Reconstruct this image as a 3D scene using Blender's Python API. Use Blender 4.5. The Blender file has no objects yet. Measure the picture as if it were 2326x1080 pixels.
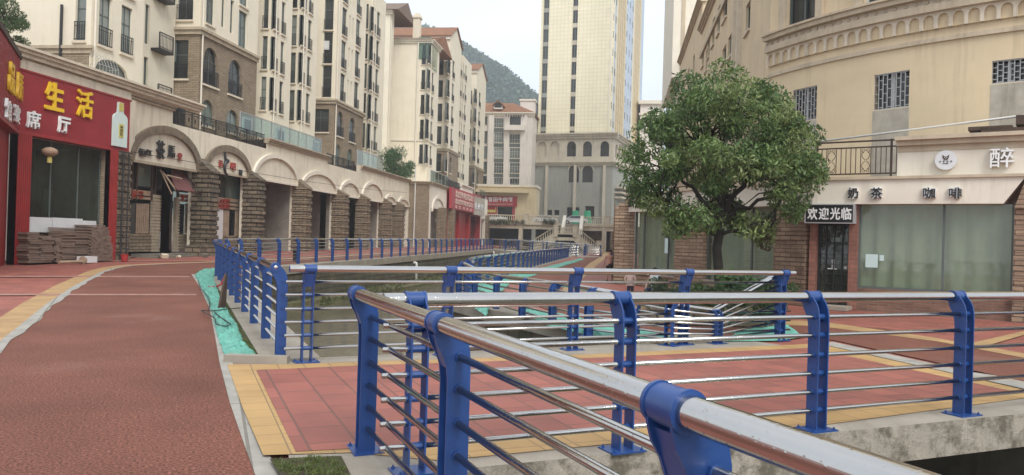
import bpy, bmesh, math, random
import numpy as np
from mathutils import Vector, Matrix, Euler
random.seed(7); rng=np.random.default_rng(7)
scene=bpy.context.scene; C=scene.collection
rad=math.radians

# ---------------------------------------------------------------- camera, world, sun, exposure
FPX=1757.; IW,IH=2326.,1080.; EYE=1.58
YAW,ROLL,PITCH=rad(7.84),rad(1.7),rad(0.163)
_F0=Vector((-math.sin(YAW),math.cos(YAW),0)); _R0=Vector((math.cos(YAW),math.sin(YAW),0)); _U0=Vector((0,0,1))
CF=_F0*math.cos(PITCH)+_U0*math.sin(PITCH); _U1=_U0*math.cos(PITCH)-_F0*math.sin(PITCH)
CR=_R0*math.cos(ROLL)+_U1*math.sin(ROLL); CU=_U1*math.cos(ROLL)-_R0*math.sin(ROLL)
cam=bpy.data.cameras.new('camera'); camo=bpy.data.objects.new('camera',cam); C.objects.link(camo)
cam.sensor_width=36; cam.lens=36*FPX/IW; cam.clip_start=.05; cam.clip_end=3000
mw=Matrix.Identity(4)
for i in range(3):
    mw[i][0]=CR[i]; mw[i][1]=CU[i]; mw[i][2]=-CF[i]
mw[2][3]=EYE
camo.matrix_world=mw
scene.camera=camo

world=bpy.data.worlds.new('World'); scene.world=world; world.use_nodes=True
wn=world.node_tree.nodes; wl=world.node_tree.links
bg=wn['Background']; bg.inputs['Strength'].default_value=.12
sky=wn.new('ShaderNodeTexSky'); sky.sky_type='NISHITA'; sky.sun_disc=False
SUN_EL,SUN_ROT=rad(46),rad(150)
sky.sun_elevation=SUN_EL; sky.sun_rotation=SUN_ROT; sky.air_density=1.2; sky.dust_density=4
mx=wn.new('ShaderNodeMix'); mx.data_type='RGBA'; mx.inputs[0].default_value=.9
tcw=wn.new('ShaderNodeTexCoord'); mpw=wn.new('ShaderNodeMapping'); mpw.inputs['Scale'].default_value=(1.6,1.6,4)
nzw=wn.new('ShaderNodeTexNoise'); nzw.inputs['Scale'].default_value=1.3; nzw.inputs['Detail'].default_value=6
rpw=wn.new('ShaderNodeValToRGB'); rpw.color_ramp.elements[0].position=.3; rpw.color_ramp.elements[1].position=.72
rpw.color_ramp.elements[0].color=(.515,.56,.635,1); rpw.color_ramp.elements[1].color=(.665,.69,.725,1)
scw=wn.new('ShaderNodeVectorMath'); scw.operation='SCALE'; scw.inputs['Scale'].default_value=9.0
wl.new(tcw.outputs['Generated'],mpw.inputs[0]); wl.new(mpw.outputs[0],nzw.inputs['Vector']); wl.new(nzw.outputs['Fac'],rpw.inputs[0])
wl.new(rpw.outputs[0],scw.inputs[0])
wl.new(sky.outputs[0],mx.inputs[6]); wl.new(scw.outputs[0],mx.inputs[7]); wl.new(mx.outputs[2],bg.inputs['Color'])
sl=bpy.data.lights.new('sun','SUN'); sl.energy=1.5; sl.angle=rad(24); sl.color=(1,.98,.94)
so=bpy.data.objects.new('sun',sl); C.objects.link(so)
# sky sun_rotation is measured from +Y towards +X
sd=Vector((math.sin(SUN_ROT)*math.cos(SUN_EL),math.cos(SUN_ROT)*math.cos(SUN_EL),math.sin(SUN_EL)))
so.rotation_euler=sd.to_track_quat('Z','Y').to_euler(); so.location=(0,0,60)
vs=scene.view_settings; vs.view_transform='Standard'; vs.look='None'; vs.gamma=1; vs.use_curve_mapping=False; vs.exposure=0.92
scene.cycles.use_denoising=True; scene.cycles.max_bounces=8; scene.cycles.transparent_max_bounces=12
scene.cycles.sample_clamp_indirect=6

# ---------------------------------------------------------------- picture -> place helpers
def ray(px,py):
    return CF+CR*((px-IW/2)/FPX)+CU*((IH/2-py)/FPX)
def G(px,py,z=0.):
    d=ray(px,py); t=(z-EYE)/d.z; return Vector((d.x*t,d.y*t,z))
def zl(y): return .005*(y-9)
def GL(px,py):                     # on the gently rising left bank
    d=ray(px,py); t=(zl(0)-EYE)/(d.z-.005*d.y); return Vector((d.x*t,d.y*t,EYE+d.z*t))
def atY(px,py,Y):
    d=ray(px,py); t=Y/d.y; return Vector((d.x*t,Y,EYE+d.z*t))
def atX(px,py,X):
    d=ray(px,py); t=X/d.x; return Vector((X,d.y*t,EYE+d.z*t))

# ---------------------------------------------------------------- faces (u along, n outward, z up)
class Face:
    curved=False
    def __init__(s,o,a): s.o=Vector((o[0],o[1])); s.a=a; s.u=Vector((math.cos(a),math.sin(a))); s.nn=Vector((math.sin(a),-math.cos(a)))
    def P(s,u,n,z):
        p=s.o+s.u*u+s.nn*n; return (p.x,p.y,z)
    def ang(s,u): return s.a
    def px(s,px,py):
        d=ray(px,py); t=s.o.dot(s.nn)/(d.x*s.nn.x+d.y*s.nn.y)
        q=Vector((d.x*t,d.y*t))-s.o; return (q.dot(s.u),EYE+d.z*t)
    def rect(s,x0,x1,y0,y1):       # pixel box -> u0,u1,z0,z1
        ym=(y0+y1)/2; xm=(x0+x1)/2
        return s.px(x0,ym)[0],s.px(x1,ym)[0],s.px(xm,y1)[1],s.px(xm,y0)[1]
class Cyl(Face):
    curved=True
    def __init__(s,c,r,th0): s.c=Vector(c); s.r=r; s.th0=th0
    def P(s,u,n,z):
        t=s.th0+u/s.r; return (s.c.x+(s.r+n)*math.cos(t),s.c.y+(s.r+n)*math.sin(t),z)
    def ang(s,u): return s.th0+u/s.r+math.pi/2
    def px(s,px,py):
        d=ray(px,py); dx,dy=d.x,d.y
        A=dx*dx+dy*dy; B=-2*(dx*s.c.x+dy*s.c.y); D=s.c.x**2+s.c.y**2-s.r**2
        q=B*B-4*A*D; t=(-B-math.sqrt(max(q,0)))/(2*A)
        th=math.atan2(dy*t-s.c.y,dx*t-s.c.x)
        while th<s.th0-1.2: th+=2*math.pi
        return ((th-s.th0)*s.r,EYE+d.z*t)
def circle3(p,q,r):
    ax,ay=p;bx,by=q;cx,cy=r
    d=2*(ax*(by-cy)+bx*(cy-ay)+cx*(ay-by))
    ux=((ax*ax+ay*ay)*(by-cy)+(bx*bx+by*by)*(cy-ay)+(cx*cx+cy*cy)*(ay-by))/d
    uy=((ax*ax+ay*ay)*(cx-bx)+(bx*bx+by*by)*(ax-cx)+(cx*cx+cy*cy)*(bx-ax))/d
    return (ux,uy),math.hypot(ax-ux,ay-uy)

# ---------------------------------------------------------------- mesh builder
def mesh_from(name,v,f,mats,uvrot=0,smooth=False,cols=None):
    me=bpy.data.meshes.new(name); me.from_pydata(v,[],f)
    for m in (mats if isinstance(mats,(list,tuple)) else [mats]): me.materials.append(m)
    co=np.array(v,dtype=np.float64).reshape(-1,3)
    n=len(me.loops)
    vi=np.zeros(n,dtype=np.int32); me.loops.foreach_get('vertex_index',vi)
    nr=np.zeros(len(me.polygons)*3); me.polygons.foreach_get('normal',nr); nr=nr.reshape(-1,3)
    tot=np.zeros(len(me.polygons),dtype=np.int32); me.polygons.foreach_get('loop_total',tot)
    ln=np.repeat(nr,tot,axis=0); p=co[vi]
    flat=np.abs(ln[:,2])>.75
    h=np.hypot(ln[:,0],ln[:,1]); h[h<1e-6]=1
    tx,ty=-ln[:,1]/h,ln[:,0]/h
    c,s=math.cos(uvrot),math.sin(uvrot)
    uu=np.where(flat,p[:,0]*c+p[:,1]*s,p[:,0]*tx+p[:,1]*ty); vv=np.where(flat,-p[:,0]*s+p[:,1]*c,p[:,2])
    uv=me.uv_layers.new(name='UVMap'); uv.data.foreach_set('uv',np.stack([uu,vv],1).ravel())
    if cols is not None:
        at=me.color_attributes.new('tone','FLOAT_COLOR','POINT'); at.data.foreach_set('color',np.asarray(cols,dtype=np.float32).ravel())
    if smooth: me.polygons.foreach_set('use_smooth',np.ones(len(me.polygons),dtype=bool))
    me.update(); return me
class MB:
    def __init__(s): s.v=[]; s.f=[]
    def add(s,v,f):
        b=len(s.v); s.v+= [tuple(x) for x in v]; s.f+=[tuple(b+i for i in q) for q in f]
    def quad(s,a,b,c,d): s.add([a,b,c,d],[(0,1,2,3)])
    def hexa(s,p): s.add(p,[(0,3,2,1),(4,5,6,7),(0,1,5,4),(1,2,6,5),(2,3,7,6),(3,0,4,7)])
    def box(s,x0,x1,y0,y1,z0,z1): s.hexa([(x0,y0,z0),(x1,y0,z0),(x1,y1,z0),(x0,y1,z0),(x0,y0,z1),(x1,y0,z1),(x1,y1,z1),(x0,y1,z1)])
    def obox(s,c,sx,sy,sz,rot=(0,0,0)):
        m=Euler(rot).to_matrix(); c=Vector(c)
        s.hexa([c+m@Vector((x*sx/2,y*sy/2,z*sz/2)) for z in(-1,1) for x,y in((-1,-1),(1,-1),(1,1),(-1,1))])
    def fbox(s,F,u0,u1,n0,n1,z0,z1):
        k=max(1,int(math.ceil((u1-u0)/.5))) if F.curved else 1
        us=[u0+(u1-u0)*i/k for i in range(k+1)]
        v=[];f=[]
        for u in us: v+=[F.P(u,n1,z0),F.P(u,n0,z0),F.P(u,n0,z1),F.P(u,n1,z1)]
        for i in range(k):
            a=4*i;b=a+4
            for j in range(4): f.append((a+j,a+(j+1)%4,b+(j+1)%4,b+j))
        f.append((0,3,2,1)); e=4*k; f.append((e,e+1,e+2,e+3)); s.add(v,f)
    def prism(s,pts,vec):
        n=len(pts); vec=Vector(vec); v=[Vector(p) for p in pts]+[Vector(p)+vec for p in pts]
        s.add(v,[tuple(range(n))[::-1],tuple(range(n,2*n))]+[(i,(i+1)%n,n+(i+1)%n,n+i) for i in range(n)])
    def tube(s,pts,r,seg=8,cap=True):
        pts=[Vector(p) for p in pts]; n=len(pts); rr=r if isinstance(r,(list,tuple)) else [r]*n
        rings=[];up=None
        for i,p in enumerate(pts):
            d=(pts[min(i+1,n-1)]-pts[max(i-1,0)]).normalized()
            if up is None: up=Vector((0,0,1)) if abs(d.z)<.9 else Vector((1,0,0))
            x=d.cross(up).normalized(); y=x.cross(d).normalized(); up=y
            rings.append([p+x*(math.cos(2*math.pi*k/seg)*rr[i])+y*(math.sin(2*math.pi*k/seg)*rr[i]) for k in range(seg)])
        v=[q for g in rings for q in g]; f=[]
        for i in range(n-1):
            for k in range(seg):
                k2=(k+1)%seg; f.append((i*seg+k,(i+1)*seg+k,(i+1)*seg+k2,i*seg+k2))
        if cap: f.append(tuple(range(seg))); f.append(tuple(range((n-1)*seg,n*seg))[::-1])
        s.add(v,f)
    def lathe(s,prof,c=(0,0,0),seg=12):
        v=[];f=[];n=len(prof)
        for k in range(seg):
            a=2*math.pi*k/seg
            for r,z in prof: v.append((c[0]+r*math.cos(a),c[1]+r*math.sin(a),c[2]+z))
        for k in range(seg):
            k2=(k+1)%seg
            for i in range(n-1): f.append((k*n+i,k2*n+i,k2*n+i+1,k*n+i+1))
        f.append(tuple(k*n for k in range(seg))[::-1]); f.append(tuple(k*n+n-1 for k in range(seg))); s.add(v,f)
    def build(s,name,mat,parent=None,smooth=False,uvrot=0,cols=None):
        co=np.array(s.v)
        if parent is not None: L=root_loc(parent)
        else: L=Vector(((co[:,0].min()+co[:,0].max())/2,(co[:,1].min()+co[:,1].max())/2,co[:,2].min()))
        me=mesh_from(name,[(x[0]-L.x,x[1]-L.y,x[2]-L.z) for x in s.v],s.f,mat,uvrot,smooth,cols)
        o=bpy.data.objects.new(name,me); C.objects.link(o)
        if parent is not None: o.parent=parent; o.location=(0,0,0)
        else: o.location=L
        return o
    def local(s,name,mat,smooth=False): return mesh_from(name,s.v,s.f,mat,0,smooth)
def root_loc(o):
    L=Vector(o.location)
    while o.parent: o=o.parent; L+=Vector(o.location)
    return L
def inst(me,name,parent,loc=None,rz=0,rot=None,scale=None):
    o=bpy.data.objects.new(name,me); C.objects.link(o); o.parent=parent
    if loc is not None: o.location=Vector(loc)-(root_loc(parent) if parent else Vector())
    o.rotation_euler=rot if rot else (0,0,rz)
    if scale: o.scale=scale
    return o
def tag(o,label,cat,group=None,kind=None):
    o['label']=label; o['category']=cat
    if group: o['group']=group
    if kind: o['kind']=kind
    return o
def thing(name,label,cat,loc,group=None,rz=0):
    o=bpy.data.objects.new(name,None); C.objects.link(o); o.location=loc; o.rotation_euler=(0,0,rz); o.empty_display_size=.2
    return tag(o,label,cat,group)
def struct(o): o['kind']='structure'; return o

# ---------------------------------------------------------------- materials
def S(r,g,b):
    f=lambda c:((c/255+.055)/1.055)**2.4 if c>10 else c/255/12.92
    return (f(r),f(g),f(b))
def mat(name,col,rough=.8,metal=0,var=.18,scale=2.,bump=.15,bscale=None,streak=0.,brick=None,spec=None,speck=0.,col2=None,objvar=0.,patch=0.,patchcol=(.05,.045,.035),coat=0.,speckscale=70.,patchscale=.45,patchlo=.56):
    m=bpy.data.materials.new(name); m.use_nodes=True; nt=m.node_tree; N=nt.nodes; L=nt.links
    P=N['Principled BSDF']; P.inputs['Roughness'].default_value=rough; P.inputs['Metallic'].default_value=metal
    if spec is not None: P.inputs['Specular IOR Level'].default_value=spec
    if coat: P.inputs['Coat Weight'].default_value=coat
    tc=N.new('ShaderNodeTexCoord'); uv=tc.outputs['UV']
    def noise(sc,detail=5,vec=None,rgh=.6):
        n=N.new('ShaderNodeTexNoise'); n.inputs['Scale'].default_value=sc; n.inputs['Detail'].default_value=detail; n.inputs['Roughness'].default_value=rgh
        L.new(vec or uv,n.inputs['Vector']); return n.outputs['Fac']
    def ramp(fac,a,b):
        r=N.new('ShaderNodeMapRange'); r.inputs[1].default_value=a; r.inputs[2].default_value=b; L.new(fac,r.inputs[0]); return r.outputs[0]
    def mixc(fac,a,b,mode='MIX'):
        x=N.new('ShaderNodeMix'); x.data_type='RGBA'; x.blend_type=mode
        for sock,val in ((x.inputs[0],fac),(x.inputs[6],a),(x.inputs[7],b)):
            if isinstance(val,(int,float)): sock.default_value=val
            elif isinstance(val,tuple): sock.default_value=(*val[:3],1)
            else: L.new(val,sock)
        return x.outputs[2]
    dk=lambda c,k:tuple(v*k for v in c[:3])
    bh=None
    if brick:
        b=N.new('ShaderNodeTexBrick'); L.new(uv,b.inputs['Vector'])
        b.inputs['Scale'].default_value=1; b.inputs['Brick Width'].default_value=brick['w']; b.inputs['Row Height'].default_value=brick['h']
        b.inputs['Mortar Size'].default_value=brick.get('m',.012); b.inputs['Mortar Smooth'].default_value=.2; b.offset=brick.get('off',.5)
        b.inputs['Color1'].default_value=(*col,1); b.inputs['Color2'].default_value=(*(col2 or dk(col,.72)),1); b.inputs['Mortar'].default_value=(*brick.get('mc',dk(col,.45)),1)
        base=b.outputs['Color']; bh=b.outputs['Fac']
    else: base=col
    nz=noise(scale)
    c=mixc(ramp(nz,.3,.7),dk((1,1,1),1-var),dk((1,1,1),1+var*.6))
    base=mixc(1.,base,c,'MULTIPLY')
    if col2 and not brick: base=mixc(ramp(noise(scale*.7,4),.42,.6),base,col2)
    if speck:
        base=mixc(ramp(noise(speckscale,3),.40,.60),mixc(1.,base,dk((1,1,1),1-speck),'MULTIPLY'),base)
        base=mixc(ramp(noise(speckscale*.7,2),.62,.70),base,mixc(1.,base,dk((1,1,1),1+speck*1.3),'MULTIPLY'))
    if streak:
        mp=N.new('ShaderNodeMapping'); mp.inputs['Scale'].default_value=(1.6,.12,1); L.new(uv,mp.inputs[0])
        s=ramp(noise(1.5,7,mp.outputs[0],.7),.53,.76)
        mm=N.new('ShaderNodeMath'); mm.operation='MULTIPLY'; L.new(s,mm.inputs[0]); mm.inputs[1].default_value=streak
        base=mixc(mm.outputs[0],base,mixc(1.,base,(.42,.39,.34),'MULTIPLY'))
    if patch:
        s=ramp(noise(patchscale,8,None,.72),patchlo,patchlo+.12); mm=N.new('ShaderNodeMath'); mm.operation='MULTIPLY'; L.new(s,mm.inputs[0]); mm.inputs[1].default_value=patch
        base=mixc(mm.outputs[0],base,patchcol)
    if objvar:
        oi=N.new('ShaderNodeObjectInfo'); r=ramp(oi.outputs['Random'],0,1)
        base=mixc(r,mixc(1.,base,dk((1,1,1),1-objvar),'MULTIPLY'),mixc(1.,base,dk((1,1,1),1+objvar),'MULTIPLY'))
    L.new(base,P.inputs['Base Color'])
    if bump:
        bp=N.new('ShaderNodeBump'); bp.inputs['Strength'].default_value=min(1,bump); bp.inputs['Distance'].default_value=.02
        L.new(noise(bscale or scale*8,6),bp.inputs['Height'])
        if bh is not None:
            b2=N.new('ShaderNodeBump'); b2.invert=True; b2.inputs['Strength'].default_value=.7; b2.inputs['Distance'].default_value=brick.get('d',.03)
            L.new(bh,b2.inputs['Height']); L.new(bp.outputs[0],b2.inputs['Normal']); bp=b2
        L.new(bp.outputs[0],P.inputs['Normal'])
    rr=N.new('ShaderNodeMapRange'); rr.inputs[3].default_value=max(.03,rough-.08); rr.inputs[4].default_value=min(1,rough+.08); L.new(nz,rr.inputs[0]); L.new(rr.outputs[0],P.inputs['Roughness'])
    return m
M={}
M['cream']=mat('cream_plaster',(.74,.67,.53),.85,var=.06,scale=.6,streak=.3,bump=.06,patch=.06,patchcol=(.42,.37,.28))
M['cream2']=mat('pale_plaster',(.73,.67,.56),.85,var=.09,scale=.5,streak=.45,bump=.1,patch=.2,patchcol=(.40,.34,.25))
M['creamold']=mat('stained_plaster',(.71,.64,.51),.88,var=.12,scale=.9,streak=.75,bump=.12,patch=.3,patchcol=(.40,.35,.27))
M['tan']=mat('tan_plaster',(.66,.53,.345),.85,var=.10,scale=.7,streak=.4,bump=.1,patch=.25,patchcol=(.54,.42,.29))
M['tanpatch']=mat('grey_render_patch',(.42,.38,.31),.9,var=.25,scale=2,streak=.9)
M['trim']=mat('stone_trim',(.44,.37,.27),.85,var=.2,scale=2,streak=.7)
M['trimlight']=mat('pale_moulding',(.64,.56,.44),.85,var=.15,scale=2,streak=.6)
M['tantrim']=mat('tan_moulding',(.52,.43,.31),.85,var=.16,scale=2,streak=.6)
M['brick']=mat('beige_split_brick',(.34,.265,.18),.9,brick=dict(w=.4,h=.11,m=.012,mc=(.13,.1,.07)),col2=(.26,.20,.135),var=.2,scale=1.2,bump=.3,streak=.3)
M['stone']=mat('rough_stone_block',(.31,.235,.155),.92,brick=dict(w=.6,h=.17,m=.02,mc=(.06,.045,.03),d=.05),col2=(.21,.155,.10),var=.3,scale=1.5,bump=.8,bscale=14,streak=.35,patch=.55,patchcol=(.14,.12,.09),patchlo=.5)
M['stoned']=mat('dark_stone_block',(.23,.18,.12),.92,brick=dict(w=.7,h=.26,m=.03,mc=(.035,.028,.02),d=.06),col2=(.13,.10,.068),var=.35,scale=1.5,bump=.9,bscale=12,streak=.5,patch=.7,patchcol=(.06,.055,.047),patchlo=.5)
M['stoner']=mat('ruddy_stone_block',(.38,.27,.18),.92,brick=dict(w=.42,h=.12,m=.012,mc=(.12,.085,.06),d=.05),col2=(.25,.165,.11),var=.22,scale=1.6,bump=.8,bscale=14)
M['tilered']=mat('red_brown_wall_tile',(.30,.125,.085),.6,brick=dict(w=.25,h=.12,m=.008,mc=(.16,.09,.07)),col2=(.23,.10,.07),var=.2)
M['oldbrick']=mat('weathered_red_brick',(.25,.125,.085),.9,brick=dict(w=.24,h=.07,m=.01,mc=(.2,.16,.12)),col2=(.17,.085,.06),var=.3,scale=2,patch=.4,patchcol=(.07,.07,.045))
M['archstone']=mat('arch_band_stone',(.21,.165,.115),.9,var=.35,scale=3,bump=.4,streak=.5)
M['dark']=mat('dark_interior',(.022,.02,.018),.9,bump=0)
M['room']=mat('bare_room_wall',(.24,.21,.175),.9,var=.4,scale=.8,patch=.5,patchcol=(.07,.055,.04))
M['iron']=mat('black_iron',(.018,.018,.02),.55,bump=0)
M['rustiron']=mat('brown_iron',(.05,.028,.02),.65,bump=0)
M['whitemetal']=mat('white_metal',(.62,.62,.6),.5,bump=0)
M['greymetal']=mat('grey_bars',(.36,.36,.36),.5,bump=0)
M['frame']=mat('window_frame',(.10,.12,.11),.5,bump=0)
M['wframe']=mat('white_window_frame',(.62,.63,.62),.5,bump=0)
M['roof']=mat('terracotta_roof',(.34,.155,.075),.85,brick=dict(w=.3,h=.35,m=.03,mc=(.18,.08,.04)),var=.25,scale=.8)
M['asphalt']=mat('red_brown_asphalt',(.255,.102,.070),.82,spec=.22,var=.28,scale=.55,speck=.62,speckscale=48.,bump=.3,bscale=70,patch=.55,patchcol=(.22,.125,.10))
M['redpave']=mat('red_paver',(.33,.105,.075),.62,brick=dict(w=.5,h=.36,m=.011,mc=(.17,.075,.055),d=.008),col2=(.25,.08,.058),var=.2,scale=1.2,bump=.15,bscale=60,patch=.2,patchcol=(.40,.18,.14))
M['yelpave']=mat('yellow_paver',(.47,.29,.115),.65,brick=dict(w=.3,h=.3,m=.006,mc=(.24,.16,.08),d=.008,off=0),col2=(.42,.26,.10),var=.16,scale=1.5,bump=.15,bscale=60)
M['yelline']=mat('yellow_edge_strip',(.43,.27,.12),.7,var=.25,scale=2,speck=.15)
M['paleline']=mat('pale_road_line',(.40,.20,.15),.8,var=.35,scale=3,speck=.3,speckscale=42.)
M['concrete']=mat('concrete',(.33,.29,.235),.85,var=.22,scale=1.3,bump=.25,streak=.5,patch=.35,patchcol=(.22,.19,.15),speck=.12)
M['slabedge']=mat('stained_slab_edge',(.36,.32,.26),.88,var=.25,scale=2.2,bump=.5,bscale=25,streak=1.,patch=.85,patchcol=(.085,.072,.05),speck=.2,patchscale=2.6,patchlo=.47)
M['concdark']=mat('damp_concrete',(.17,.155,.12),.85,var=.3,scale=1.2,bump=.35,streak=.9,patch=.5,patchcol=(.07,.07,.045))
M['kerb']=mat('grey_kerb',(.33,.31,.27),.85,brick=dict(w=1.,h=8,m=.012,mc=(.2,.18,.15),off=0),col2=(.33,.31,.27),var=.25,scale=3,bump=.2)
M['viaduct']=mat('weathered_cream_concrete',(.60,.53,.40),.88,var=.2,scale=.8,streak=.8,bump=.2,patch=.35,patchcol=(.16,.14,.10))
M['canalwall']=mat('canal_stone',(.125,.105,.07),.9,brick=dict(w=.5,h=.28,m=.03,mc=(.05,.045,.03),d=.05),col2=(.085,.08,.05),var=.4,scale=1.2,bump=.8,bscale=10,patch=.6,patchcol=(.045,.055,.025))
M['mud']=mat('grassy_mud',(.14,.115,.065),.95,var=.4,scale=1.5,bump=.6,col2=(.09,.105,.035))
M['teal']=mat('teal_mesh_cover',(.13,.38,.30),.75,var=.3,scale=4,bump=.9,bscale=9,patch=.55,patchcol=(.20,.25,.18),patchscale=1.8)
M['moss']=mat('mossy_soil',(.075,.075,.022),.95,var=.4,scale=4,bump=.8,col2=(.05,.035,.02))
M['redpaint']=mat('red_metal_cladding',(.30,.022,.022),.45,var=.2,scale=1.5,bump=.05,streak=.4)
M['redsign']=mat('red_sign_board',(.36,.03,.04),.5,var=.15,scale=1,bump=.05)
M['yellow']=mat('yellow_letter',(.80,.50,.02),.4,bump=0,var=.05)
M['white']=mat('white_letter',(.78,.78,.76),.5,bump=0,var=.06)
M['whiteboard']=mat('white_board',(.66,.66,.66),.5,bump=.03,var=.08)
M['black']=mat('black_board',(.015,.015,.016),.45,bump=0)
M['blacktxt']=mat('black_letter',(.02,.02,.022),.5,bump=0)
M['redtxt']=mat('red_letter',(.36,.05,.035),.5,bump=0)
M['blue']=mat('blue_paint',(.016,.060,.215),.36,patch=.3,patchcol=(.06,.10,.2),patchscale=4,var=.16,scale=5,bump=.06,bscale=60,spec=.5)
M['wood']=mat('dark_wood',(.07,.042,.028),.8,var=.3,scale=3,bump=.3)
M['stripewood']=mat('pale_lath',(.36,.26,.18),.8,var=.3,scale=3)
M['darkred']=mat('faded_red_awning',(.155,.055,.05),.8,var=.25,scale=2,streak=.5)
M['bottle']=mat('pale_bottle_print',(.58,.68,.64),.5,bump=0,var=.08)
M['gold']=mat('gold_label',(.55,.47,.12),.5,bump=0)
M['lantern']=mat('lantern_paper',(.36,.24,.16),.7,var=.3,scale=9)
M['paper']=mat('paper_notice',(.55,.68,.66),.7,bump=0,var=.06)
M['curtain']=mat('grey_green_curtain',(.44,.46,.36),.85,var=.1,scale=1,bump=.1)
M['bark']=mat('dark_bark',(.035,.03,.024),.9,var=.4,scale=6,bump=.8)
M['tower']=mat('cream_wall_tile',(.80,.73,.53),.5,brick=dict(w=.8,h=.8,m=.04,mc=(.62,.56,.40),off=0),col2=(.77,.70,.50),var=.05,scale=.3,bump=0)
M['towerblue']=mat('blue_grey_panel',(.42,.49,.58),.4,brick=dict(w=3,h=1.6,m=.05,mc=(.27,.35,.47),off=0),col2=(.40,.47,.56),var=.06,bump=0)
M['towertan']=mat('tan_panel',(.60,.47,.27),.5,brick=dict(w=3,h=1.6,m=.05,mc=(.4,.3,.18),off=0),col2=(.57,.45,.26),var=.06,bump=0)
M['podium']=mat('grey_cement_render',(.31,.308,.27),.85,var=.12,scale=.25,streak=.6,bump=.1,patch=.5,patchcol=(.33,.30,.25))
M['podiumtan']=mat('tan_cement_render',(.52,.465,.365),.85,var=.15,scale=.3,streak=.7)
M['beige']=mat('yellow_beige_wall',(.66,.54,.34),.85,var=.1,scale=.4,streak=.5)
M['pinkwall']=mat('pink_white_wall',(.70,.64,.57),.85,var=.08,scale=.4,streak=.5)
M['pvc']=mat('white_pvc',(.66,.65,.6),.4,bump=0,var=.1)
M['greennet']=mat('green_netting',(.06,.42,.22),.7,var=.2,scale=4)
M['carpaint']=mat('white_car_paint',(.6,.6,.6),.25,bump=0,var=.03,coat=.5)
M['carglass']=mat('car_glass',(.02,.025,.03),.08,bump=0)
M['rubber']=mat('tyre_rubber',(.02,.02,.02),.8,bump=0)
M['cable']=mat('black_cable',(.02,.03,.025),.6,bump=0)
M['redplastic']=mat('red_plastic',(.38,.03,.03),.45,bump=0)
M['slate']=mat('brown_paver_stack',(.20,.14,.105),.9,var=.3,scale=3,bump=.5,objvar=.15)
M['skin']=mat('skin',(.50,.27,.19),.6,bump=0,var=.06)
M['skinlight']=mat('skin_light',(.56,.36,.28),.6,bump=0,var=.06)
M['hair']=mat('black_hair',(.012,.010,.009),.6,bump=.4,bscale=80)
M['blackcloth']=mat('black_cloth',(.018,.018,.022),.85,bump=.2)
M['pinkcloth']=mat('pink_cloth',(.62,.44,.38),.85,bump=.2)
M['whitecloth']=mat('white_cloth',(.66,.66,.67),.85,bump=.2)
M['navycloth']=mat('navy_cloth',(.03,.035,.07),.85,bump=.2)
M['hillground']=mat('hill_undergrowth',(.03,.055,.03),.95,var=.4,scale=.05)
def metal_mat():
    m=mat('stainless_steel',(.50,.49,.47),.13,metal=1,var=.08,scale=1.5,bump=0)
    nt=m.node_tree; N=nt.nodes; L=nt.links; P=N['Principled BSDF']
    tc=N.new('ShaderNodeTexCoord'); v=N.new('ShaderNodeTexVoronoi'); v.inputs['Scale'].default_value=55; L.new(tc.outputs['Object'],v.inputs['Vector'])
    r=N.new('ShaderNodeMapRange'); r.inputs[1].default_value=.0; r.inputs[2].default_value=.28; r.inputs[3].default_value=1; r.inputs[4].default_value=0; L.new(v.outputs['Distance'],r.inputs[0])
    b=N.new('ShaderNodeBump'); b.inputs['Strength'].default_value=.35; b.inputs['Distance'].default_value=.002; L.new(r.outputs[0],b.inputs['Height']); L.new(b.outputs[0],P.inputs['Normal'])
    return m
M['steel']=metal_mat()
def glass_mat(name,tint,curt,mixv=.5,rough=.06):
    # building glass: dark room or pale curtain behind each pane, with the sky in it
    m=mat(name,tint,rough,bump=0,var=.25,scale=.8)
    nt=m.node_tree; N=nt.nodes; L=nt.links; P=N['Principled BSDF']
    oi=N.new('ShaderNodeObjectInfo'); r=N.new('ShaderNodeMapRange'); r.inputs[1].default_value=.05; r.inputs[2].default_value=.9; L.new(oi.outputs['Random'],r.inputs[0])
    src=P.inputs['Base Color'].links[0].from_socket
    x=N.new('ShaderNodeMix'); x.data_type='RGBA'; mm=N.new('ShaderNodeMath'); mm.operation='MULTIPLY'; mm.inputs[1].default_value=mixv; L.new(r.outputs[0],mm.inputs[0])
    L.new(mm.outputs[0],x.inputs[0]); L.new(src,x.inputs[6]); x.inputs[7].default_value=(*curt,1); L.new(x.outputs[2],P.inputs['Base Color'])
    P.inputs['Specular IOR Level'].default_value=.6
    nz=N.new('ShaderNodeTexNoise'); nz.inputs['Scale'].default_value=1.2
    tc=N.new('ShaderNodeTexCoord'); L.new(tc.outputs['Object'],nz.inputs['Vector'])
    b=N.new('ShaderNodeBump'); b.inputs['Strength'].default_value=.08; b.inputs['Distance'].default_value=.05; L.new(nz.outputs['Fac'],b.inputs['Height']); L.new(b.outputs[0],P.inputs['Normal'])
    return m
M['pane']=glass_mat('window_glass',(.022,.028,.027),(.30,.33,.30),.75)
M['panedark']=glass_mat('dark_window_glass',(.014,.016,.017),(.07,.08,.08),.6)
M['panegreen']=glass_mat('green_screen_glass',(.10,.135,.115),(.22,.25,.22),.6)
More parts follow.
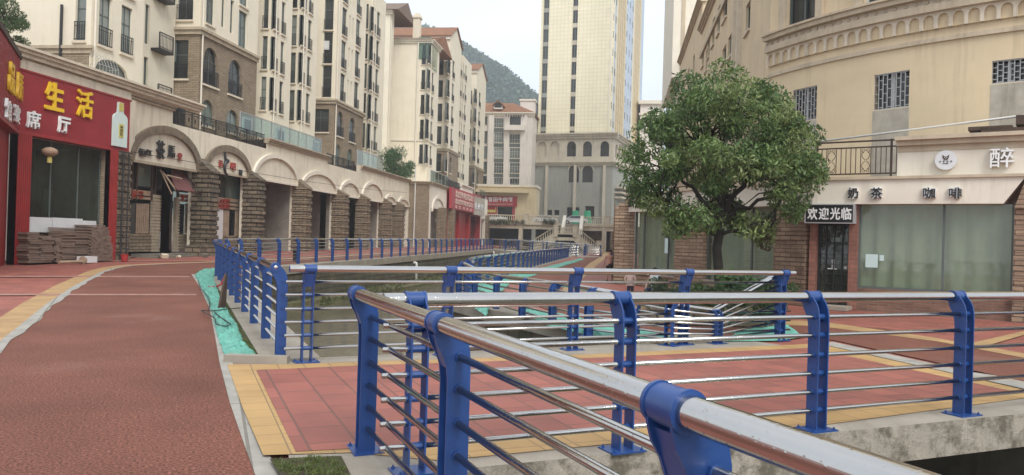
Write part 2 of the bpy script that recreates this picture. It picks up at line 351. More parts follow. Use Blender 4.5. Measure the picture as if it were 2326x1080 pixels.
def clear_glass(name,tint=(.9,.95,.92),film=0.,filmcol=(.35,.38,.33),rough=.03,refl=1.):
    m=bpy.data.materials.new(name); m.use_nodes=True; nt=m.node_tree; N=nt.nodes; L=nt.links; out=N['Material Output']; N.remove(N['Principled BSDF'])
    t=N.new('ShaderNodeBsdfTransparent'); t.inputs[0].default_value=(*tint,1); g=N.new('ShaderNodeBsdfGlossy'); g.inputs['Roughness'].default_value=rough
    f=N.new('ShaderNodeLayerWeight'); f.inputs[0].default_value=.5; pw=N.new('ShaderNodeMath'); pw.operation='POWER'; pw.inputs[1].default_value=3.5; L.new(f.outputs['Facing'],pw.inputs[0]); mr=N.new('ShaderNodeMapRange'); mr.inputs[3].default_value=.045*refl; mr.inputs[4].default_value=.85*refl; L.new(pw.outputs[0],mr.inputs[0]); x=N.new('ShaderNodeMixShader'); L.new(mr.outputs[0],x.inputs[0]); L.new(t.outputs[0],x.inputs[1]); L.new(g.outputs[0],x.inputs[2]); last=x.outputs[0]
    if film:
        d=N.new('ShaderNodeBsdfDiffuse'); d.inputs[0].default_value=(*filmcol,1); tc=N.new('ShaderNodeTexCoord'); nz=N.new('ShaderNodeTexNoise'); nz.inputs['Scale'].default_value=1.4; nz.inputs['Detail'].default_value=6; L.new(tc.outputs['Object'],nz.inputs['Vector'])
        r=N.new('ShaderNodeMapRange'); r.inputs[1].default_value=.3; r.inputs[2].default_value=.7; r.inputs[3].default_value=film*.5; r.inputs[4].default_value=film*1.4; L.new(nz.outputs['Fac'],r.inputs[0])
        y=N.new('ShaderNodeMixShader'); L.new(r.outputs[0],y.inputs[0]); L.new(last,y.inputs[1]); L.new(d.outputs[0],y.inputs[2]); last=y.outputs[0]
    L.new(last,out.inputs[0])
    return m
M['clear']=clear_glass('shop_glass',(.86,.90,.86),.07)
M['murky']=clear_glass('murky_glass',(.75,.8,.75),.22,(.08,.09,.075),.1,.35); M['railglass']=clear_glass('balustrade_glass',(.62,.72,.68))  # grey-green film added to imitate a murky interior and dull the pane's reflections
def leaf_mat(name):
    m=bpy.data.materials.new(name); m.use_nodes=True; nt=m.node_tree; N=nt.nodes; L=nt.links; P=N['Principled BSDF']; out=N['Material Output']
    a=N.new('ShaderNodeAttribute'); a.attribute_name='tone'; L.new(a.outputs['Color'],P.inputs['Base Color']); P.inputs['Roughness'].default_value=.45
    t=N.new('ShaderNodeBsdfTranslucent'); L.new(a.outputs['Color'],t.inputs[0]); x=N.new('ShaderNodeMixShader'); x.inputs[0].default_value=.3
    L.new(P.outputs[0],x.inputs[1]); L.new(t.outputs[0],x.inputs[2]); L.new(x.outputs[0],out.inputs[0]); return m
M['leaf']=leaf_mat('leaf')
def water_mat():
    m=mat('canal_water',(.14,.125,.08),.1,bump=0,var=.3,scale=.5)
    nt=m.node_tree; N=nt.nodes; L=nt.links; P=N['Principled BSDF']
    tc=N.new('ShaderNodeTexCoord'); mp=N.new('ShaderNodeMapping'); mp.inputs['Scale'].default_value=(1,2.2,1); L.new(tc.outputs['Object'],mp.inputs[0])
    nz=N.new('ShaderNodeTexNoise'); nz.inputs['Scale'].default_value=2.2; nz.inputs['Detail'].default_value=4; L.new(mp.outputs[0],nz.inputs['Vector'])
    b=N.new('ShaderNodeBump'); b.inputs['Strength'].default_value=.25; b.inputs['Distance'].default_value=.06; L.new(nz.outputs['Fac'],b.inputs['Height']); L.new(b.outputs[0],P.inputs['Normal'])
    return m
M['water']=water_mat()

# ---------------------------------------------------------------- facade helpers
def arc_z(a,b,d,rise,u):
    t=(u-(a+b)/2)/((b-a)/2); return d-rise+rise*math.sqrt(max(0,1-t*t))
def wall(mb,F,u0,u1,z0,z1,ops=(),depth=.22,reveal=True):
    ops=[o for o in ops if o[1]>u0 and o[0]<u1 and o[3]>z0 and o[2]<z1]
    ops=[(max(o[0],u0),min(o[1],u1),max(o[2],z0),min(o[3],z1),(o[4] if len(o)>4 else 0)) for o in ops]
    us={round(u0,4),round(u1,4)}; zs={round(z0,4),round(z1,4)}
    for o in ops: us|={round(o[0],4),round(o[1],4)}; zs|={round(o[2],4),round(o[3],4)}
    if F.curved:
        k=int((u1-u0)/.5)+1; us|={round(u0+(u1-u0)*i/k,4) for i in range(k+1)}
    us=sorted(us); zs=sorted(zs)
    for i in range(len(us)-1):
        uc=(us[i]+us[i+1])/2
        run=None
        for j in range(len(zs)):
            hole=True
            if j<len(zs)-1:
                zc=(zs[j]+zs[j+1])/2; hole=any(o[0]<uc<o[1] and o[2]<zc<o[3] for o in ops)
            if not hole and run is None: run=zs[j]
            if hole and run is not None:
                a,b=run,zs[j]; mb.quad(F.P(us[i],0,a),F.P(us[i+1],0,a),F.P(us[i+1],0,b),F.P(us[i],0,b)); run=None
    for a,b,c,d,rise in ops:
        if rise:
            n=12; pts=[(a+(b-a)*k/n,) for k in range(n+1)]; pts=[(p[0],arc_z(a,b,d,rise,p[0])) for p in pts]
            for k in range(n):
                (ua,za),(ub,zb)=pts[k],pts[k+1]
                mb.quad(F.P(ua,0,za),F.P(ub,0,zb),F.P(ub,0,d),F.P(ua,0,d))
                if reveal: mb.quad(F.P(ua,0,za),F.P(ua,-depth,za),F.P(ub,-depth,zb),F.P(ub,0,zb))
            top=d-rise
        else:
            top=d
            if reveal: mb.quad(F.P(a,0,d),F.P(a,-depth,d),F.P(b,-depth,d),F.P(b,0,d))
        if reveal:
            mb.quad(F.P(a,0,c),F.P(a,-depth,c),F.P(a,-depth,top),F.P(a,0,top))
            mb.quad(F.P(b,-depth,c),F.P(b,0,c),F.P(b,0,top),F.P(b,-depth,top))
            mb.quad(F.P(a,-depth,c),F.P(a,0,c),F.P(b,0,c),F.P(b,-depth,c))
_wc={}
def win_mesh(w,h,rise,style):
    key=(round(w,1),round(h,1),round(rise,1),style)
    if key in _wc: return _wc[key]
    FF=Face((0,0),0); m=MB(); t=.05
    fr='wframe' if style.startswith('white') else 'frame'
    top=h-rise
    m.fbox(FF,-w/2,-w/2+t,-.2,-.13,0,top); m.fbox(FF,w/2-t,w/2,-.2,-.13,0,top); m.fbox(FF,-w/2+t,w/2-t,-.2,-.13,0,t)
    if rise:
        n=10
        for k in range(n):
            a=-w/2+w*k/n; b=a+w/n; za,zb=arc_z(-w/2,w/2,h,rise,a),arc_z(-w/2,w/2,h,rise,b)
            m.hexa([(a,.13,za-t),(b,.13,zb-t),(b,.2,zb-t),(a,.2,za-t),(a,.13,za),(b,.13,zb),(b,.2,zb),(a,.2,za)])
    else: m.fbox(FF,-w/2+t,w/2-t,-.2,-.13,h-t,h)
    if w>.9: m.fbox(FF,-t/2,t/2,-.19,-.14,t,h-t)
    if h>1.9: m.fbox(FF,-w/2+t,w/2-t,-.188,-.142,h*.62,h*.62+t)
    if style=='whitegrid':
        for q in (.25,.75): m.fbox(FF,-w/2+w*q-.02,-w/2+w*q+.02,-.185,-.145,t,h-t)
        m.fbox(FF,-w/2+t,w/2-t,-.183,-.147,h*.4,h*.4+.04)
    frame=m.local('window_frame',M[fr])
    p=MB()
    if rise:
        n=10; pts=[(-w/2,.17,.01),(w/2,.17,.01)]+[(w/2-w*k/n,.17,arc_z(-w/2,w/2,h,rise,w/2-w*k/n)) for k in range(n+1)]
        p.add(pts,[tuple(range(len(pts)))])
    else: p.quad((-w/2,.17,0),(w/2,.17,0),(w/2,.17,h),(-w/2,.17,h))
    pane=p.local('window_pane',M['panegreen' if 'green' in style else 'panedark' if 'dark' in style else 'pane'])
    rl=None
    if 'rail' in style:
        q=MB(); hh=min(.95,h*.5)
        q.fbox(FF,-w/2-.03,w/2+.03,.04,.08,hh-.04,hh); q.fbox(FF,-w/2-.03,w/2+.03,.04,.08,.06,.1); q.fbox(FF,-w/2,w/2,.045,.075,hh*.78,hh*.78+.025)
        k=max(3,int(w/.14))
        for i in range(k+1):
            u=-w/2+w*i/k; q.fbox(FF,u-.012,u+.012,.048,.072,.1,hh-.04)
        rl=q.local('window_railing',M['iron'])
    sq=MB(); sq.fbox(FF,-w/2-.1,w/2+.1,-.02,.12,-.12,0); sill=sq.local('window_sill',M['trimlight'])
    _wc[key]=(frame,pane,rl,sill); return _wc[key]
def window(root,F,op,style='rail',sill=True):
    u0,u1,z0,z1=op[:4]; rise=op[4] if len(op)>4 else 0
    fr,pa,rl,si=win_mesh(u1-u0,z1-z0,rise,style)
    w,h=round(u1-u0,1),round(z1-z0,1)
    um=(u0+u1)/2; sc=((u1-u0)/w,1,(z1-z0)/h)
    o=inst(fr,'window',root,F.P(um,0,z0),F.ang(um)); o.scale=sc
    for me,nm in ((pa,'pane'),(rl,'railing'),(si if sill else None,'sill')):
        if me is None: continue
        c=bpy.data.objects.new(nm,me); C.objects.link(c); c.parent=o
    return o
def iron_fence(mb,F,u0,u1,z0,z1,n=.0,step=.13,fancy=True):
    mb.fbox(F,u0,u1,n-.025,n+.025,z1-.05,z1); mb.fbox(F,u0,u1,n-.02,n+.02,z0+.06,z0+.1); mb.fbox(F,u0,u1,n-.018,n+.018,z1-.2,z1-.17)
    k=max(1,int((u1-u0)/step))
    for i in range(k+1):
        u=u0+(u1-u0)*i/k; t=.03 if i%10==0 else .011
        mb.fbox(F,u-t,u+t,n-t*.9,n+t*.9,z0,z1-.052)
        if fancy and i%5==2 and i<k:
            w=(u1-u0)/k; 
            mb.fbox(F,u+.2*w,u+.8*w,n-.01,n+.01,z0+.35,z1-.35)
FONT=None
_tc={}
def glyph(s,w,h,depth,m,bold=.02):
    key=(s,round(w,3),round(h,3),round(depth,3),m,bold)
    if key in _tc: return _tc[key]
    cu=bpy.data.curves.new('t','FONT'); cu.body=s; cu.size=1; cu.extrude=.5; cu.offset=bold; cu.resolution_u=3
    o=bpy.data.objects.new('t',cu); C.objects.link(o)
    bpy.context.view_layer.update()
    me=bpy.data.meshes.new_from_object(o.evaluated_get(bpy.context.evaluated_depsgraph_get()))
    bpy.data.objects.remove(o); bpy.data.curves.remove(cu)
    co=np.zeros(len(me.vertices)*3); me.vertices.foreach_get('co',co); co=co.reshape(-1,3)
    if len(co):
        mn,mxx=co.min(0),co.max(0); c=(mn+mxx)/2; d=mxx-mn; d[d<1e-5]=1
        co=(co-c)/d*np.array([w,h,depth]); co[:,2]+=depth/2
        me.vertices.foreach_set('co',co.ravel())
    me.materials.clear(); me.materials.append(M[m]); me.name='letter'; me.update()
    _tc[key]=me; return me
def letter(root,F,s,u,z,w,h,n=.03,depth=.06,m='white',bold=.02,name='letter'):
    return inst(glyph(s,w,h,depth,m,bold),name,root,F.P(u,n,z),rot=(math.pi/2,0,F.ang(u)))

def BOLD(ch): return .026 if ch in '生厅品红吧' else .016
# ---------------------------------------------------------------- the ground, the canal and its banks
def plate(name,pts,zf,thick,m,uvrot=0,side=None):
    mb=MB(); top=[(p[0],p[1],zf(p)) for p in pts]; n=len(top)
    if thick:
        bot=[(p[0],p[1],-thick) for p in pts]
        mb.add(top+bot,[tuple(range(n)),tuple(range(n,2*n))[::-1]]+[(i,n+i,n+(i+1)%n,(i+1)%n) for i in range(n)])
    else: mb.add(top,[tuple(range(n))])
    o=mb.build(name,m,uvrot=uvrot)
    bm=bmesh.new(); bm.from_mesh(o.data); bmesh.ops.recalc_face_normals(bm,faces=bm.faces) if thick else None
    if not thick:
        for f in bm.faces:
            if f.normal.z<0: f.normal_flip()
    if isinstance(m,list) and len(m)>1:
        for f in bm.faces:
            if abs(f.normal.z)<.5: f.material_index=1
    bm.to_mesh(o.data); bm.free()
    return struct(o)
ZL=lambda p:zl(p[1])
BR=rad(30.6)                       # the bridge runs this much to the right of east
AD=Vector((-.515,.857)); AN=Vector((.857,.515))
A0=Vector((-1.72,5.3))
def aline(t,off=0): p=A0+AD*t+AN*off; return (p.x,p.y)
# canal edges
ELo=.24
EL=[aline(-16,ELo),aline(21.5,ELo),(-13.75,26.6),(-14.35,29.5),(-14.42,33),(-14.3,60),(-14.2,124.8)]
ER=[(14,-4),(8.6,4.5),(5.6,10.4),(3.2,13.0),(1.5,13.35),(.4,13.7),(-.75,14.5),(-2.6,17.0),(-4.2,19.6),(-4.6,24),(-5.0,42),(-5.0,80),(-4.6,124.8)]
plate('left_bank',[(p[0],p[1]) for p in EL]+[(-48,124.8),(-48,-14)],lambda p:zl(p[1])-.012,2.6,[M['redpave'],M['concdark']],uvrot=rad(0))
plate('right_bank',ER[::-1]+[(40,-4),(40,124.8)],lambda p:-.012,2.6,[M['redpave'],M['concdark']],uvrot=rad(-31))
gr=MB(); gr.quad((-500,-100,-2.45),(500,-100,-2.45),(500,1080,-2.45),(-500,1080,-2.45)); struct(gr.build('ground',M['mud']))
wt=MB(); wt.quad((-20,-20,-1.62),(20,-20,-1.62),(20,126,-1.62),(-20,126,-1.62)); struct(wt.build('canal_water',M['water']))
def strip(pts,w0,w1):              # offset polyline band: left offset w0..w1 (positive = right of the direction)
    out=[[],[]]
    n=len(pts)
    for i,p in enumerate(pts):
        a=Vector(pts[max(i-1,0)]); b=Vector(pts[min(i+1,n-1)]); d=(b-a).normalized(); r=Vector((d.y,-d.x))
        for k,w in enumerate((w0,w1)): q=Vector(p)+r*w; out[k].append((q.x,q.y))
    return out[0],out[1]
def band(name,pts,w0,w1,zf,z0,z1,m,fatal=None):   # kerb / wall following a polyline
    a,b=strip(pts,w0,w1); mb=MB(); n=len(pts); v=[];f=[]
    for i in range(n):
        za=zf(pts[i]); zb0=z0 if z0<-1 else za+z0
        v+=[(*a[i],zb0),(*b[i],zb0),(*b[i],za+z1),(*a[i],za+z1)]
    for i in range(n-1):
        for j in range(4): f.append((4*i+j,4*i+(j+1)%4,4*i+4+(j+1)%4,4*i+4+j))
    f.append((0,1,2,3)); f.append((4*n-1,4*n-2,4*n-3,4*n-4)); mb.add(v,f)
    o=mb.build(name,m); bm=bmesh.new(); bm.from_mesh(o.data); bmesh.ops.recalc_face_normals(bm,faces=bm.faces); bm.to_mesh(o.data); bm.free(); return o
# stone canal walls with their concrete copings
FarEL=EL[1:]
Dl=[aline(4.45,ELo)]+EL[1:]
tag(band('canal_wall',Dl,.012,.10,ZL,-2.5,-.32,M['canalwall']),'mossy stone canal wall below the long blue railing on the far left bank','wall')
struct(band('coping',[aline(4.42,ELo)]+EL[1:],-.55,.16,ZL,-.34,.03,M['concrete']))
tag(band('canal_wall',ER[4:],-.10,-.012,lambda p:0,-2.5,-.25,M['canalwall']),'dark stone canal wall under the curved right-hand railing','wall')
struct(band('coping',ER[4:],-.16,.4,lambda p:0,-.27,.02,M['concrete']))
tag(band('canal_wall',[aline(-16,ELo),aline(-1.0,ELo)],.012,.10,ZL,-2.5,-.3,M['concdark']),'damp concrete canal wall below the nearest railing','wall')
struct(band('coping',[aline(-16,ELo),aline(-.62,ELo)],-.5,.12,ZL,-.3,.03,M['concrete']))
# mud ledge and low stone edge at the foot of the far wall
mud=[(-14.4,31),(-14.35,60),(-14.3,110),(-12.3,110),(-12.2,57),(-12.6,46),(-13.3,37),(-13.9,32)]
o=plate('mud_bank',mud,lambda p:-1.45,2.4,[M['mud']])
mud2=[(-4.1,17.5),(-4.55,22),(-4.9,30),(-5.6,26),(-5.2,20)]
plate('mud_bank',mud2,lambda p:-1.5,2.4,[M['mud']])
# bridge deck
B0=G(940,1072); B1=G(2185,942); bd=Vector((B1.x-B0.x,B1.y-B0.y)).normalized(); bn=Vector((-bd.y,bd.x))
C0=G(695,823); C1=G(1770,773); cd=Vector((C1.x-C0.x,C1.y-C0.y)).normalized(); cn=Vector((-cd.y,cd.x))
n0=G(1857,986); n1=G(2326,940); nd=Vector((n1.x-n0.x,n1.y-n0.y)).normalized()
NE=[Vector((n0.x,n0.y))+nd*t for t in (-4.35,3.9)]
FE=[Vector((C0.x,C0.y))+cd*t+cn*.3 for t in (-.35,7.4)]
br=plate('bridge_deck',[tuple(NE[0]),tuple(NE[1]),(5.9,9.9),tuple(FE[1]),tuple(FE[0])],lambda p:.0,.33,[M['concrete'],M['slabedge']])
# sheets drawn on the two banks (each a few millimetres proud of the one below)
def sheet(name,px,zoff,m,left=True,uvrot=0,world=False):
    P=[]
    for q in px:
        if len(q)==3: P.append((q[0],q[1]))      # world point
        else:
            g=GL(*q) if left else G(*q); P.append((g.x,g.y))
    return plate(name,P,(lambda p:zl(p[1])+zoff) if left else (lambda p:zoff),0,[m],uvrot)
W=lambda x,y:(x,y,0)
road_l=[W(-5.2,-3),W(-5.6,1.5)]
lb=[(-90,865),(20,775),(60,742),(120,690),(175,652),(235,619),(262,610),(300,604),(380,600),(470,597)]
sheet('brown_road',[(607,1085),(570,1000),(530,905),(503,815),(492,760),(478,700),(452,650),(434,622),W(-13.6,26.0),W(-15.0,29.5),W(-15.2,34),W(-15.2,60),W(-15.2,124.5),W(-17.1,124.5),W(-17.3,60),W(-17.5,42)]+lb[::-1]+[W(-6.5,3.0),W(-5.5,-6),W(-.5,-6)],.0,M['asphalt'],uvrot=rad(30))
# yellow strip and ragged pale edge along its left side
ledge=[GL(*q) for q in lb]+[Vector((-17.6,42,0)),Vector((-17.4,60,0)),Vector((-17.2,124,0))]
lp=[(p.x,p.y) for p in ledge]
pa,pb=strip(lp,-.54,-.02)
plate('yellow_strip',pa+pb[::-1],lambda p:zl(p[1])+.004,0,[M['yelline']],rad(35))
rr=random.Random(3)
dense=[]
for i in range(len(lp)-1):
    k=max(1,int((Vector(lp[i+1])-Vector(lp[i])).length/.35))
    for j in range(k): dense.append(tuple(Vector(lp[i]).lerp(Vector(lp[i+1]),j/k)))
pa,pb=strip(dense,-.1,.06)
pb=[(x+.03*math.sin(k*.55)+.025*math.sin(k*1.31+1)+rr.uniform(-.012,.012),y) for k,(x,y) in enumerate(pb)]
plate('pale_edge',pa+pb[::-1],lambda p:zl(p[1])+.008,0,[M['kerb']],rad(35))
# grey kerb on the right side of the road
kr=[(1185,1500),(607,1085),(575,1005),(540,915),(513,825),(500,765),(484,700),(458,650),(440,624)]
kp=[GL(*q) for q in kr]; kp=[(p.x,p.y) for p in kp]
kb=[(620,1180)]
ka,kb2=strip(kp,-.07,.075)
plate('kerb_strip',ka+kb2[::-1],lambda p:zl(p[1])+.006,0,[M['kerb']],rad(29))
# yellow border and red pavers at the bridge's left end
sheet('yellow_pavers',[(516,829),(640,829),(1340,806),(1870,781),(2330,888),(2800,985),(2330,905),(1860,968),(1440,1005),(1000,1048),(800,1030),(598,1036),(552,930)],.006,M['yelpave'],left=False,uvrot=BR)
sheet('red_pavers',[(582,843),(800,833),(1345,815),(1838,792),(2310,893),(1870,938),(1440,975),(1000,1012),(800,1022),(672,1029)],.010,M['redpave'],left=False,uvrot=BR+rad(90))
# right bank: grey edge, brown path, yellow and red paving in front of the shops
sheet('grey_edge',[(1862,783),(1892,779),(2330,875),(2330,887)],.014,M['kerb'],left=False,uvrot=rad(-55))
sheet('brown_path',[(1905,776),(1800,757),(1745,764),(1570,770),(1350,742),(1205,690),(1185,640),(1245,613),(1320,590),(1352,573),(1372,571),(1368,583),(1342,598),(1295,640),(1275,662),(1400,700),(1640,735),(1855,741),(2010,746),(2130,775),(2330,815),(2700,880),(2700,950),(2330,868)],.004,M['asphalt'],left=False,uvrot=rad(-50))
sheet('yellow_strip',[(1372,571),(1384,571),(1382,583),(1362,598),(1318,640),(1300,660),(1420,690),(1640,722),(1870,732),(2120,768),(2330,805),(2330,815),(2130,777),(1860,742),(1640,736),(1400,702),(1275,662),(1292,640),(1340,598),(1367,583)],.008,M['yelline'],left=False)
sheet('yellow_strip',[(2195,783),(2230,790),(2340,758),(2340,750)],.008,M['yelline'],left=False)
# worn pale bands across the left road and paving
for a_,b_,c_,d_ in ((-60,430,627,630.5),(-60,446,668,672),(150,520,592,594)):
    sheet('pale_band',[(a_,c_),(b_,c_+1),(b_,d_),(a_,d_)],.0075,M['paleline'])
# planter beds beside the left rail and by the nearest post
sheet('planter_soil',[(446,618),(470,610),(492,626),(500,655),(522,700),(560,770),(597,817),(520,822),(505,790),(484,720),(462,655)],.006,M['moss'])
sheet('planter_soil',[(612,1047),(775,1040),(800,1090),(640,1092)],.014,M['moss'],left=False)
def crumple(name,px,z,m,left=True,amp=.06,lab=None):
    P=[GL(*q) if left else G(*q) for q in px]; bm=bmesh.new(); vs=[bm.verts.new((p.x,p.y,(zl(p.y) if left else 0)+z)) for p in P]; bm.faces.new(vs)
    bmesh.ops.triangulate(bm,faces=bm.faces)
    for _ in range(4): bmesh.ops.subdivide_edges(bm,edges=[e for e in bm.edges if e.calc_length()>.16],cuts=1,use_grid_fill=True); bmesh.ops.triangulate(bm,faces=bm.faces)
    q=random.Random(5)
    for v in bm.verts:
        if not v.is_boundary: v.co.z+=q.uniform(0,amp)
        else: v.co.x+=q.uniform(-.012,.012); v.co.y+=q.uniform(-.012,.012); v.co.z-=z-.014
    bmesh.ops.recalc_face_normals(bm,faces=bm.faces)
    v=[tuple(x.co) for x in bm.verts]; bm.verts.index_update(); f=[tuple(x.index for x in fc.verts) if fc.normal.z>0 else tuple(x.index for x in fc.verts)[::-1] for fc in bm.faces]; bm.free()
    mb=MB(); mb.add(v,f); return mb.build(name,m,smooth=False)
tag(crumple('ground_sheet',[(442,626),(462,614),(490,612),(488,640),(505,690),(540,745),(552,778),(585,812),(545,818),(512,812),(495,770),(478,700),(455,650)],.02,M['teal']),'turquoise mesh sheet laid in the long planter between the road and the left railing','ground sheet')
tag(crumple('ground_sheet',[(1640,778),(1690,752),(1790,741),(1828,768),(1760,776)],.03,M['teal'],False,.04),'turquoise sheet spread on the ground at the right end of the far bridge railing','ground sheet')
tag(crumple('ground_sheet',[(1180,700),(1260,715),(1420,745),(1530,772),(1490,782),(1330,762),(1230,738)],.03,M['teal'],False,.05),'turquoise sheet covering the bank below the dipping right-hand railing','ground sheet')
tag(crumple('ground_sheet',[(1052,668),(1080,650),(1150,628),(1230,610),(1320,588),(1328,590),(1240,618),(1160,645),(1120,680),(1105,720),(1075,700)],.03,M['teal'],False,.05),'long turquoise strip following the foot of the curved right-hand railing','ground sheet')
struct(band('kerb',[tuple(GL(512,822).xy),tuple(GL(655,826).xy)],-.07,.07,ZL,-.1,.09,M['concrete']))

# ---------------------------------------------------------------- blue and steel railings
RC=1.15; RZ=[.173,.333,.494,.655,.827,.987]
def post_meshes(h=1.):
    # local frame: x along the rail, y outward over the canal (rail axis at y=0), z up
    prof_o=[(.150,.012),(.150,.93),(.147,1.0),(.135,1.06),(.11,1.11),(.07,1.155),(.03,1.185),(0,1.195)]
    prof_i=[(-.045,1.15),(-.045,1.10),(-.03,1.05),(.0,1.0),(.022,.94),(.03,.86),(.03,.012)]
    prof=[(a,b*h) for a,b in prof_o+prof_i]
    m=MB()
    for x in (-.062,.05): m.prism([(x,a,b) for a,b in prof],(.012,0,0))
    for z in RZ: m.tube([(-.075,.09,z*h),(.075,.09,z*h)],.026,8)
    m.hexa([(-.05,.03,.93*h),(.05,.03,.93*h),(.05,.04,.93*h),(-.05,.04,.93*h),(-.05,-.03,1.09*h),(.05,-.03,1.09*h),(.05,-.02,1.09*h),(-.05,-.02,1.09*h)])
    post=m.local('post',M['blue'])
    c=MB(); c.tube([(-.068,0,RC*h),(.068,0,RC*h)],.056,48); c.tube([(-.072,0,RC*h),(-.058,0,RC*h)],.060,48); c.tube([(.058,0,RC*h),(.072,0,RC*h)],.060,48)
    col=c.local('collar',M['blue'],False)
    b=MB(); b.box(-.15,.15,-.02,.2,0,.012)
    for x in (-.12,.12):
        for y in (.005,.175): b.lathe([(.014,.012),(.014,.022),(.006,.022),(.006,.035)],(x,y,0),6)
    return post,col,b.local('base_plate',M['blue'])
PM=post_meshes()
def dense_path(pts,step=.5):
    out=[]
    for i in range(len(pts)-1):
        a,b=Vector(pts[i]),Vector(pts[i+1]); k=max(1,int((b-a).length/step))
        for j in range(k): out.append(a.lerp(b,j/k))
    out.append(Vector(pts[-1])); return out
def railing(label,path,posts,outward=1,h=1.,e0=.25,e1=.25,group=None,barpath=None,hs=None,far=False,seg=14,balls=False,br=.019):
    # path: rail axis polyline [(x,y,zbase)], posts: arc lengths; outward=+1 when the canal lies to the right of the walking direction
    P=[Vector(p) for p in path]; L=[0]
    for i in range(len(P)-1): L.append(L[-1]+(P[i+1]-P[i]).length)
    def at(s):
        s0=min(max(s,0),L[-1]); i=0
        while i<len(L)-2 and L[i+1]<s0: i+=1
        d=(P[i+1]-P[i]).normalized(); return P[i]+d*(s-L[i]),d,i
    root=thing('guard_railing',label,'railing',at(posts[0])[0],group)
    for k,s in enumerate(posts):
        p,d,i=at(s); rz=math.atan2(d.y,d.x)
        if outward>0: rz+=math.pi
        hh=hs[k] if hs else h
        # smooth the heading at bends
        o=inst(PM[0],'post',root,p,rz); o.scale=(1,1,hh)
        for me,nm in ((PM[1],'collar'),(PM[2],'base_plate')):
            if far and nm=='base_plate': continue
            c=bpy.data.objects.new(nm,me); C.objects.link(c); c.parent=o
    def hat(s):
        if not hs: return h
        if s<=posts[0]: return hs[0]
        for k in range(len(posts)-1):
            if s<=posts[k+1]: t=(s-posts[k])/(posts[k+1]-posts[k]); return hs[k]*(1-t)+hs[k+1]*t
        return hs[-1]
    ss=sorted(set([posts[0]-e0,posts[-1]+e1]+[s for s in L if posts[0]<s<posts[-1]]+(list(posts) if hs else [])))
    def line(z,off,ext0=0,ext1=0):
        pts=[]
        for j,s in enumerate(ss):
            if j==0: s-=ext0
            if j==len(ss)-1: s+=ext1
            p,d,i=at(s); r=Vector((d.y,-d.x,0))*outward
            if 0<j<len(ss)-1 and abs(s-L[i+1])<1e-6 and i+2<len(P):
                d2=(P[i+2]-P[i+1]).normalized(); r=(Vector((d.y,-d.x,0))+Vector((d2.y,-d2.x,0))).normalized()*outward
            pts.append(p+r*off+Vector((0,0,z*hat(s))))
        return pts
    m=MB(); pl=line(RC,0); m.tube(pl,.046,seg)
    if balls:
        for e in balls: m.lathe([(.001,-.062),(.03,-.055),(.05,-.035),(.06,0),(.05,.035),(.03,.055),(.001,.062)],pl[e],14)
    m.build('handrail',M['steel'],root,smooth=False)
    for z in RZ:
        b=MB(); b.tube(line(z,.09,.02,.02),br,10 if not far else 6)
        if balls:
            bl=line(z,.09,.02,.02)
            for e in balls: b.lathe([(.001,-.03),(.02,-.022),(.03,0),(.02,.022),(.001,.03)],bl[e],10)
        b.build('rail_bar',M['steel'],root,smooth=True)
    return root
def V2(p,z=0): return Vector((p[0],p[1],z))
# near rail A: axis from behind the camera to its end post
def rayz(px,py,z):
    d=ray(px,py); t=(z-EYE)/d.z; return Vector((d.x*t,d.y*t,0))
ra=[rayz(2050,1080,1.15),rayz(1530,925,1.15),rayz(985,735,1.15),rayz(812,668,1.15)]
ad=(ra[3]-ra[1]).normalized(); pA=[ra[3]-ad*6.2,ra[3]+ad*.3]
def proj_s(P0,d,p): return (Vector(p)-P0).dot(d)
sA=[proj_s(pA[0],ad,r) for r in (ra[1],ra[2],ra[3])]
railing('nearest blue and steel railing with water drops running across the foreground',pA,[sA[0]-2.05]+sA,outward=1,e0=1.6,e1=.10,seg=64)
# bridge rails: base pixel is the plate, the rail axis is set back from it
def rail_px(basepx,outward,left=False,zf=None):
    pts=[(GL(*q) if left else G(*q)) for q in basepx]; d=(pts[-1]-pts[0]).normalized(); r=Vector((d.y,-d.x,0))*outward
    return pts,d,r
pts,d,r=rail_px([(940,1072),(1412,1022),(1848,975),(2185,942)],1)
b0=pts[0]-r*.09; dB=d
sB=[proj_s(b0,dB,p-r*.09) for p in pts]; sB=sB+[sB[-1]+2.05]
railing('blue and steel railing on the near side of the bridge with its left end open',[b0-dB*1,b0+dB*12],[s+1 for s in sB],outward=1,e0=.22,e1=.3,seg=36)
pts,d,r=rail_px([(695,823),(1012,808),(1300,795),(1550,783),(1770,773)],-1)
c0=pts[0]-r*.09; dC=d
sC=[proj_s(c0,dC,p-r*.09) for p in pts]
railing('blue and steel railing on the far side of the bridge over the water',[c0-dC*1,c0+dC*9],[s+1 for s in sC],outward=-1,e0=.25,e1=.22,seg=16)
dpx=[(636,816),(608,781),(577,742),(558,714),(540,692),(526,673),(514,656),(505,645),(498,637),(492,630)]
pts=[GL(*q) for q in dpx]; d=(pts[-1]-pts[0]).normalized(); r=Vector((d.y,-d.x,0)); d0=pts[0]-r*.09
sD=[proj_s(d0,d,p) for p in pts]; tot=(sD[-1]-sD[0]); sD=[0]+[1.75+ (tot-1.75)*k/8 for k in range(9)]
railing('blue railing with a silver ball end running along the turquoise planter on the left',[d0-d*1,d0+d*(tot+1)],[s+1 for s in sD],outward=1,e0=.02,e1=.0,seg=16,balls=[0])
dend=d0+d*tot
Ept=[dend,Vector((-14.1,26.4,.09)),Vector((-14.75,29,.1)),Vector((-14.85,33,.12)),Vector((-14.55,42,.165)),Vector((-14.5,60,.255)),Vector((-14.45,88,.395))]
for p in Ept: p.z=zl(p.y)+.03
Le=sum((Ept[i+1]-Ept[i]).length for i in range(len(Ept)-1))
nE=int(Le/2.0)
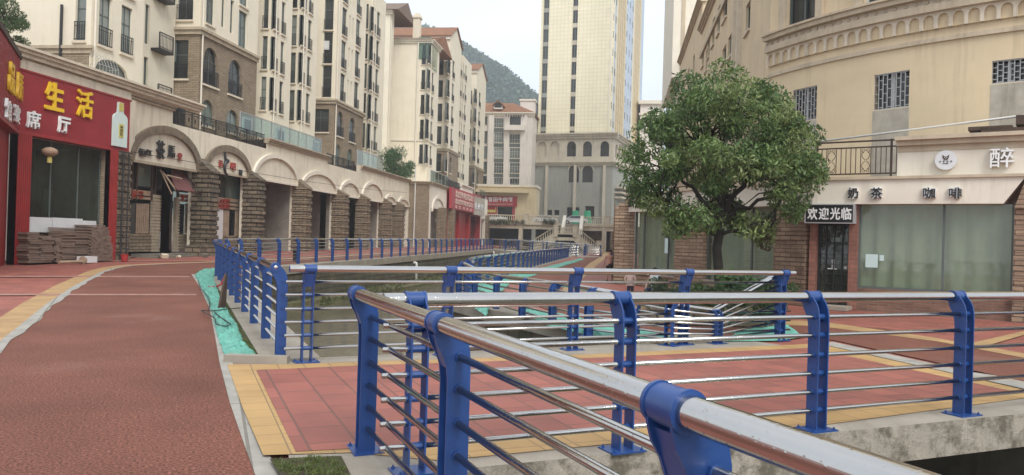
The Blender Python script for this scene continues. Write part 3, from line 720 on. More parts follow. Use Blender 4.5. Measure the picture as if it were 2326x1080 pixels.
railing('long blue railing along the left bank of the canal towards the far footbridge',Ept,[.9+2.0*k for k in range(nE)],outward=1,far=True,e0=.85,e1=.1,seg=8)
# right bank
Hbase=[G(1049,681),G(1110,650),G(1145,632),G(1198,612),G(1237,602),G(1300,583)]
Hp=[Vector((-3.75,19.9,0)),Vector((-4.3,22.2,0)),Vector((-4.55,25.5,0)),Vector((-4.75,34,0)),Vector((-4.85,50,0)),Vector((-4.75,79,0))]
nH=int(sum((Hp[i+1]-Hp[i]).length for i in range(5))/2.0)
railing('long blue railing receding along the right bank of the canal',Hp,[.1+2.0*k for k in range(nH)],outward=-1,h=.85,far=True,e0=.1,e1=.1,seg=8)
gp=[G(1049,681),G(1085,690),G(1135,704),G(1195,722),G(1264,740),G(1347,764),G(1447,775),G(1525,784),G(1620,779),G(1762,772)]
gtop=[595,613,626,632,641,654,671,687,702,618]
# post heights follow the railing's dip towards the bridge and its climb to the bridge end
gh=[]
for p,ty,q in zip(gp,gtop,[1049,1085,1135,1195,1264,1347,1447,1525,1620,1785]):
    dd=(p-Vector((0,0,EYE))).dot(CF); hy=545+.0297*(q-1163); gh.append(max(.4,(EYE-(ty-hy)*dd/FPX)/1.195))
gs=[0]
for i in range(len(gp)-1): gs.append(gs[-1]+(gp[i+1]-gp[i]).length)
railing('short curved railing that dips beside the planted bed on the right bank',gp,gs,outward=1,hs=gh,far=False,e0=.0,e1=.0,seg=10)
# far footbridge with its two rails, and the rail beyond
FBl,FBr=Vector((-14.6,88,.40)),Vector((-3.3,80,.02))
fb=MB(); 
fd=(FBr-FBl); fd.z=0; fd.normalize(); fn=Vector((-fd.y,fd.x,0))
q=[FBl-fn*.3,FBr-fn*.3,FBr+fn*4.3,FBl+fn*4.3]
fb.prism([(p.x,p.y,p.z-.35) for p in q],(0,0,.33)); struct(fb.build('far_footbridge_deck',M['concrete']))
Lf=(FBr-FBl).length
for k,off in enumerate((0,4.0)):
    a=FBl+fn*off; b=FBr+fn*off
    railing(['pale steel railing on the near side of the far footbridge','pale steel railing on the back side of the far footbridge'][k],[a,b],[.4+2.05*i for i in range(int(Lf/2.05)+1) if .4+2.05*i<Lf],outward=[1,-1][k],far=True,seg=8,h=1.05,br=.032)
railing('short blue railing beyond the far footbridge on the right bank',[Vector((-3.6,84.5,0)),Vector((-3.9,104,0))],[.3+2*k for k in range(9)],outward=-1,far=True,seg=8)
railing('far blue railing on the left bank beyond the far footbridge',[Vector((-14.5,93.5,.42)),Vector((-13.6,108,.5))],[.3+2*k for k in range(7)],outward=1,far=True,seg=8)
# white drain pipes sticking out of the canal wall
for (x,y,x2,y2),lb_ in zip(((929,597,940,640),(1112,572,1118,596)),('white plastic drain elbow on the canal wall, nearer the camera','white plastic drain elbow on the canal wall, farther up near the footbridge')):
    top=atX(x2,y,-14.2); bot=atX(x2,y2,-14.0)
    m=MB(); m.tube([(-14.5,top.y,top.z-.06),(-14.12,top.y,top.z),(-14.02,top.y,top.z-.03),(-14.0,top.y,top.z-.16),(-14.0,top.y,bot.z-.4)],.09,10)
    tag(m.build('drain_pipe',M['pvc'],smooth=True),lb_,'pipe')
# things left in the long planter
def smooth_path(P,k=8):
    P=[Vector(x) for x in P]; out=[]
    for i in range(len(P)-1):
        p0,p1,p2,p3=P[max(i-1,0)],P[i],P[i+1],P[min(i+2,len(P)-1)]
        for j in range(k):
            t=j/k; out.append(.5*((2*p1)+(p2-p0)*t+(2*p0-5*p1+4*p2-p3)*t*t+(3*p1-p0-3*p2+p3)*t**3))
    return out+[P[-1]]
m=MB()
for loop in (((546,708),(515,711),(480,715),(457,714),(470,722),(488,733),(490,745),(508,751),(523,748),(512,738),(500,730),(486,716)),((450,642),(456,662),(468,676),(476,694),(474,712))):
    p=[GL(*q)+Vector((0,0,.07)) for q in loop]; m.tube(smooth_path(p),.010,6)
tag(m.build('hose',M['cable'],smooth=True),'thin black hose lying in loops over the turquoise planter sheet','hose')
a=GL(500,708); b=GL(528,692); m=MB()
dv=(b-a); dv.z=0; dv.normalize(); nv=Vector((-dv.y,dv.x,0))
tp=[a+nv*.02,a+dv*.35-nv*.05,a+dv*.75+Vector((0,0,.62)),a+dv*.55+Vector((0,0,.66))]
m.prism([(p.x,p.y,p.z+.04) for p in tp],(nv.x*.03,nv.y*.03,.02)); tag(m.build('board',M['wood']),'dark broken board leaning against the left railing posts','board')
a=GL(488,655); m=MB(); m.tube([a+Vector((0,0,.02)),a+Vector((.12,.1,.1)),a+Vector((.2,.25,.45)),a+Vector((.28,.35,.62))],.025,6); m.tube([a+Vector((0,0,.03)),a+Vector((-.12,-.05,.03)),a+Vector((-.2,.02,.03))],.03,6)
tag(m.build('tool_handle',M['redplastic'],smooth=True),'reddish bent tool handle propped in the turquoise planter','tool')
for px,py,s_,lb_ in ((672,587,.22,'small dark bollard stub beside the road behind the far left railing'),):
    a=GL(px+27,py+10); m=MB(); m.lathe([(.14,0),(.14,.5),(.17,.52),(.17,.6),(.05,.64)],(a.x-.9,a.y+.6,a.z),10); tag(m.build('bollard',M['black']),lb_,'bollard')
# ---------------------------------------------------------------- left street: arcade, shops and apartment blocks
def proj(p):
    v=Vector(p)-Vector((0,0,EYE)); z=v.dot(CF); return (IW/2+FPX*v.dot(CR)/z,IH/2-FPX*v.dot(CU)/z,z)
R90=rad(90)
FA=Face((-24,0),R90)               # arcade wall plane, u = world Y
FP=Face((-23.1,0),R90)
def uy(px,F=FA): return F.px(px,540)[0]
Z0=.12
arc=thing('arcade_building','cream two-storey arcade with stone piers and round arches along the left road','building',(-24,60,Z0))
# arches: (px0, px1, crest z, spring z, tympanum bottom)
arches=[(35.3,41.38,7.05,4.95,4.95),(42.27,47.48,6.85,5.1,5.1),(48.22,55.18,7.2,5.1,5.15),(56.02,63.28,6.75,5.05,5.05),(64.22,69.18,6.6,5.1,5.0),(70.02,76.38,7.0,5.1,5.0),(77.12,81.03,6.1,5.0,5.0),(81.87,86.2,6.1,5.0,5.0)]
ops=[(a,b,.0,lint) for a,b,cr,sp,lint in arches]
m=MB(); wall(m,FA,32.9,38.8,0,8.2,ops,.5); wall(m,FA,38.8,50,0,7.3,ops,.5); wall(m,FA,50,61.2,0,7.95,ops,.5); wall(m,FA,61.2,68.3,0,7.4,ops,.5); wall(m,FA,68.3,86.5,0,8.0,ops,.5)
m.quad(FA.P(38.8,-4,7.3),FA.P(38.8,0,7.3),FA.P(38.8,0,8.2),FA.P(38.8,-4,8.2))
for a,b,z in ((32.9,38.8,8.18),(38.8,50,7.28),(50,61.2,7.93),(61.2,68.3,7.38),(68.3,100,7.98)): m.quad(FA.P(a,0,z),FA.P(b,0,z),FA.P(b,-12,z),FA.P(a,-12,z))
m.build('wall',M['creamold'],arc)
for i,(a,b,cr,sp,lint) in enumerate(arches):
    m=MB(); n=22; bw=.42 if i<2 else .3; c=(a+b)/2
    for k in range(n):
        def pt(t,off):
            th=math.pi*(1-t); return (c+math.cos(th)*((b-a)/2+off-.1),sp+math.sin(th)*(cr-sp-.4+off))
        (u0,z0),(u1,z1),(u2,z2),(u3,z3)=pt(k/n,0),pt((k+1)/n,0),pt((k+1)/n,bw),pt(k/n,bw)
        m.hexa([FA.P(u0,-.02,z0),FA.P(u1,-.02,z1),FA.P(u1,.16,z1),FA.P(u0,.16,z0),FA.P(u3,-.02,z3),FA.P(u2,-.02,z2),FA.P(u2,.16,z2),FA.P(u3,.16,z3)])
    m.build('arch_band',M['archstone'] if i<2 else M['cream2'],arc)
    m=MB(); m.fbox(FA,a+.05,b-.05,-.02,.06,lint-.06,lint+.08); m.build('lintel',M['trim'] if i<2 else M['cream2'],arc)
    if i>=2:
        m=MB(); d=3.2 if i!=4 else 1.5
        m.quad(FA.P(a,-d,0),FA.P(b,-d,0),FA.P(b,-d,5.4),FA.P(a,-d,5.4)); m.quad(FA.P(a,-.5,0),FA.P(a,-d,0),FA.P(a,-d,5.4),FA.P(a,-.5,5.4)); m.quad(FA.P(b,-d,0),FA.P(b,-.5,0),FA.P(b,-.5,5.4),FA.P(b,-d,5.4)); m.quad(FA.P(a,-.5,5.2),FA.P(b,-.5,5.2),FA.P(b,-d,5.2),FA.P(a,-d,5.2)); m.quad(FA.P(a,0,.14),FA.P(b,0,.14),FA.P(b,-d,.14),FA.P(a,-d,.14))
        m.build('bare_room',M['room'],arc)
piers=[(41.3,42.35,1,5.75),(47.4,48.3,1,5.6),(55.1,56.1,0,5.7),(63.2,64.3,0,5.5),(69.1,70.1,0,5.5),(76.3,77.2,0,5.5),(80.95,81.95,0,5.4)]
for a,b,dk,zt in piers:
    m=MB(); z=0; h=.27
    while z<4.86:
        e=.0 if int(z/h)%2==0 else .06
        m.fbox(FA,a+e,b-e,-.3,.9-e,z+.02,min(z+h-.02,4.9)); z+=h
    m.fbox(FA,a+.08,b-.08,-.3,.80,0,4.88)
    P=lambda n,z:[FA.P(a,n,z),FA.P(b,n,z)]
    m.prism([FA.P(a,-.3,4.9),FA.P(a,.9,4.9),FA.P(a,.9,5.0),FA.P(a,.0,zt),FA.P(a,-.3,zt)],(0,b-a,0))
    m.build('stone_pier',M['stoned'] if dk else M['stone'],arc)
def cornice(mb,F,u0,u1,z,s=1.):
    mb.fbox(F,u0,u1,-.3,.12*s,z-.32*s,z-.18*s); mb.fbox(F,u0-.02,u1+.02,-.3,.22*s,z-.18*s,z-.06*s); mb.fbox(F,u0-.04,u1+.04,-.3,.32*s,z-.06*s,z+.03*s)
for a,b,z in ((32.9,38.85,8.3),(50,61.2,8.02),(69.5,86.5,8.1)):
    m=MB(); cornice(m,FA,a,b,z); m.build('cornice',M['trim'],arc)
# terrace railings, glass screens
m=MB(); iron_fence(m,FA,39.6,49.9,7.32,8.25,n=-.12); m.build('terrace_railing',M['iron'],arc)
m=MB(); iron_fence(m,FA,61.3,68.2,7.4,8.3,n=-.12); m.build('terrace_railing',M['iron'],arc)
def glassrail(root,F,u0,u1,z0,z1,step=1.3,n=-.15):
    m=MB(); p=MB(); k=max(1,round((u1-u0)/step))
    for i in range(k+1): u=u0+(u1-u0)*i/k; p.fbox(F,u-.03,u+.03,n-.03,n+.03,z0,z1)
    p.fbox(F,u0,u1,n-.035,n+.035,z1,z1+.05)
    for i in range(k): a=u0+(u1-u0)*i/k+.035; b=u0+(u1-u0)*(i+1)/k-.035; m.fbox(F,a,b,n-.012,n+.012,z0+.05,z1-.02)
    m.build('glass_screen',M['railglass'],root); p.build('screen_posts',M['greymetal'],root)
glassrail(arc,FA,47.2,61,8.02,9.35,1.5,-.5); glassrail(arc,FA,69.6,77.5,8.05,9.55,1.6,-.4)
# air-conditioner / window frames behind the glass screens
for y in (48.4,53.5,60.2): 
    m=MB(); F2=Face((-25.0,0),R90); m.fbox(F2,y,y+1.3,0,.12,8.1,9.25); o=m.build('terrace_window',M['wframe'],arc); m=MB(); m.fbox(F2,y+.15,y+1.15,.121,.13,8.25,9.1); m.build('pane',M['pane'],arc)
# --- first shop front
FS=Face((-24.75,0),R90)
def prt(root,name,m,F,x0,x1,y0,y1,n0,n1):
    u0,u1,z0,z1=F.rect(x0,x1,y0,y1); b=MB(); b.fbox(F,u0,u1,n0,n1,z0,z1); return b.build(name,M[m],root)
sh=thing('tea_shop_front','dim old tea shop front under the first arch with a sagging faded red awning','shop front',(-24.7,38.2,.15))
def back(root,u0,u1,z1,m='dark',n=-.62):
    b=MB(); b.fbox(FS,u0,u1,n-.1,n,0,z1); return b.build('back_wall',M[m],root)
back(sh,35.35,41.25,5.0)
m=MB(); m.quad(FA.P(35.3,0,.16),FA.P(41.3,0,.16),FA.P(41.3,-1.5,.16),FA.P(35.3,-1.5,.16)); m.build('threshold',M['concrete'],sh)
prt(sh,'upper_glazing','panedark',FS,300,438,368,432,-.1,-.06); prt(sh,'upper_glazing','panegreen',FS,311,343,372,424,-.05,-.02)
for x in (299,309,344,352,404,436): prt(sh,'glazing_bar','wood',FS,x,x+3,366,455,-.07,.03)
for x0,x1,y0,y1 in ((294,342,432,444),(294,342,447,453),(404,434,442,450),(404,434,453,459)): prt(sh,'fascia_strip','stripewood',FS,x0,x1,y0,y1,-.04,0)
for x0,x1,y0,y1,s_ in ((296,326,433,451,'茶'),(409,428,443,457,'茶')):
    u0,u1,z0,z1=FS.rect(x0,x1,y0,y1)
    for k in range(2): letter(sh,FS,'好茶'[k],u0+(u1-u0)*(.27+.5*k),(z0+z1)/2,(u1-u0)*.42,(z1-z0),.01,.04,'redtxt',.03)
prt(sh,'side_window','panedark',FS,293,310,462,532,-.12,-.08); prt(sh,'side_window','panedark',FS,405,421,464,532,-.12,-.08)
for x0,x1,nn in ((311,341,7),(423,433,3)):
    for k in range(nn):
        w=(x1-x0)/nn; prt(sh,'lath','stripewood',FS,x0+w*k,x0+w*k+w*.55,463,531,-.06,-.02)
    prt(sh,'shutter_board','wood',FS,x0,x1,463,531,-.1,-.065)
prt(sh,'base_wall','stone',FS,292,343,532,572,-.15,.04); prt(sh,'base_wall','stone',FS,403,440,532,568,-.15,.04)
for x0,x1 in ((344,361),(396,404)):
    u0,u1,z0,z1=FS.rect(x0,x1,450,572); b=MB(); z=z0
    while z<z1: b.fbox(FS,u0,u1,-.1,.1,z,z+.1); b.fbox(FS,u0+.03,u1-.03,-.1,.06,z+.1,z+.17); z+=.17
    b.build('banded_post',M['trim'],sh)
prt(sh,'door_leaf','wood',FS,381,396,475,568,-.2,-.15); prt(sh,'transom','panedark',FS,361,396,455,473,-.1,-.07); prt(sh,'curtain','whitecloth',FS,364,378,528,566,-.35,-.32)
# awning
u0,u1,z0,z1=FS.rect(356,412,383,440); b=MB(); b.hexa([FS.P(u0-.1,1.2,z0+.12),FS.P(u1-.7,1.2,z0+.12),FS.P(u1-.1,0,z1),FS.P(u0+.9,0,z1),FS.P(u0-.1,1.22,z0+.16),FS.P(u1-.7,1.22,z0+.16),FS.P(u1-.1,.02,z1+.04),FS.P(u0+.9,.02,z1+.04)]); b.build('awning',M['darkred'],sh)
b=MB(); b.tube([FS.P(u0-.3,.5,z1-.3),FS.P(u0+.1,1.1,z0+.1)],.05,5); b.tube([FS.P(u0-.2,.7,z0+.9),FS.P(u0+.9,.9,z0+.8)],.05,5); b.tube([FS.P(u0-.35,.4,z0+1.2),FS.P(u0,.9,z0-.1)],.04,5); b.build('broken_awning_frame',M['stripewood'],sh)
b=MB(); b.tube([FS.P(u1-.3,.1,z1),FS.P(u1+.7,1.0,z0+.1)],.05,5); b.tube([FS.P(u1-.7,1.2,z0+.1),FS.P(u1+.7,1.0,z0+.1)],.05,5); b.build('awning_frame',M['wood'],sh)
sg=thing('shop_lettering','black and red brush characters of the tea shop under the first arch','sign',(-23.9,38.3,5.4))
for s_,x0,x1,y0,y1,mm in (('恒',312,327,338,356,'blacktxt'),('红',328,342,340,354,'blacktxt'),('茶',352,371,320,362,'blacktxt'),('馬',378,394,331,359,'blacktxt'),('堂',401,410,348,365,'redtxt')):
    u0,u1,z0,z1=FA.rect(x0,x1,y0,y1); letter(sg,FA,s_,(u0+u1)/2,(z0+z1)/2,u1-u0,z1-z0,.05,.07,mm,BOLD(s_))
b=MB(); u0,u1,z0,z1=FS.rect(306,340,470,575)
st=MB(); st.box(-23.9,-22.9,35.8,41.2,.05,.2); st.box(-24.3,-23.3,36.0,41.0,.2,.3); st.build('front_step',M['concdark'],sh)
tr=MB(); tr.box(-23.6,-22.7,39.7,42.4,.1,.72); tr.box(-23.5,-22.8,39.8,42.3,.72,.75); tag(tr.build('stone_trough',M['stoned']),'low dark stone planter trough beside the tea shop door','planter')
# --- second shop front
s2=thing('bar_front','narrow shuttered bar front with a white side wall under the second arch','shop front',(-24.7,45.3,.15))
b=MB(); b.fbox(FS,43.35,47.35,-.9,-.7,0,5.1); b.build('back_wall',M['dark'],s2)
prt(s2,'upper_glazing','panedark',FS,493,512,396,450,-.1,-.05); prt(s2,'upper_glazing','panegreen',FS,514,553,400,451,-.1,-.05)
for y in ((451,459),(462,468),(471,476)): prt(s2,'fascia_strip','stripewood',FS,492,552,y[0],y[1],-.04,0)
for k in range(2):
    for j in range(4):
        x0=493+j*7; letter(s2,FS,'酒坊茶楼'[j],FS.px(x0+3.5,458+12*k)[0],FS.px(x0+3.5,458+12*k)[1],.42,.3,.02,.03,'redtxt',.05)
prt(s2,'white_panel','whiteboard',FS,490,507,476,548,-.1,-.02); prt(s2,'base_wall','stone',FS,507,556,536,568,-.15,.02)
prt(s2,'side_window','panedark',FS,508,552,478,536,-.14,-.1)
for k in list(range(0,5))+list(range(10,16)): prt(s2,'lath','stripewood',FS,509+k*2.7,510.5+k*2.7,478,536,-.08,-.03)
sg=thing('shop_lettering','red characters and a curling black brush figure under the second arch','sign',(-23.9,45.4,5.6))
for s_,x0,x1,y0,y1,mm in (('酒',494,503,364,380,'redtxt'),('吧',521,533,370,387,'redtxt'),('楼',540,548,386,399,'blacktxt')):
    u0,u1,z0,z1=FA.rect(x0,x1,y0,y1); letter(sg,FA,s_,(u0+u1)/2,(z0+z1)/2,u1-u0,z1-z0,.05,.06,mm,BOLD(s_))
b=MB(); u,z=FA.px(511,368); 
b.tube([FA.P(u+.5*math.cos(t)*(.32+.10*k/24),.1,z+.55-1.25*k/24+.22*math.sin(t)) for k in range(25) for t in [2.2+k*.42]],[.05+.05*math.sin(k/24*3.1) for k in range(25)],6); b.build('brush_figure',M['blacktxt'],sg)

# --- red corner shop
FR=Face((-22.5,0),R90)
rs=thing('red_shop','red metal clad corner restaurant with a big ribbed sign and murky show window','building',(-22.5,29.5,.1))
Yc=26.3
b=MB(); z=5.12
while z<7.42: b.fbox(FR,Yc,32.95,-.4,.0,z,z+.055); b.fbox(FR,Yc,32.95,-.4,-.022,z+.055,z+.085); z+=.085
b.build('sign_panel',M['redsign'],rs)
b=MB(); b.fbox(FR,Yc,33.0,-.45,.03,7.42,7.5); b.fbox(FR,Yc,32.97,-.45,.02,5.04,5.12); b.build('sign_edge',M['redpaint'],rs)
b=MB(); b.fbox(FR,25.5,33.0,-3,.0,7.5,7.85); cornice(b,FR,25.5,38.9,8.28,1.1); b.build('roof_cornice',M['trimlight'],rs)
b=MB(); b.fbox(FR,33.0,35.35,-1.5,-1.35,5,7.9); b.build('wall',M['creamold'],rs)
# angled face to the left of the concave corner
cx=Vector((-22.5,Yc)); e0=Vector((-20.2,22.9)); ddl=(cx-e0); Ll=ddl.length
FLs=Face((e0.x,e0.y),math.atan2(ddl.y,ddl.x))
b=MB(); z=5.12
while z<7.8: b.fbox(FLs,-4,Ll,-.4,.0,z,z+.055); b.fbox(FLs,-4,Ll,-.4,-.022,z+.055,z+.085); z+=.085
b.build('sign_panel',M['redsign'],rs)
b=MB(); b.fbox(FLs,-4,Ll,-.5,.05,7.8,8.0); b.build('roof_edge',M['wood'],rs)
b=MB(); b.fbox(FLs,-4,Ll,-.45,.04,5.0,5.12); b.build('sign_edge',M['redpaint'],rs)
b=MB(); b.fbox(FLs,-4,Ll+.05,-.42,-.3,0,5.0); b.build('shaded_wall',M['redpaint'],rs)
b=MB()
for k in range(7): b.fbox(FR,Yc-.05+k*.1,Yc+.03+k*.1,-.3,.06,.08,5.05)
b.fbox(FR,Yc-.05,Yc+.65,-.3,.03,.08,5.05); b.build('red_post',M['redpaint'],rs)
b=MB()
u0,u1=FR.px(246,450)[0],FR.px(264,450)[0]
for k in range(6): b.fbox(FR,u0+(u1-u0)*k/6,u0+(u1-u0)*(k+.8)/6,-.3,.06,.1,5.05)
b.fbox(FR,u0,u1,-.3,.03,.1,5.05); b.build('red_post',M['redpaint'],rs)
FW=Face((-22.9,0),R90)
u0,u1,z0,z1=FW.rect(62,226,322,500)
b=MB(); b.fbox(FW,u0,u1,-.02,.0,1.75,4.95); b.build('show_window',M['murky'],rs)
b=MB(); 
b.fbox(FW,u0-.3,u1+.2,-3.3,-3.2,.1,5.0); b.build('room_wall',M['room'],rs)
b=MB(); b.fbox(FW,u0,u1,-3.2,0,.1,.2); b.build('room_floor',M['room'],rs); b=MB(); b.fbox(FW,u0,u1,-3.2,0,5.0,5.1); b.build('room_ceiling',M['room'],rs)
b=MB(); b.fbox(FW,u1+.02,u1+.12,-3.2,-.05,.2,5.0); b.build('room_side_wall',M['room'],rs); b=MB(); b.fbox(FW,u0-.3,u0-.2,-3.2,-.05,.2,5.0); b.build('room_side_wall',M['room'],rs)
b=MB(); b.fbox(FW,u0+.9,u0+2.2,-1.6,-1.55,1.8,5); b.build('inner_panel',M['panedark'],rs)
b=MB(); b.fbox(FW,u0+3.2,u0+3.9,-2.0,-1.95,2.0,3.3); b.build('inner_frame',M['wood'],rs)
b=MB(); b.fbox(FW,u0+3.28,u0+3.82,-1.949,-1.94,2.1,3.2); b.build('inner_pane',M['panegreen'],rs)
for uu in (u0,u0+(u1-u0)*.28,u0+(u1-u0)*.66,u1-.05):
    b=MB(); b.fbox(FW,uu,uu+.05,-.04,.03,1.75,5.0); b.build('window_bar',M['frame'],rs)
b=MB(); b.fbox(FW,u0,u1,-.06,-.02,1.0,1.8); b.build('lower_wall',M['brick'],rs)
b=MB(); b.fbox(FW,u0-.2,u1+.1,-.3,.02,.05,1.0); b.build('base_wall',M['brick'],rs)
b=MB(); b.fbox(FW,*FW.rect(226,247,350,590)[:2],-.3,.2,.1,5.05); b.build('brick_pier',M['brick'],rs)
b=MB(); z=.1
u0,u1=FR.px(265,450)[0],FR.px(296,450)[0]
while z<5.0:
    e=.0 if int(z/.2)%2==0 else .04; b.fbox(FR,u0,u1-e,-1.4,.05-e,z,z+.19); z+=.2
b.build('stone_pier',M['stoned'],rs)
b=MB(); uu=FR.px(273,450)[0]; b.tube([FR.P(uu,.1,.1),FR.P(uu,.1,5)],.04,6); b.tube([FR.P(uu+.4,.1,.3),FR.P(uu+.4,.1,5)],.025,6); b.build('downpipe',M['iron'],rs)
sg=thing('shop_lettering','big yellow and white raised characters across the long red ribbed sign','sign',(-22.45,29.5,6.3))
for s_,x0,x1,y0,y1,mm in (('生',99,142,188,252,'yellow'),('活',171,208,206,268,'yellow'),('席',57,88,252,293,'white'),('厅',128,156,266,304,'white')):
    u0,u1,z0,z1=FR.rect(x0,x1,y0,y1); letter(sg,FR,s_,(u0+u1)/2,(z0+z1)/2,u1-u0,z1-z0,.01,.09,mm,BOLD(s_))
sg=thing('shop_lettering','raised yellow and white characters on the angled left face of the red sign','sign',(-21.8,25.2,6.3))
for s_,x0,x1,y0,y1,mm in (('品',16,28,143,212,'yellow'),('质',34,48,164,230,'yellow'),('馆',8,20,226,274,'white'),('宴',28,40,238,280,'white')):
    u0,u1,z0,z1=FLs.rect(x0,x1,y0,y1); letter(sg,FLs,s_,(u0+u1)/2,(z0+z1)/2,abs(u1-u0),z1-z0,.01,.09,mm,BOLD(s_))
# bottle picture on the sign's right end
bt=thing('bottle_sign','pale bottle shaped cut-out sign at the right end of the long red sign','sign',(-22.45,32.3,6.0))
u0,u1,z0,z1=FR.rect(253,285,230,334); w=u1-u0; c=(u0+u1)/2
pf=[(-.5,0),(.5,0),(.5,.62),(.44,.68),(.2,.74),(.18,.97),(-.18,.97),(-.2,.74),(-.44,.68),(-.5,.62)]
b=MB(); q=[FR.P(c+x*w,.02,z0+y*(z1-z0)) for x,y in pf]; b.prism(q,(.09,0,0)); b.build('bottle_body',M['bottle'],bt)
b=MB(); b.fbox(FR,c-.12*w,c+.2*w,.11,.125,z0+.2*(z1-z0),z0+.5*(z1-z0)); b.build('bottle_label',M['gold'],bt); b=MB(); b.fbox(FR,c-.15*w,c+.15*w,.11,.125,z0+.78*(z1-z0),z0+.96*(z1-z0)); b.build('neck_label',M['gold'],bt)
letter(bt,FR,'酒',c+.04*w,z0+.35*(z1-z0),.2*w,.22*(z1-z0),.126,.01,'blacktxt',.02)
# lantern
u,z=FW.px(95,346); pc=FW.P(u,.35,z); b=MB(); b.lathe([(.05,-.17),(.16,-.15),(.27,-.06),(.3,.03),(.26,.11),(.14,.18),(.05,.2)],pc,16)
ln=thing('hanging_lantern','faded round paper lantern with a yellow tassel hanging before the murky show window','lantern',pc)
b.build('lantern_body',M['lantern'],ln,smooth=True); b=MB(); b.lathe([(.09,-.42),(.09,-.2),(.04,-.17)],pc,10); b.build('tassel',M['gold'],ln); b=MB(); b.tube([(pc[0],pc[1],pc[2]+.19),(pc[0],pc[1],5.05)],.01,5); b.build('cord',M['cable'],ln)
# white boards, stacked pavers, odds and ends in front of the window
FB=Face((-22.78,0),R90)
for (x0,x1,y0,y1),lb_ in zip(((62,116,494,528),(117,186,496,527),(186,217,502,516)),('left white panel leaning below the murky show window','wide middle white panel below the murky show window','short right-hand white panel below the murky show window')):
    u0,u1,z0,z1=FB.rect(x0,x1,y0,y1); b=MB(); b.fbox(FB,u0+.01,u1-.01,0,.04,z0,z1); tag(b.build('foam_board',M['whiteboard']),lb_,'panel')
rq=random.Random(11)
def stack(x0,x1,ytop,ybase,lab,rows_h=.07,rnd=.05,dep=.6,Xf=-22.0,m='slate'):
    F=Face((Xf,0),R90); u0,u1,z0,z1=F.rect(x0,x1,ytop,ybase); z0=.16; b=MB(); z=z0; 
    while z<z1:
        k=max(1,int((u1-u0)/.5))
        for i in range(k):
            a=u0+(u1-u0)*i/k; q=a+(u1-u0)/k
            dx=rq.uniform(-rnd,rnd); b.fbox(F,a+.01+dx*.5,q-.01+dx*.5,-dep+dx,rq.uniform(-.04,.04),z,z+rows_h-.012)
        z+=rows_h
    return tag(b.build('paver_stack',M[m]),lab,'paver stack')
stack(64,92,528,592,'leftmost low tumbled stack of dark pavers by the red post',.09,.16)
stack(92,122,536,592,'second stack of dark pavers, rough topped, below the white panels',.08,.14)
stack(126,140,541,590,'small leaning paver stack behind the red bucket',.08,.16)
stack(140,170,520,589,'tall tidy paver stack in the middle of the row',.06,.03)
stack(170,206,527,588,'tall reddish paver stack left of the rounded brick pile',.06,.04)
F=Face((-21.9,0),R90); u0,u1,z0,z1=F.rect(206,258,514,588); z0=.16; b=MB(); zz=z0; k=0
while zz<z1-.02:
    t=(zz-z0)/(z1-z0); r=(u1-u0)*(1-.35*t**3)
    n=int(r/.13)
    for i in range(n):
        a=u0+i*.13+(.065 if k%2 else 0); b.fbox(F,a+.008,a+.122,-.8+rq.uniform(-.02,.02),rq.uniform(-.02,.02),zz,zz+.058)
    zz+=.066; k+=1
tag(b.build('brick_pile',M['slate']),'rounded pile of many small bricks stacked against the right red post','brick pile',kind='stuff')
a=GL(156,590); b=MB(); b.lathe([(.13,0),(.16,.28),(.17,.3),(.15,.3),(.13,.05)],(-21.6,a.y+.1,.13),12); tag(b.build('bucket',M['redplastic']),'small red plastic bucket standing before the paver stacks','bucket')
b=MB(); b.box(-21.75,-21.35,28.7,29.4,.13,.38); tag(b.build('white_block',M['whiteboard']),'off-white foam block on the ground left of the red bucket','block')
b=MB(); yy=28.3; b.tube([(-21.2,yy-1.3,.2),(-21.2,yy,.2)],.06,8); b.tube([(-21.2,yy,.25),(-21.2,yy+.08,.25)],.16,14); tag(b.build('pipe_offcut',M['stripewood']),'short pipe with a yellow rimmed end lying before the paver stacks','pipe')
rq2=random.Random(4)
for k in range(7):
    a=(-22.2+rq2.uniform(-.5,.6),35+rq2.uniform(0,6)); b=MB(); s=rq2.uniform(.08,.18); b.obox((a[0],a[1],.2+s*.4),s*1.8,s*1.3,s,(rq2.uniform(-.4,.4),rq2.uniform(-.4,.4),rq2.uniform(0,3)))
    tag(b.build('rubble_lump',M['viaduct'] if k%2 else M['concdark']),'broken lump of masonry lying on the step before the tea shop','rubble','rubble lumps before the tea shop')

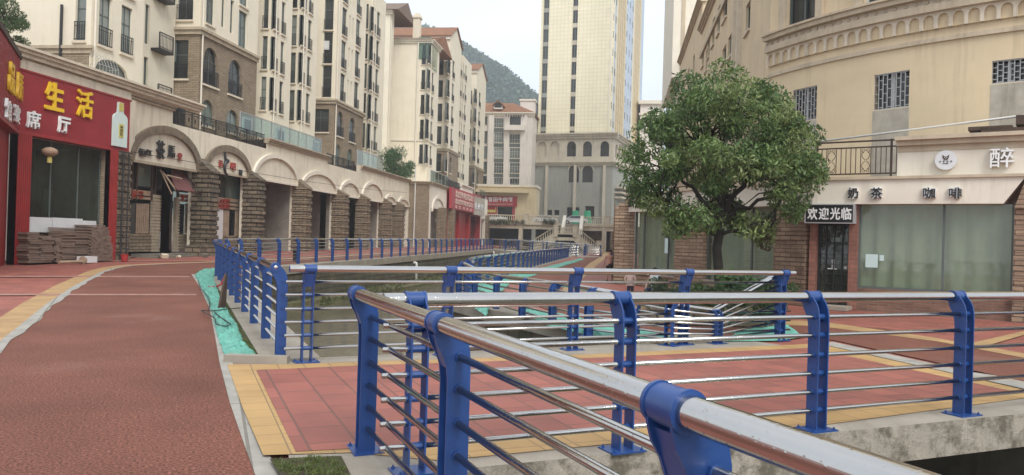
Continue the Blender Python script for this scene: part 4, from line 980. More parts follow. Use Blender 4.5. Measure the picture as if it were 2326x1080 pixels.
# --- apartment blocks above the arcade
XS=-26
def yat(px,X=XS): return atX(px,540,X).y
def block(name,label,pxC,YR,XL,zb,zt,perp,street,brick=None,roof=None,X=XS,extra=None,wallm='cream'):
    Yc=yat(pxC,X); root=thing(name,label,'apartment block',(X,(Yc+YR)/2,zb))
    FSt=Face((X,Yc),R90); FPp=Face((XL,Yc),0.); W_=X-XL; D=YR-Yc
    def mk(F,specs):
        out=[]
        for s in specs:
            x0,x1=s[0],s[1]; u0=F.px(x0,300)[0]; u1=F.px(x1,300)[0]
            st=s[3] if len(s)>3 else 'rail'; rise=s[4] if len(s)>4 else 0
            for z0,z1 in s[2]:
                if z1<zt-.2: out.append(((u0,u1,z0,z1,rise),st))
        return out
    po,so_=mk(FPp,perp),mk(FSt,street)
    def faces(mb,a,b):
        wall(mb,FPp,0,W_,a,b,[o for o,_ in po]); wall(mb,FSt,0,D,a,b,[o for o,_ in so_])
    m=MB(); faces(m,brick or zb,zt)
    m.quad((X,YR,zb),(XL,YR,zb),(XL,YR,zt),(X,YR,zt)); m.quad((XL,YR,zb),(XL,Yc,zb),(XL,Yc,zt),(XL,YR,zt)); m.quad((XL,Yc,zt),(X,Yc,zt),(X,YR,zt),(XL,YR,zt))
    m.build('wall',M[wallm],root)
    if brick:
        m=MB(); faces(m,zb,brick); m.build('brick_storeys',M['brick'],root)
        m=MB()
        for F,w in ((FPp,W_),(FSt,D)):
            e=.26; m.fbox(F,-.0 if F is FSt else -.0,w+(e if F is FPp else 0),.001,e,brick-.05,brick+.12); m.fbox(F,0,w+(.14 if F is FPp else 0),.001,.14,brick-.3,brick-.05)
        m.build('string_course',M['trim'],root)
    m=MB(); m.tube([FSt.P(.18,.09,zt-.3),FSt.P(.18,.09,zb)],.055,6); m.build('downpipe',M['cream2'],root)
    for F,ol in ((FPp,po),(FSt,so_)):
        for o,st in ol:
            c=F.P((o[0]+o[1])/2,0,o[2]); y=proj(c)[1]
            if y<-30 : continue
            window(root,F,o,st,sill='nosill' not in st)
    if extra: extra(root,FPp,FSt,W_,D)
    return root,FPp,FSt,W_,D,Yc
Rw=lambda k0,k1,s=10.75,h=2.5,p=3.06:[(s+p*k,s+p*k+h) for k in range(k0,k1)]
def top_roof(root,X,XL,Yc,YR,zt,ridge,over=.5):
    m=MB(); ym=(Yc+YR)/2
    m.prism([(XL,Yc-over,zt),(XL,Yc-over,zt+.12),(XL,ym,zt+ridge+.12),(XL,YR+over,zt+.12),(XL,YR+over,zt),(XL,ym,zt+ridge)],(X-XL+.25,0,0)); m.build('roof',M['roof'],root)
    m=MB(); m.prism([(X-.3,Yc,zt-.01),(X-.3,YR,zt-.01),(X-.3,ym,zt+ridge-.04)],(.3,0,0)); m.build('gable',M['cream'],root)
def x1(root,FPp,FSt,W_,D):
    m=MB(); m.fbox(FPp,0,W_+.2,.001,.2,10.35,10.5); m.fbox(FPp,0,W_+.1,.001,.1,10.12,10.35); m.build('string_course',M['trim'],root)
    m=MB(); m.fbox(FPp,0,W_-.05,.0,.05,7,10.12); m.build('brick_storeys',M['brick'],root)
    m=MB(); u=FPp.px(142,120)[0]; m.tube([FPp.P(u,.15,12.5),FPp.P(u,.15,7)],.07,8); m.build('downpipe',M['iron'],root)
    # caged arched window
    u0,u1,z0,z1=FSt.rect(203,247,126,205); m=MB()
    for k in range(7): u=u0+(u1-u0)*k/6; m.tube([FSt.P(u,.05,z1-.25),FSt.P(u,.35,z1-.1),FSt.P(u,.55,z1-.6),FSt.P(u,.55,z0)],.012,5)
    for z in (z0+.1,z0+.6,z1-.6): m.fbox(FSt,u0,u1,.54,.565,z,z+.025); m.fbox(FSt,u0,u0+.02,0,.55,z,z+.025); m.fbox(FSt,u1-.02,u1,0,.55,z,z+.025)
    m.build('window_cage',M['greymetal'],root)
    m=MB(); m.fbox(FSt,D,D+.01,-.2,-.1,8,20); 
block('cream_apartment_block','cream block at far left with tall railed windows and a caged arched window',192,39.0,-40,7.2,27,
  [(163,187,Rw(0,5,10.75,2.6)),(161,180,[(8.3,9.9)],'plain'),(95,118,Rw(1,5,10.75,2.6))],[(217,245,Rw(0,5,10.72,2.5)),(268,293,Rw(0,5,10.75,2.5)),(210,288,[(8.55,10.15)],'plain',.75)],extra=x1)
# recessed link with small balconies
def x1b(root,FPp,FSt,W_,D):
    for k in range(5):
        z=9.2+3.06*k
        m=MB(); m.fbox(FSt,1.2,2.6,.0,.6,z-.15,z); iron_fence(m,FSt,1.2,2.6,z,z+.95,.55,fancy=False); m.build('balcony',M['iron'],root)
Lk=block('link_block','narrow recessed cream strip with stacked small balconies between the two nearest blocks',300,44.6,-40,7.2,27,[],[(322,332,Rw(0,5,9.3,2.3),'plain nosill')],X=-27.6,extra=x1b)
def x2(root,FPp,FSt,W_,D):
    u0,u1=FPp.px(340,250)[0],FPp.px(421,250)[0]
    m=MB(); k=26
    for i in range(k+1): u=u0+(u1-u0)*i/k; m.fbox(FPp,u-.018,u+.018,.3,.34,7.3,9.75)
    for z in (7.4,8.5,9.7): m.fbox(FPp,u0,u1,.295,.345,z,z+.05)
    m.build('bar_screen',M['iron'],root)
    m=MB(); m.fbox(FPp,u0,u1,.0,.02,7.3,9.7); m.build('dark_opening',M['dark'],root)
    u0,u1,z0,z1=FPp.rect(365,398,95,140); m=MB(); m.fbox(FPp,u0,u1,-.15,-.1,z0,z1); m.build('inner_window',M['panegreen'],root)
block('brick_bay_block','block with beige brick arched lower storeys and a dark loggia facing the camera',440,52.3,-40,7.2,27,
  [(343,422,[(10.95,13.35)],'darkrail'),(394,430,Rw(0,4,14.6,2.5),'darkrail')],
  [(457,490,[(10.78,13.2)],'darkrail',1.0),(515,545,[(10.75,13.15)],'darkrail',1.0),(454,485,[(8.2,9.85)],'greenplain',.9),(513,541,[(8.2,9.75)],'greenplain',.9),(460,479,Rw(0,4,14.6,2.6),'plain'),(495,503,Rw(0,4,14.9,2.2),'plain nosill'),(515,523,Rw(0,4,14.8,2.2),'plain nosill'),(535,554,Rw(0,4,14.0,2.7),'greenplain')],brick=14.0,extra=x2)
block('window_bay_block','slim cream bay with three columns of tall windows above the glass terrace screen',608,58.0,-40,7.8,27,[(568,577,Rw(0,5,11.2,1.6),'plain nosill'),(590,601.5,Rw(0,5),'rail')],[(614.5,624,Rw(0,5,10.7,2.5)),(632,640.5,Rw(0,5,10.7,2.5))])
block('window_bay_block','slim cream bay just left of the taller brick-footed block with the small white window',672,63.2,-40,7.4,27,[(653.5,666.5,Rw(0,5))],[(678,686.5,Rw(0,5,10.76,2.5)),(693,701.5,Rw(0,5,10.76,2.5))])
def x4(root,FPp,FSt,W_,D):
    u0,u1,z0,z1=FPp.rect(733,747,93,113); m=MB(); m.fbox(FPp,u0,u1,-.12,-.02,z0,z1); m.fbox(FPp,u0+.12,u1-.12,-.02,.0,z0+.12,z1-.12); m.build('small_white_window',M['wframe'],root)
block('brick_footed_block','cream block with a brown brick arcade foot in the middle of the left row',751,75.6,-40,7.4,30,
  [(729,749.5,Rw(1,6,11.0,2.9,3.08),'darkrail'),(706,746,[(10.9,13.0)],'darkrail')],
  [(765,779,[(10.7,13.05)],'darkrail',.9),(793,806,[(10.6,13.0)],'darkrail',.9),(763,776,[(7.9,9.95)],'greenplain',.9),(790,803,[(7.7,9.9)],'greenplain',.9),(770,781,Rw(1,6,10.95,2.6,3.08)),(786,789,Rw(1,6,11.2,2.1,3.08),'plain nosill'),(793.5,796.5,Rw(1,6,11.2,2.1,3.08),'plain nosill'),(802,812,Rw(1,6,10.95,2.6,3.08),'rail')],brick=13.8,extra=x4)
block('window_bay_block','slim cream bay with paired narrow windows beside the big blank wall',832,82,-40,7.8,27.2,[(817,829,Rw(0,6,10.7,2.6,3.1))],[(837,845.5,Rw(0,6,10.6,2.6,3.05)),(849,856,Rw(0,6,10.6,2.6,3.05))])
def x5(root,FPp,FSt,W_,D):
    Yc=FPp.o.y
    m=MB(); 
    for F,w in ((FPp,W_),(FSt,D)): cornice(m,F,0,w+(.3 if F is FPp else 0),28.4,1.6)
    m.build('eaves_cornice',M['cream2'],root)
    m=MB(); m.fbox(FPp,0,W_,.001,.12,14.6,14.85); m.fbox(FSt,0,D,.001,.12,14.6,14.85); m.build('string_course',M['cream2'],root)
    m=MB(); m.prism([(-40,Yc-.6,28.4),(-40,Yc+7,30.6),(-40,Yc+12,28.4)],(14.4,0,0)); m.build('roof',M['roof'],root)
    p=atY(948,40,Yc+3); m=MB(); m.box(p.x-.45,p.x+.45,Yc+2.5,Yc+3.6,28.5,p.z-.2); m.box(p.x-.6,p.x+.6,Yc+2.35,Yc+3.75,p.z-.2,p.z+.1); m.box(p.x-.35,p.x+.35,Yc+2.6,Yc+3.5,p.z+.1,p.z+.5); m.build('chimney',M['cream'],root)
    u=FPp.px(948,200)[0]; m=MB(); m.tube([FPp.P(u,.15,28),FPp.P(u,.15,8)],.09,8); m.build('downpipe',M['cream2'],root)
    u0,u1,z0,z1=FPp.rect(951,966,84,135); m=MB(); m.fbox(FPp,u0,W_+.05,.05,.1,z0,z1); m.fbox(FSt,.0,D*.7,.05,.1,z0-1,z1-.6); m.build('glazed_balcony',M['railglass'],root)
block('blank_gable_block','tall cream block whose broad blank wall faces the camera',965,107.5,-40,7.8,28.3,[(953.5,962,Rw(0,5,11.5,2.65,3.37),'darkrail')],[(968.5,974.5,Rw(0,5,11.5,2.65,3.37)),(977.5,982,Rw(0,5,11.5,2.65,3.37))],extra=x5)
# taller shoulder of the same row behind the blank wall
def x5b(root,FPp,FSt,W_,D):
    Yc=FPp.o.y
    m=MB(); cornice(m,FPp,0,W_+.3,31.2,1.6); m.build('eaves_cornice',M['cream2'],root)
    m=MB(); m.prism([(-45,Yc-.7,31.2),(-45,Yc+4,33.4),(-45,Yc+8,31.2)],(W_+1.2,0,0)); m.build('roof',M['slate'],root)
block('tall_rear_block','cream block with a grey eaves roof rising behind the blank wall',872,100,-45,7.8,31.2,[(845,851,[(25.5,27.5)],'plain',.7)],[],X=-30.5,extra=x5b)
def mkroof(ridge,z):
    def f(root,FPp,FSt,W_,D):
        Yc=FPp.o.y; top_roof(root,FSt.o.x,-40,Yc,Yc+D,z,ridge)
        m=MB(); m.fbox(FPp,0,W_,.001,.3,z-.45,z); m.build('eaves_cornice',M['cream2'],root)
    return f
block('gabled_block','cream gabled block with a terracotta roof, second from the far end of the left row',1010,122.5,-40,7.8,32,[(986,1003,[(15.7,18.4),(19.15,21.85),(22.8,25.4),(26.2,29)],'darkrail'),(984,1004,[(11.6,14.3)],'darkrail')],
  [(1013,1018,Rw(0,5,15.7,2.7,3.5)),(1023.5,1028.5,Rw(0,5,15.7,2.7,3.5)),(1013,1018,[(11.5,14)],'plain',.6),(1023,1028,[(11.5,14)],'plain',.6)],brick=15.0,extra=mkroof(2.4,32))
block('window_bay_block','far slim cream bay between the two gabled blocks',1040,131.5,-40,7.8,31.5,[(1036,1039,Rw(0,6,11.3,2.6,3.3),'plain')],[(1042,1045,Rw(0,6,11.3,2.6,3.3)),(1047.5,1050.5,Rw(0,6,11.3,2.6,3.3)),(1053,1056,Rw(0,6,11.3,2.6,3.3))])
block('gabled_block','last cream gabled block at the far end of the left row below the hill',1073,146,-40,5,31.8,[(1059,1069.5,[(15.4,17.9),(18.85,21.3),(22.25,24.8),(25.75,28.2)],'darkrail')],
  [(1076.5,1080.5,Rw(0,4,15.4,2.6,3.45)),(1085.5,1089.5,Rw(0,4,15.4,2.6,3.45)),(1077,1081,[(11.5,14)],'plain',.6),(1086,1090,[(11.5,14)],'plain',.6)],brick=14.6,extra=mkroof(2.2,31.8))

# --- far part of the ground-floor row, standing forward of the arcade
XB=-21.6; FQ=Face((XB,0),R90); FQp=Face((-24,86.5),0.)
bb=thing('brick_base_block','forward brick base with pale arch below the blank walled block','building',(XB,100,.3))
m=MB(); wall(m,FQp,0,2.4,0,7.9); m.build('brick_wall',M['brick'],bb)
yq=lambda px: atX(px,540,XB).y
m=MB(); wall(m,FQ,86.5,yq(1012),0,7.9,[(87.4,yq(1007),0,5.0)],.5); m.quad((-24,86.5,7.9),(XB,86.5,7.9),(XB,125,7.9),(-24,125,7.9)); m.quad((-24,86.5,7.9),(-34,86.5,7.95),(-34,125,7.95),(-24,125,7.9)); m.build('wall',M['cream2'],bb)
m=MB(); m.fbox(FQ,87.4,yq(1007),-1.2,-1.1,0,5); m.build('bare_room',M['room'],bb)
m=MB(); cornice(m,FQp,0,2.75,7.95,1); cornice(m,FQ,86.5,yq(1012),7.95,1); m.build('cornice',M['trim'],bb)
m=MB(); n=16; a,b_=88,yq(1007)-.5
for k in range(n):
    def pt(t,off): th=math.pi*(1-t); return ((a+b_)/2+math.cos(th)*((b_-a)/2+off),4.6+math.sin(th)*(1.6+off))
    (u0,z0),(u1,z1),(u2,z2),(u3,z3)=pt(k/n,0),pt((k+1)/n,0),pt((k+1)/n,.35),pt(k/n,.35)
    m.hexa([FQ.P(u0,-.02,z0),FQ.P(u1,-.02,z1),FQ.P(u1,.14,z1),FQ.P(u0,.14,z0),FQ.P(u3,-.02,z3),FQ.P(u2,-.02,z2),FQ.P(u2,.14,z2),FQ.P(u3,.14,z3)])
m.build('arch_band',M['cream2'],bb)
for pc in (994,1015):
    y=yq(pc); m=MB(); m.fbox(FQ,y,y+1.1,-.2,.8,0,5.2); m.build('stone_pier',M['stone'],bb)
m=MB(); u=FQp.px(942,480)[0]; m.tube([FQp.P(u,.12,9.5),FQp.P(u,.12,.3)],.07,8); m.build('downpipe',M['pvc'],bb)
glassrail(bb,FQ,88,yq(1020),7.95,9.4,2.,-.3)
m=MB(); iron_fence(m,FQ,yq(1012),yq(1040),8.0,9.0,.05,fancy=False); m.build('terrace_railing',M['iron'],bb)
y0,y1,y2,y3=yq(1018),yq(1043),yq(1066),yq(1090)
sh2=thing('red_shop','distant red shop front with crowded pink lettering on its sign band','building',(XB,(y0+y3)/2,.3))
m=MB(); wall(m,FQ,yq(1012),y3,0,8.3,[(y0+.4,y1-.3,.3,5.2),(y1+.5,y2-.5,.3,5.2),(y2+.5,y3-.5,.3,5.0)],.8); m.build('wall',M['redpaint'],sh2)
for a,b_ in ((y0+.4,y1-.3),(y1+.5,y2-.5)):
    m=MB(); m.fbox(FQ,a,b_,-.6,-.5,.3,5.2); m.build('roller_door',M['redpaint'],sh2)
m=MB(); m.fbox(FQ,y2+.5,y3-.5,-.9,-.8,.3,5); m.build('back_wall',M['panedark'],sh2)
m=MB(); m.fbox(FQ,yq(1012),y2,.3,.6,5.3,8.0); m.build('sign_board',M['redsign'],sh2)
m=MB(); m.fbox(FQ,y2+.05,y3,.3,.6,5.1,7.8); m.build('grey_sign_board',M['tanpatch'],sh2)
FQ2=Face((XB+.6,0),R90)
for r_,(zz,hh) in enumerate(((7.3,.9),(6.35,.7),(5.65,.4))):
    for k,ch in enumerate('北京烤鸭羊肉米粉店家'):
        uu=yq(1020)+.8+k*(y2-yq(1020)-1)/10; 
        if r_==2 and k%2: continue
        letter(sh2,FQ2,ch,uu,zz,(y2-yq(1020))/12.5,hh,.01,.05,'pinkcloth' if True else '',.04)
for k,ch in enumerate('老火锅'): letter(sh2,FQ2,ch,y2+1+k*(y3-y2)/3.2,6.4,(y3-y2)/4.5,1.0,.01,.05,'whiteboard',.03)
m=MB(); cornice(m,FQ,yq(1040),y2,8.9,1.6); m.fbox(FQ,yq(1040),y2,0,.3,8.0,8.6); m.build('cornice',M['cream2'],sh2)
eb=thing('end_pier_building','last bay of the left row with a cream half arch by the viaduct','building',(XB,128,.4))
m=MB(); wall(m,FQ,y3,126,0,8,[(y3+.8,yq(1101),0,4.8)],.5); m.build('wall',M['cream2'],eb)
m=MB(); m.fbox(FQ,yq(1101),125.5,.02,.6,0,5.4); m.build('stone_pier',M['stone'],eb)
m=MB(); m.fbox(FQ,y3+.8,yq(1101),-1.2,-1.1,0,5); m.build('bare_room',M['room'],eb)
glassrail(eb,FQ,yq(1090),125,8.0,9.4,2.5,-.3)

m=MB(); cp=[atX(px,py,-23.0) for px,py in ((297,345),(420,366),(545,388),(700,413),(850,432),(925,438))]; m.tube(cp,.014,5); tag(m.build('overhead_cable',M['cable']),'thin black cable strung along the arches of the left arcade','cable')
# ---------------------------------------------------------------- the far end: raised street, stairs, restaurant, tower, hill
YV=125.; FV=Face((-30,YV),0.); zdk=FV.px(1180,506)[1]; zbt=FV.px(1180,489)[1]; zbb=FV.px(1180,520)[1]
xv=lambda px,y=YV: atY(px,540,y).x+30
up=MB(); up.hexa([(-90,YV+7.9,-2.4),(90,YV+7.9,-2.4),(90,330,-2.4),(-90,330,-2.4),(-90,YV+7.9,zdk-.02),(90,YV+7.9,zdk-.02),(90,330,zdk-.02),(-90,330,zdk-.02)])
vd=thing('raised_street_viaduct','weathered cream viaduct with balustrade closing the far end of the canal street','viaduct',(-10,YV,0))
struct(up.build('upper_street',M['concrete']))
def baluster_row(mb,F,u0,u1,z0,z1,n,zf=None,step=.32):
    zf=zf or (lambda u:0); k=max(1,int((u1-u0)/step)); 
    def seg(a,b,zz0,zz1,nn):
        mb.hexa([F.P(a,n-nn,zz0+zf(a)),F.P(b,n-nn,zz0+zf(b)),F.P(b,n+nn,zz0+zf(b)),F.P(a,n+nn,zz0+zf(a)),F.P(a,n-nn,zz1+zf(a)),F.P(b,n-nn,zz1+zf(b)),F.P(b,n+nn,zz1+zf(b)),F.P(a,n+nn,zz1+zf(a))])
    seg(u0,u1,z1-.14,z1,.16); seg(u0,u1,z0,z0+.16,.14)
    for i in range(k):
        u=u0+(u1-u0)*(i+.5)/k; mb.lathe([(.06,0),(.085,(z1-z0-.3)*.3),(.045,(z1-z0-.3)*.7),(.06,z1-z0-.3)],(*F.P(u,n,0)[:2],z0+.16+zf(u)),6)
xs=[xv(1100),xv(1191),xv(1269)]
m=MB(); m.fbox(FV,xv(1095),xv(1400),-8,.35,zdk-.35,zdk); m.build('deck',M['viaduct'],vd)
m=MB(); m.fbox(FV,xv(1095),xv(1256),-1,.1,zbb,zdk-.35); m.fbox(FV,xv(1319),xv(1420),-1,.1,FV.px(1350,525)[1],zdk-.35); m.build('edge_beam',M['viaduct'],vd)
for a,b in ((1178,1187),(1367,1377)):
    m=MB(); m.fbox(FV,xv(a),xv(b),-1,.25,0,zdk-.36); m.build('column',M['viaduct'],vd)
for a,b in ((1207,1216),): 
    m=MB(); m.fbox(FV,xv(a),xv(b),-1.2,.05,0,zdk-.36); m.build('column',M['podium'],vd)
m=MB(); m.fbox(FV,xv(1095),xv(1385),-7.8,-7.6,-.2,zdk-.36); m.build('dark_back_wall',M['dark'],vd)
m=MB(); m.fbox(FV,xv(1319),xv(1367),-3,-2.5,-.2,zbb); m.build('rubble_wall',M['stone'],vd)
m=MB(); m.fbox(FV,xv(1386),xv(1420),-1,0,-.2,zbb); m.build('rubble_wall',M['stone'],vd)
for a,b in ((1100,1190),(1200,1268),(1322,1373),(1383,1400)):
    m=MB(); baluster_row(m,FV,xv(a),xv(b),zdk,zbt,.1); m.build('balustrade',M['viaduct'],vd)
for a,b in ((1190,1200),(1373,1383)):
    m=MB(); m.fbox(FV,xv(a),xv(b),-.3,.4,zdk-.3,zbt+.15); m.fbox(FV,xv(a)-.08,xv(b)+.08,-.36,.46,zbt+.15,zbt+.28); m.build('pedestal',M['viaduct'],vd)
rq=random.Random(9)
# stairs in front
YS=118.5; FSt=Face((-30,YS),0.); xs_=lambda px: atY(px,540,YS).x+30
zl0=FSt.px(1284,533)[1]; zl1=FSt.px(1284,517)[1]; zg=FSt.px(1350,566)[1]
sc=thing('stone_stair','double-flight cream stair with balustrades rising to the raised street','staircase',(-6,YS,0))
u0,u1=xs_(1257),xs_(1311)
m=MB(); m.fbox(FSt,u0,u1,-6,.2,zl0-.45,zl0); m.build('landing',M['viaduct'],sc)
m=MB(); baluster_row(m,FSt,xs_(1267),xs_(1301),zl0,zl1,.1,step=.24); m.build('balustrade',M['viaduct'],sc)
for a,b in ((1257,1267),(1301,1311)):
    m=MB(); m.fbox(FSt,xs_(a),xs_(b),-.3,.35,zl0-.4,zl1+.12); m.fbox(FSt,xs_(a)-.08,xs_(b)+.08,-.36,.41,zl1+.12,zl1+.24); m.build('pedestal',M['viaduct'],sc)
uL,uR=xs_(1206),xs_(1356); h=zl1-zl0
zend=.35
m=MB(); sl=(zl0-zend)/(u0-uL); baluster_row(m,FSt,uL,u0,0,h,.1,lambda u:zend+(u-uL)*sl); m.build('balustrade',M['viaduct'],sc)
m=MB(); sr=(zl0-zend)/(uR-u1); baluster_row(m,FSt,u1,uR,0,h,.1,lambda u:zend+(uR-u)*sr); m.build('balustrade',M['viaduct'],sc)
m=MB(); m.prism([FSt.P(uL-.6,.2,-.2),FSt.P(uL+1.4,.2,-.2),FSt.P(u0+.5,.2,zl0-.95),FSt.P(u1-.5,.2,zl0-.95),FSt.P(uR-1.4,.2,-.2),FSt.P(uR+.3,.2,-.2),FSt.P(uR,.2,zend),FSt.P(u1,.2,zl0),FSt.P(u0,.2,zl0),FSt.P(uL,.2,zend)],(0,.5,0)); m.build('stringer',M['viaduct'],sc)
m=MB(); 
for (ua,ub,za,zb_) in ((uL,u0,zend,zl0),(uR,u1,zend,zl0)):
    for k in range(14):
        a=ua+(ub-ua)*k/14; b=ua+(ub-ua)*(k+1)/14; m.box(min(a,b)-30,max(a,b)-30,YS+.3,YS+2.6,-.2,za+(zb_-za)*(k+1)/14-.12)
m.build('steps',M['concrete'],sc)
m=MB(); m.fbox(FSt,uR,uR+.9,-.3,.4,-.2,zend+h+.25); m.fbox(FSt,uR-.08,uR+.98,-.36,.46,zend+h+.25,zend+h+.38); m.build('pedestal',M['viaduct'],sc)
m=MB()
for k in range(10): z=zl0+(zdk-zl0)*(k+1)/10; y=YS+2.6+(YV-YS-2.6)*k/10; m.box(xs_(1278)-30,xs_(1316)-30,y,y+.7,zl0-.3,z)
m.build('upper_steps',M['concrete'],sc)
for a in (1271,1313):
    x0,x1_=xs_(a)-30,xs_(a+7)-30; m=MB(); m.hexa([(x0,YS+2.4,zl0),(x1_,YS+2.4,zl0),(x1_,YV+.2,zdk),(x0,YV+.2,zdk),(x0,YS+2.4,zl1-.1),(x1_,YS+2.4,zl1-.1),(x1_,YV+.2,zbt+.15),(x0,YV+.2,zbt+.15)]); m.build('sloping_parapet',M['cream2'],sc)
# restaurant on the raised street
YR=140.; FRr=Face((-30,YR),0.); xr=lambda px: atY(px,540,YR).x+30
rt=thing('restaurant','low yellow-beige restaurant with a red sign on the raised street','building',(-19,YR,zdk))
zt=FRr.px(1160,421)[1]; xe=xr(1214)
FRs=Face((xe-30,YR),R90)
m=MB(); wall(m,FRr,xr(1040),xe,zdk,zt,[(xr(1128),xr(1162),zdk,FRr.px(1145,469)[1])],.3); wall(m,FRs,0,7,zdk,zt); m.quad((-30+xr(1040),YR,zt),(xe-30,YR,zt),(xe-30,YR+9,zt),(-30+xr(1040),YR+9,zt)); m.build('wall',M['beige'],rt)
m=MB(); 
for F,a,b in ((FRr,xr(1040),xe+.25),(FRs,0,7)): m.fbox(F,a,b,.001,.25,zt-.35,zt+.1)
m.build('parapet_cap',M['cream2'],rt)
z0,z1=FRr.px(1150,439)[1],FRr.px(1150,432)[1]; m=MB(); m.fbox(FRr,xr(1040),xr(1198),0,1.6,z0,z1); m.build('canopy',M['beige'],rt)
m=MB(); m.fbox(FRr,xr(1128),xr(1162),-.28,-.2,zdk,FRr.px(1145,469)[1]); m.build('window',M['panedark'],rt)
m=MB(); m.fbox(FRr,xr(1162),xr(1168),.0,.1,zdk,FRr.px(1145,469)[1]); m.build('red_panel',M['redsign'],rt); m=MB(); m.fbox(FRr,xr(1085),xr(1127),.0,.1,zdk,FRr.px(1145,469)[1]); m.build('red_panel',M['redsign'],rt)
m=MB(); q=FRr.rect(1105,1126,470,483); m.fbox(FRr,*q[:2],.1,.14,*q[2:]); m.build('poster',M['gold'],rt)
m=MB(); q=FRr.rect(1106,1125,470,477); m.fbox(FRr,*q[:2],.14,.16,*q[2:]); m.build('poster_top',M['redpaint'],rt)
sg=thing('restaurant_sign','red board with white characters over the restaurant window on the raised street','sign',(-19,YR-.3,FRr.px(1140,469)[1]))
q=FRr.rect(1078,1175,446,469); m=MB(); m.fbox(FRr,q[0],q[1],.15,.4,q[2],q[3]); m.build('board',M['redsign'],sg)
for k,ch in enumerate('县菅田牛肉馆'):
    x0=1099+k*11.2; q=FRr.rect(x0,x0+9.6,448.5,459); letter(sg,FRr,ch,(q[0]+q[1])/2,(q[2]+q[3])/2,q[1]-q[0],q[3]-q[2],.4,.05,'white',.018)
for k,ch in enumerate('菅田牛肉米粉羊肉订餐电话'):
    x0=1106+k*5; q=FRr.rect(x0,x0+4,463,466.5); letter(sg,FRr,ch,(q[0]+q[1])/2,(q[2]+q[3])/2,q[1]-q[0],q[3]-q[2],.4,.04,'pinkcloth',.015)
# roofed residential block behind the restaurant
YN=152.; FN=Face((-40,YN),0.); xn=lambda px: atY(px,540,YN).x+40
zx=lambda x:1080+x/2.455
zy=lambda y:180+y/2.455
def nrect(x0,x1,y0,y1): return FN.rect(zx(x0),zx(x1),zy(y0),zy(y1))
nb=thing('tiled_roof_block','pinkish white apartment block with a terracotta roof and dormer behind the restaurant','apartment block',(-22,YN,zdk))
zt=FN.px(1140,zy(196))[1]; ux1=xn(zx(300)); ops=[]
cols=[(103,157,[(218,270),(298,355),(382,440),(467,525),(550,600)],'whitegrid'),(190,248,[(305,357),(385,442),(468,525),(553,600)],'whitegrid'),(190,262,[(212,262)],'darkplain'),(38,66,[(210,255),(290,360),(375,445),(460,530),(540,590)],'plain')]
for a,b,rows,st in cols:
    for r in rows: ops.append((nrect(a,b,*r),st))
m=MB(); wall(m,FN,2,ux1,zdk,zt,[o for o,_ in ops]); FNs=Face((ux1-40,YN),R90); wall(m,FNs,0,8,zdk,zt); m.build('wall',M['pinkwall'],nb)
for o,st in ops: window(nb,FN,o,st)
for a,b in ((103,157),(190,248)):
    for r in ((274,296),(359,380),(443,465),(528,548)):
        q=nrect(a,b,*r); 
        if a==190 and r[0]==274: continue
        m=MB(); m.fbox(FN,q[0],q[1],.0,.03,q[2],q[3]); m.build('spandrel',M['frame'],nb)
for a,b in ((70,100),(160,188),(250,284)):
    q=nrect(a,b,200,600); m=MB(); m.fbox(FN,q[0],q[1],.0,.5,zdk,zt-.3); m.build('pilaster',M['pinkwall'],nb)
q=nrect(165,280,262,290); m=MB(); m.fbox(FN,q[0],q[1],0,1.5,q[2],q[3]); m.build('balcony',M['pinkwall'],nb)
q=nrect(175,272,205,212); m=MB()
for k in range(8): m.fbox(FN,q[0]+(q[1]-q[0])*k/7-.08,q[0]+(q[1]-q[0])*k/7+.08,-.1,1.4,q[2],q[3])
m.build('pergola',M['wood'],nb)
m=MB(); cornice(m,FN,0,ux1+.4,zt+.25,2); m.build('eaves_cornice',M['cream2'],nb)
zr=FN.px(1120,zy(112))[1]
m=MB(); xa,xb=-40,ux1-40+.5; m.add([(xa,YN-.6,zt+.3),(xb,YN-.6,zt+.3),(xb,YN+10,zt+.3),(xa,YN+10,zt+.3),(xa,YN+4.5,zr),(xb-5.,YN+4.5,zr)],[(0,1,5,4),(1,2,5),(2,3,4,5),(3,0,4),(0,3,2,1)]); m.build('roof',M['roof'],nb)
q=nrect(104,150,132,168); dm=MB(); dm.prism([FN.P(q[0],.2,q[2]),FN.P(q[1],.2,q[2]),FN.P(q[1],.2,q[2]+.5*(q[3]-q[2])),FN.P((q[0]+q[1])/2,.2,q[3]+.3),FN.P(q[0],.2,q[2]+.5*(q[3]-q[2]))],(0,3,0)); dm.build('dormer',M['pinkwall'],nb)
dm=MB(); c=(q[0]+q[1])/2; dm.fbox(FN,c-.7,c+.7,.2,.26,q[2]+.3,q[2]+1.3); dm.build('dormer_window',M['panedark'],nb)
for s in (-1,1):
    dm=MB(); e=(q[1]-q[0])/2+.3; dm.hexa([FN.P(c,.5,q[3]+.3),FN.P(c+s*e,.5,q[2]+.45*(q[3]-q[2])),FN.P(c+s*e,-3,q[2]+.45*(q[3]-q[2])),FN.P(c,-3,q[3]+.3),FN.P(c,.5,q[3]+.5),FN.P(c+s*e,.5,q[2]+.45*(q[3]-q[2])+.2),FN.P(c+s*e,-3,q[2]+.45*(q[3]-q[2])+.2),FN.P(c,-3,q[3]+.5)]); dm.build('dormer_roof',M['roof'],nb)
p0,p1_=atY(zx(228),540,158).x,atY(zx(308),540,158).x; zb_=atY(zx(270),zy(122),158).z
sb=thing('stair_tower_block','plain pale stair tower standing behind the terracotta roof','building',((p0+p1_)/2,160,zdk)); m=MB(); m.box(p0,p1_,158,164,zdk,zb_); m.build('wall',M['pinkwall'],sb); m=MB(); m.box(p0-.2,p1_+.2,157.8,164.2,zb_,zb_+.35); m.build('parapet_cap',M['cream2'],sb)
p0,p1_=atY(1206,540,172).x,atY(1232,540,172).x; zb_=atY(1215,235,172).z
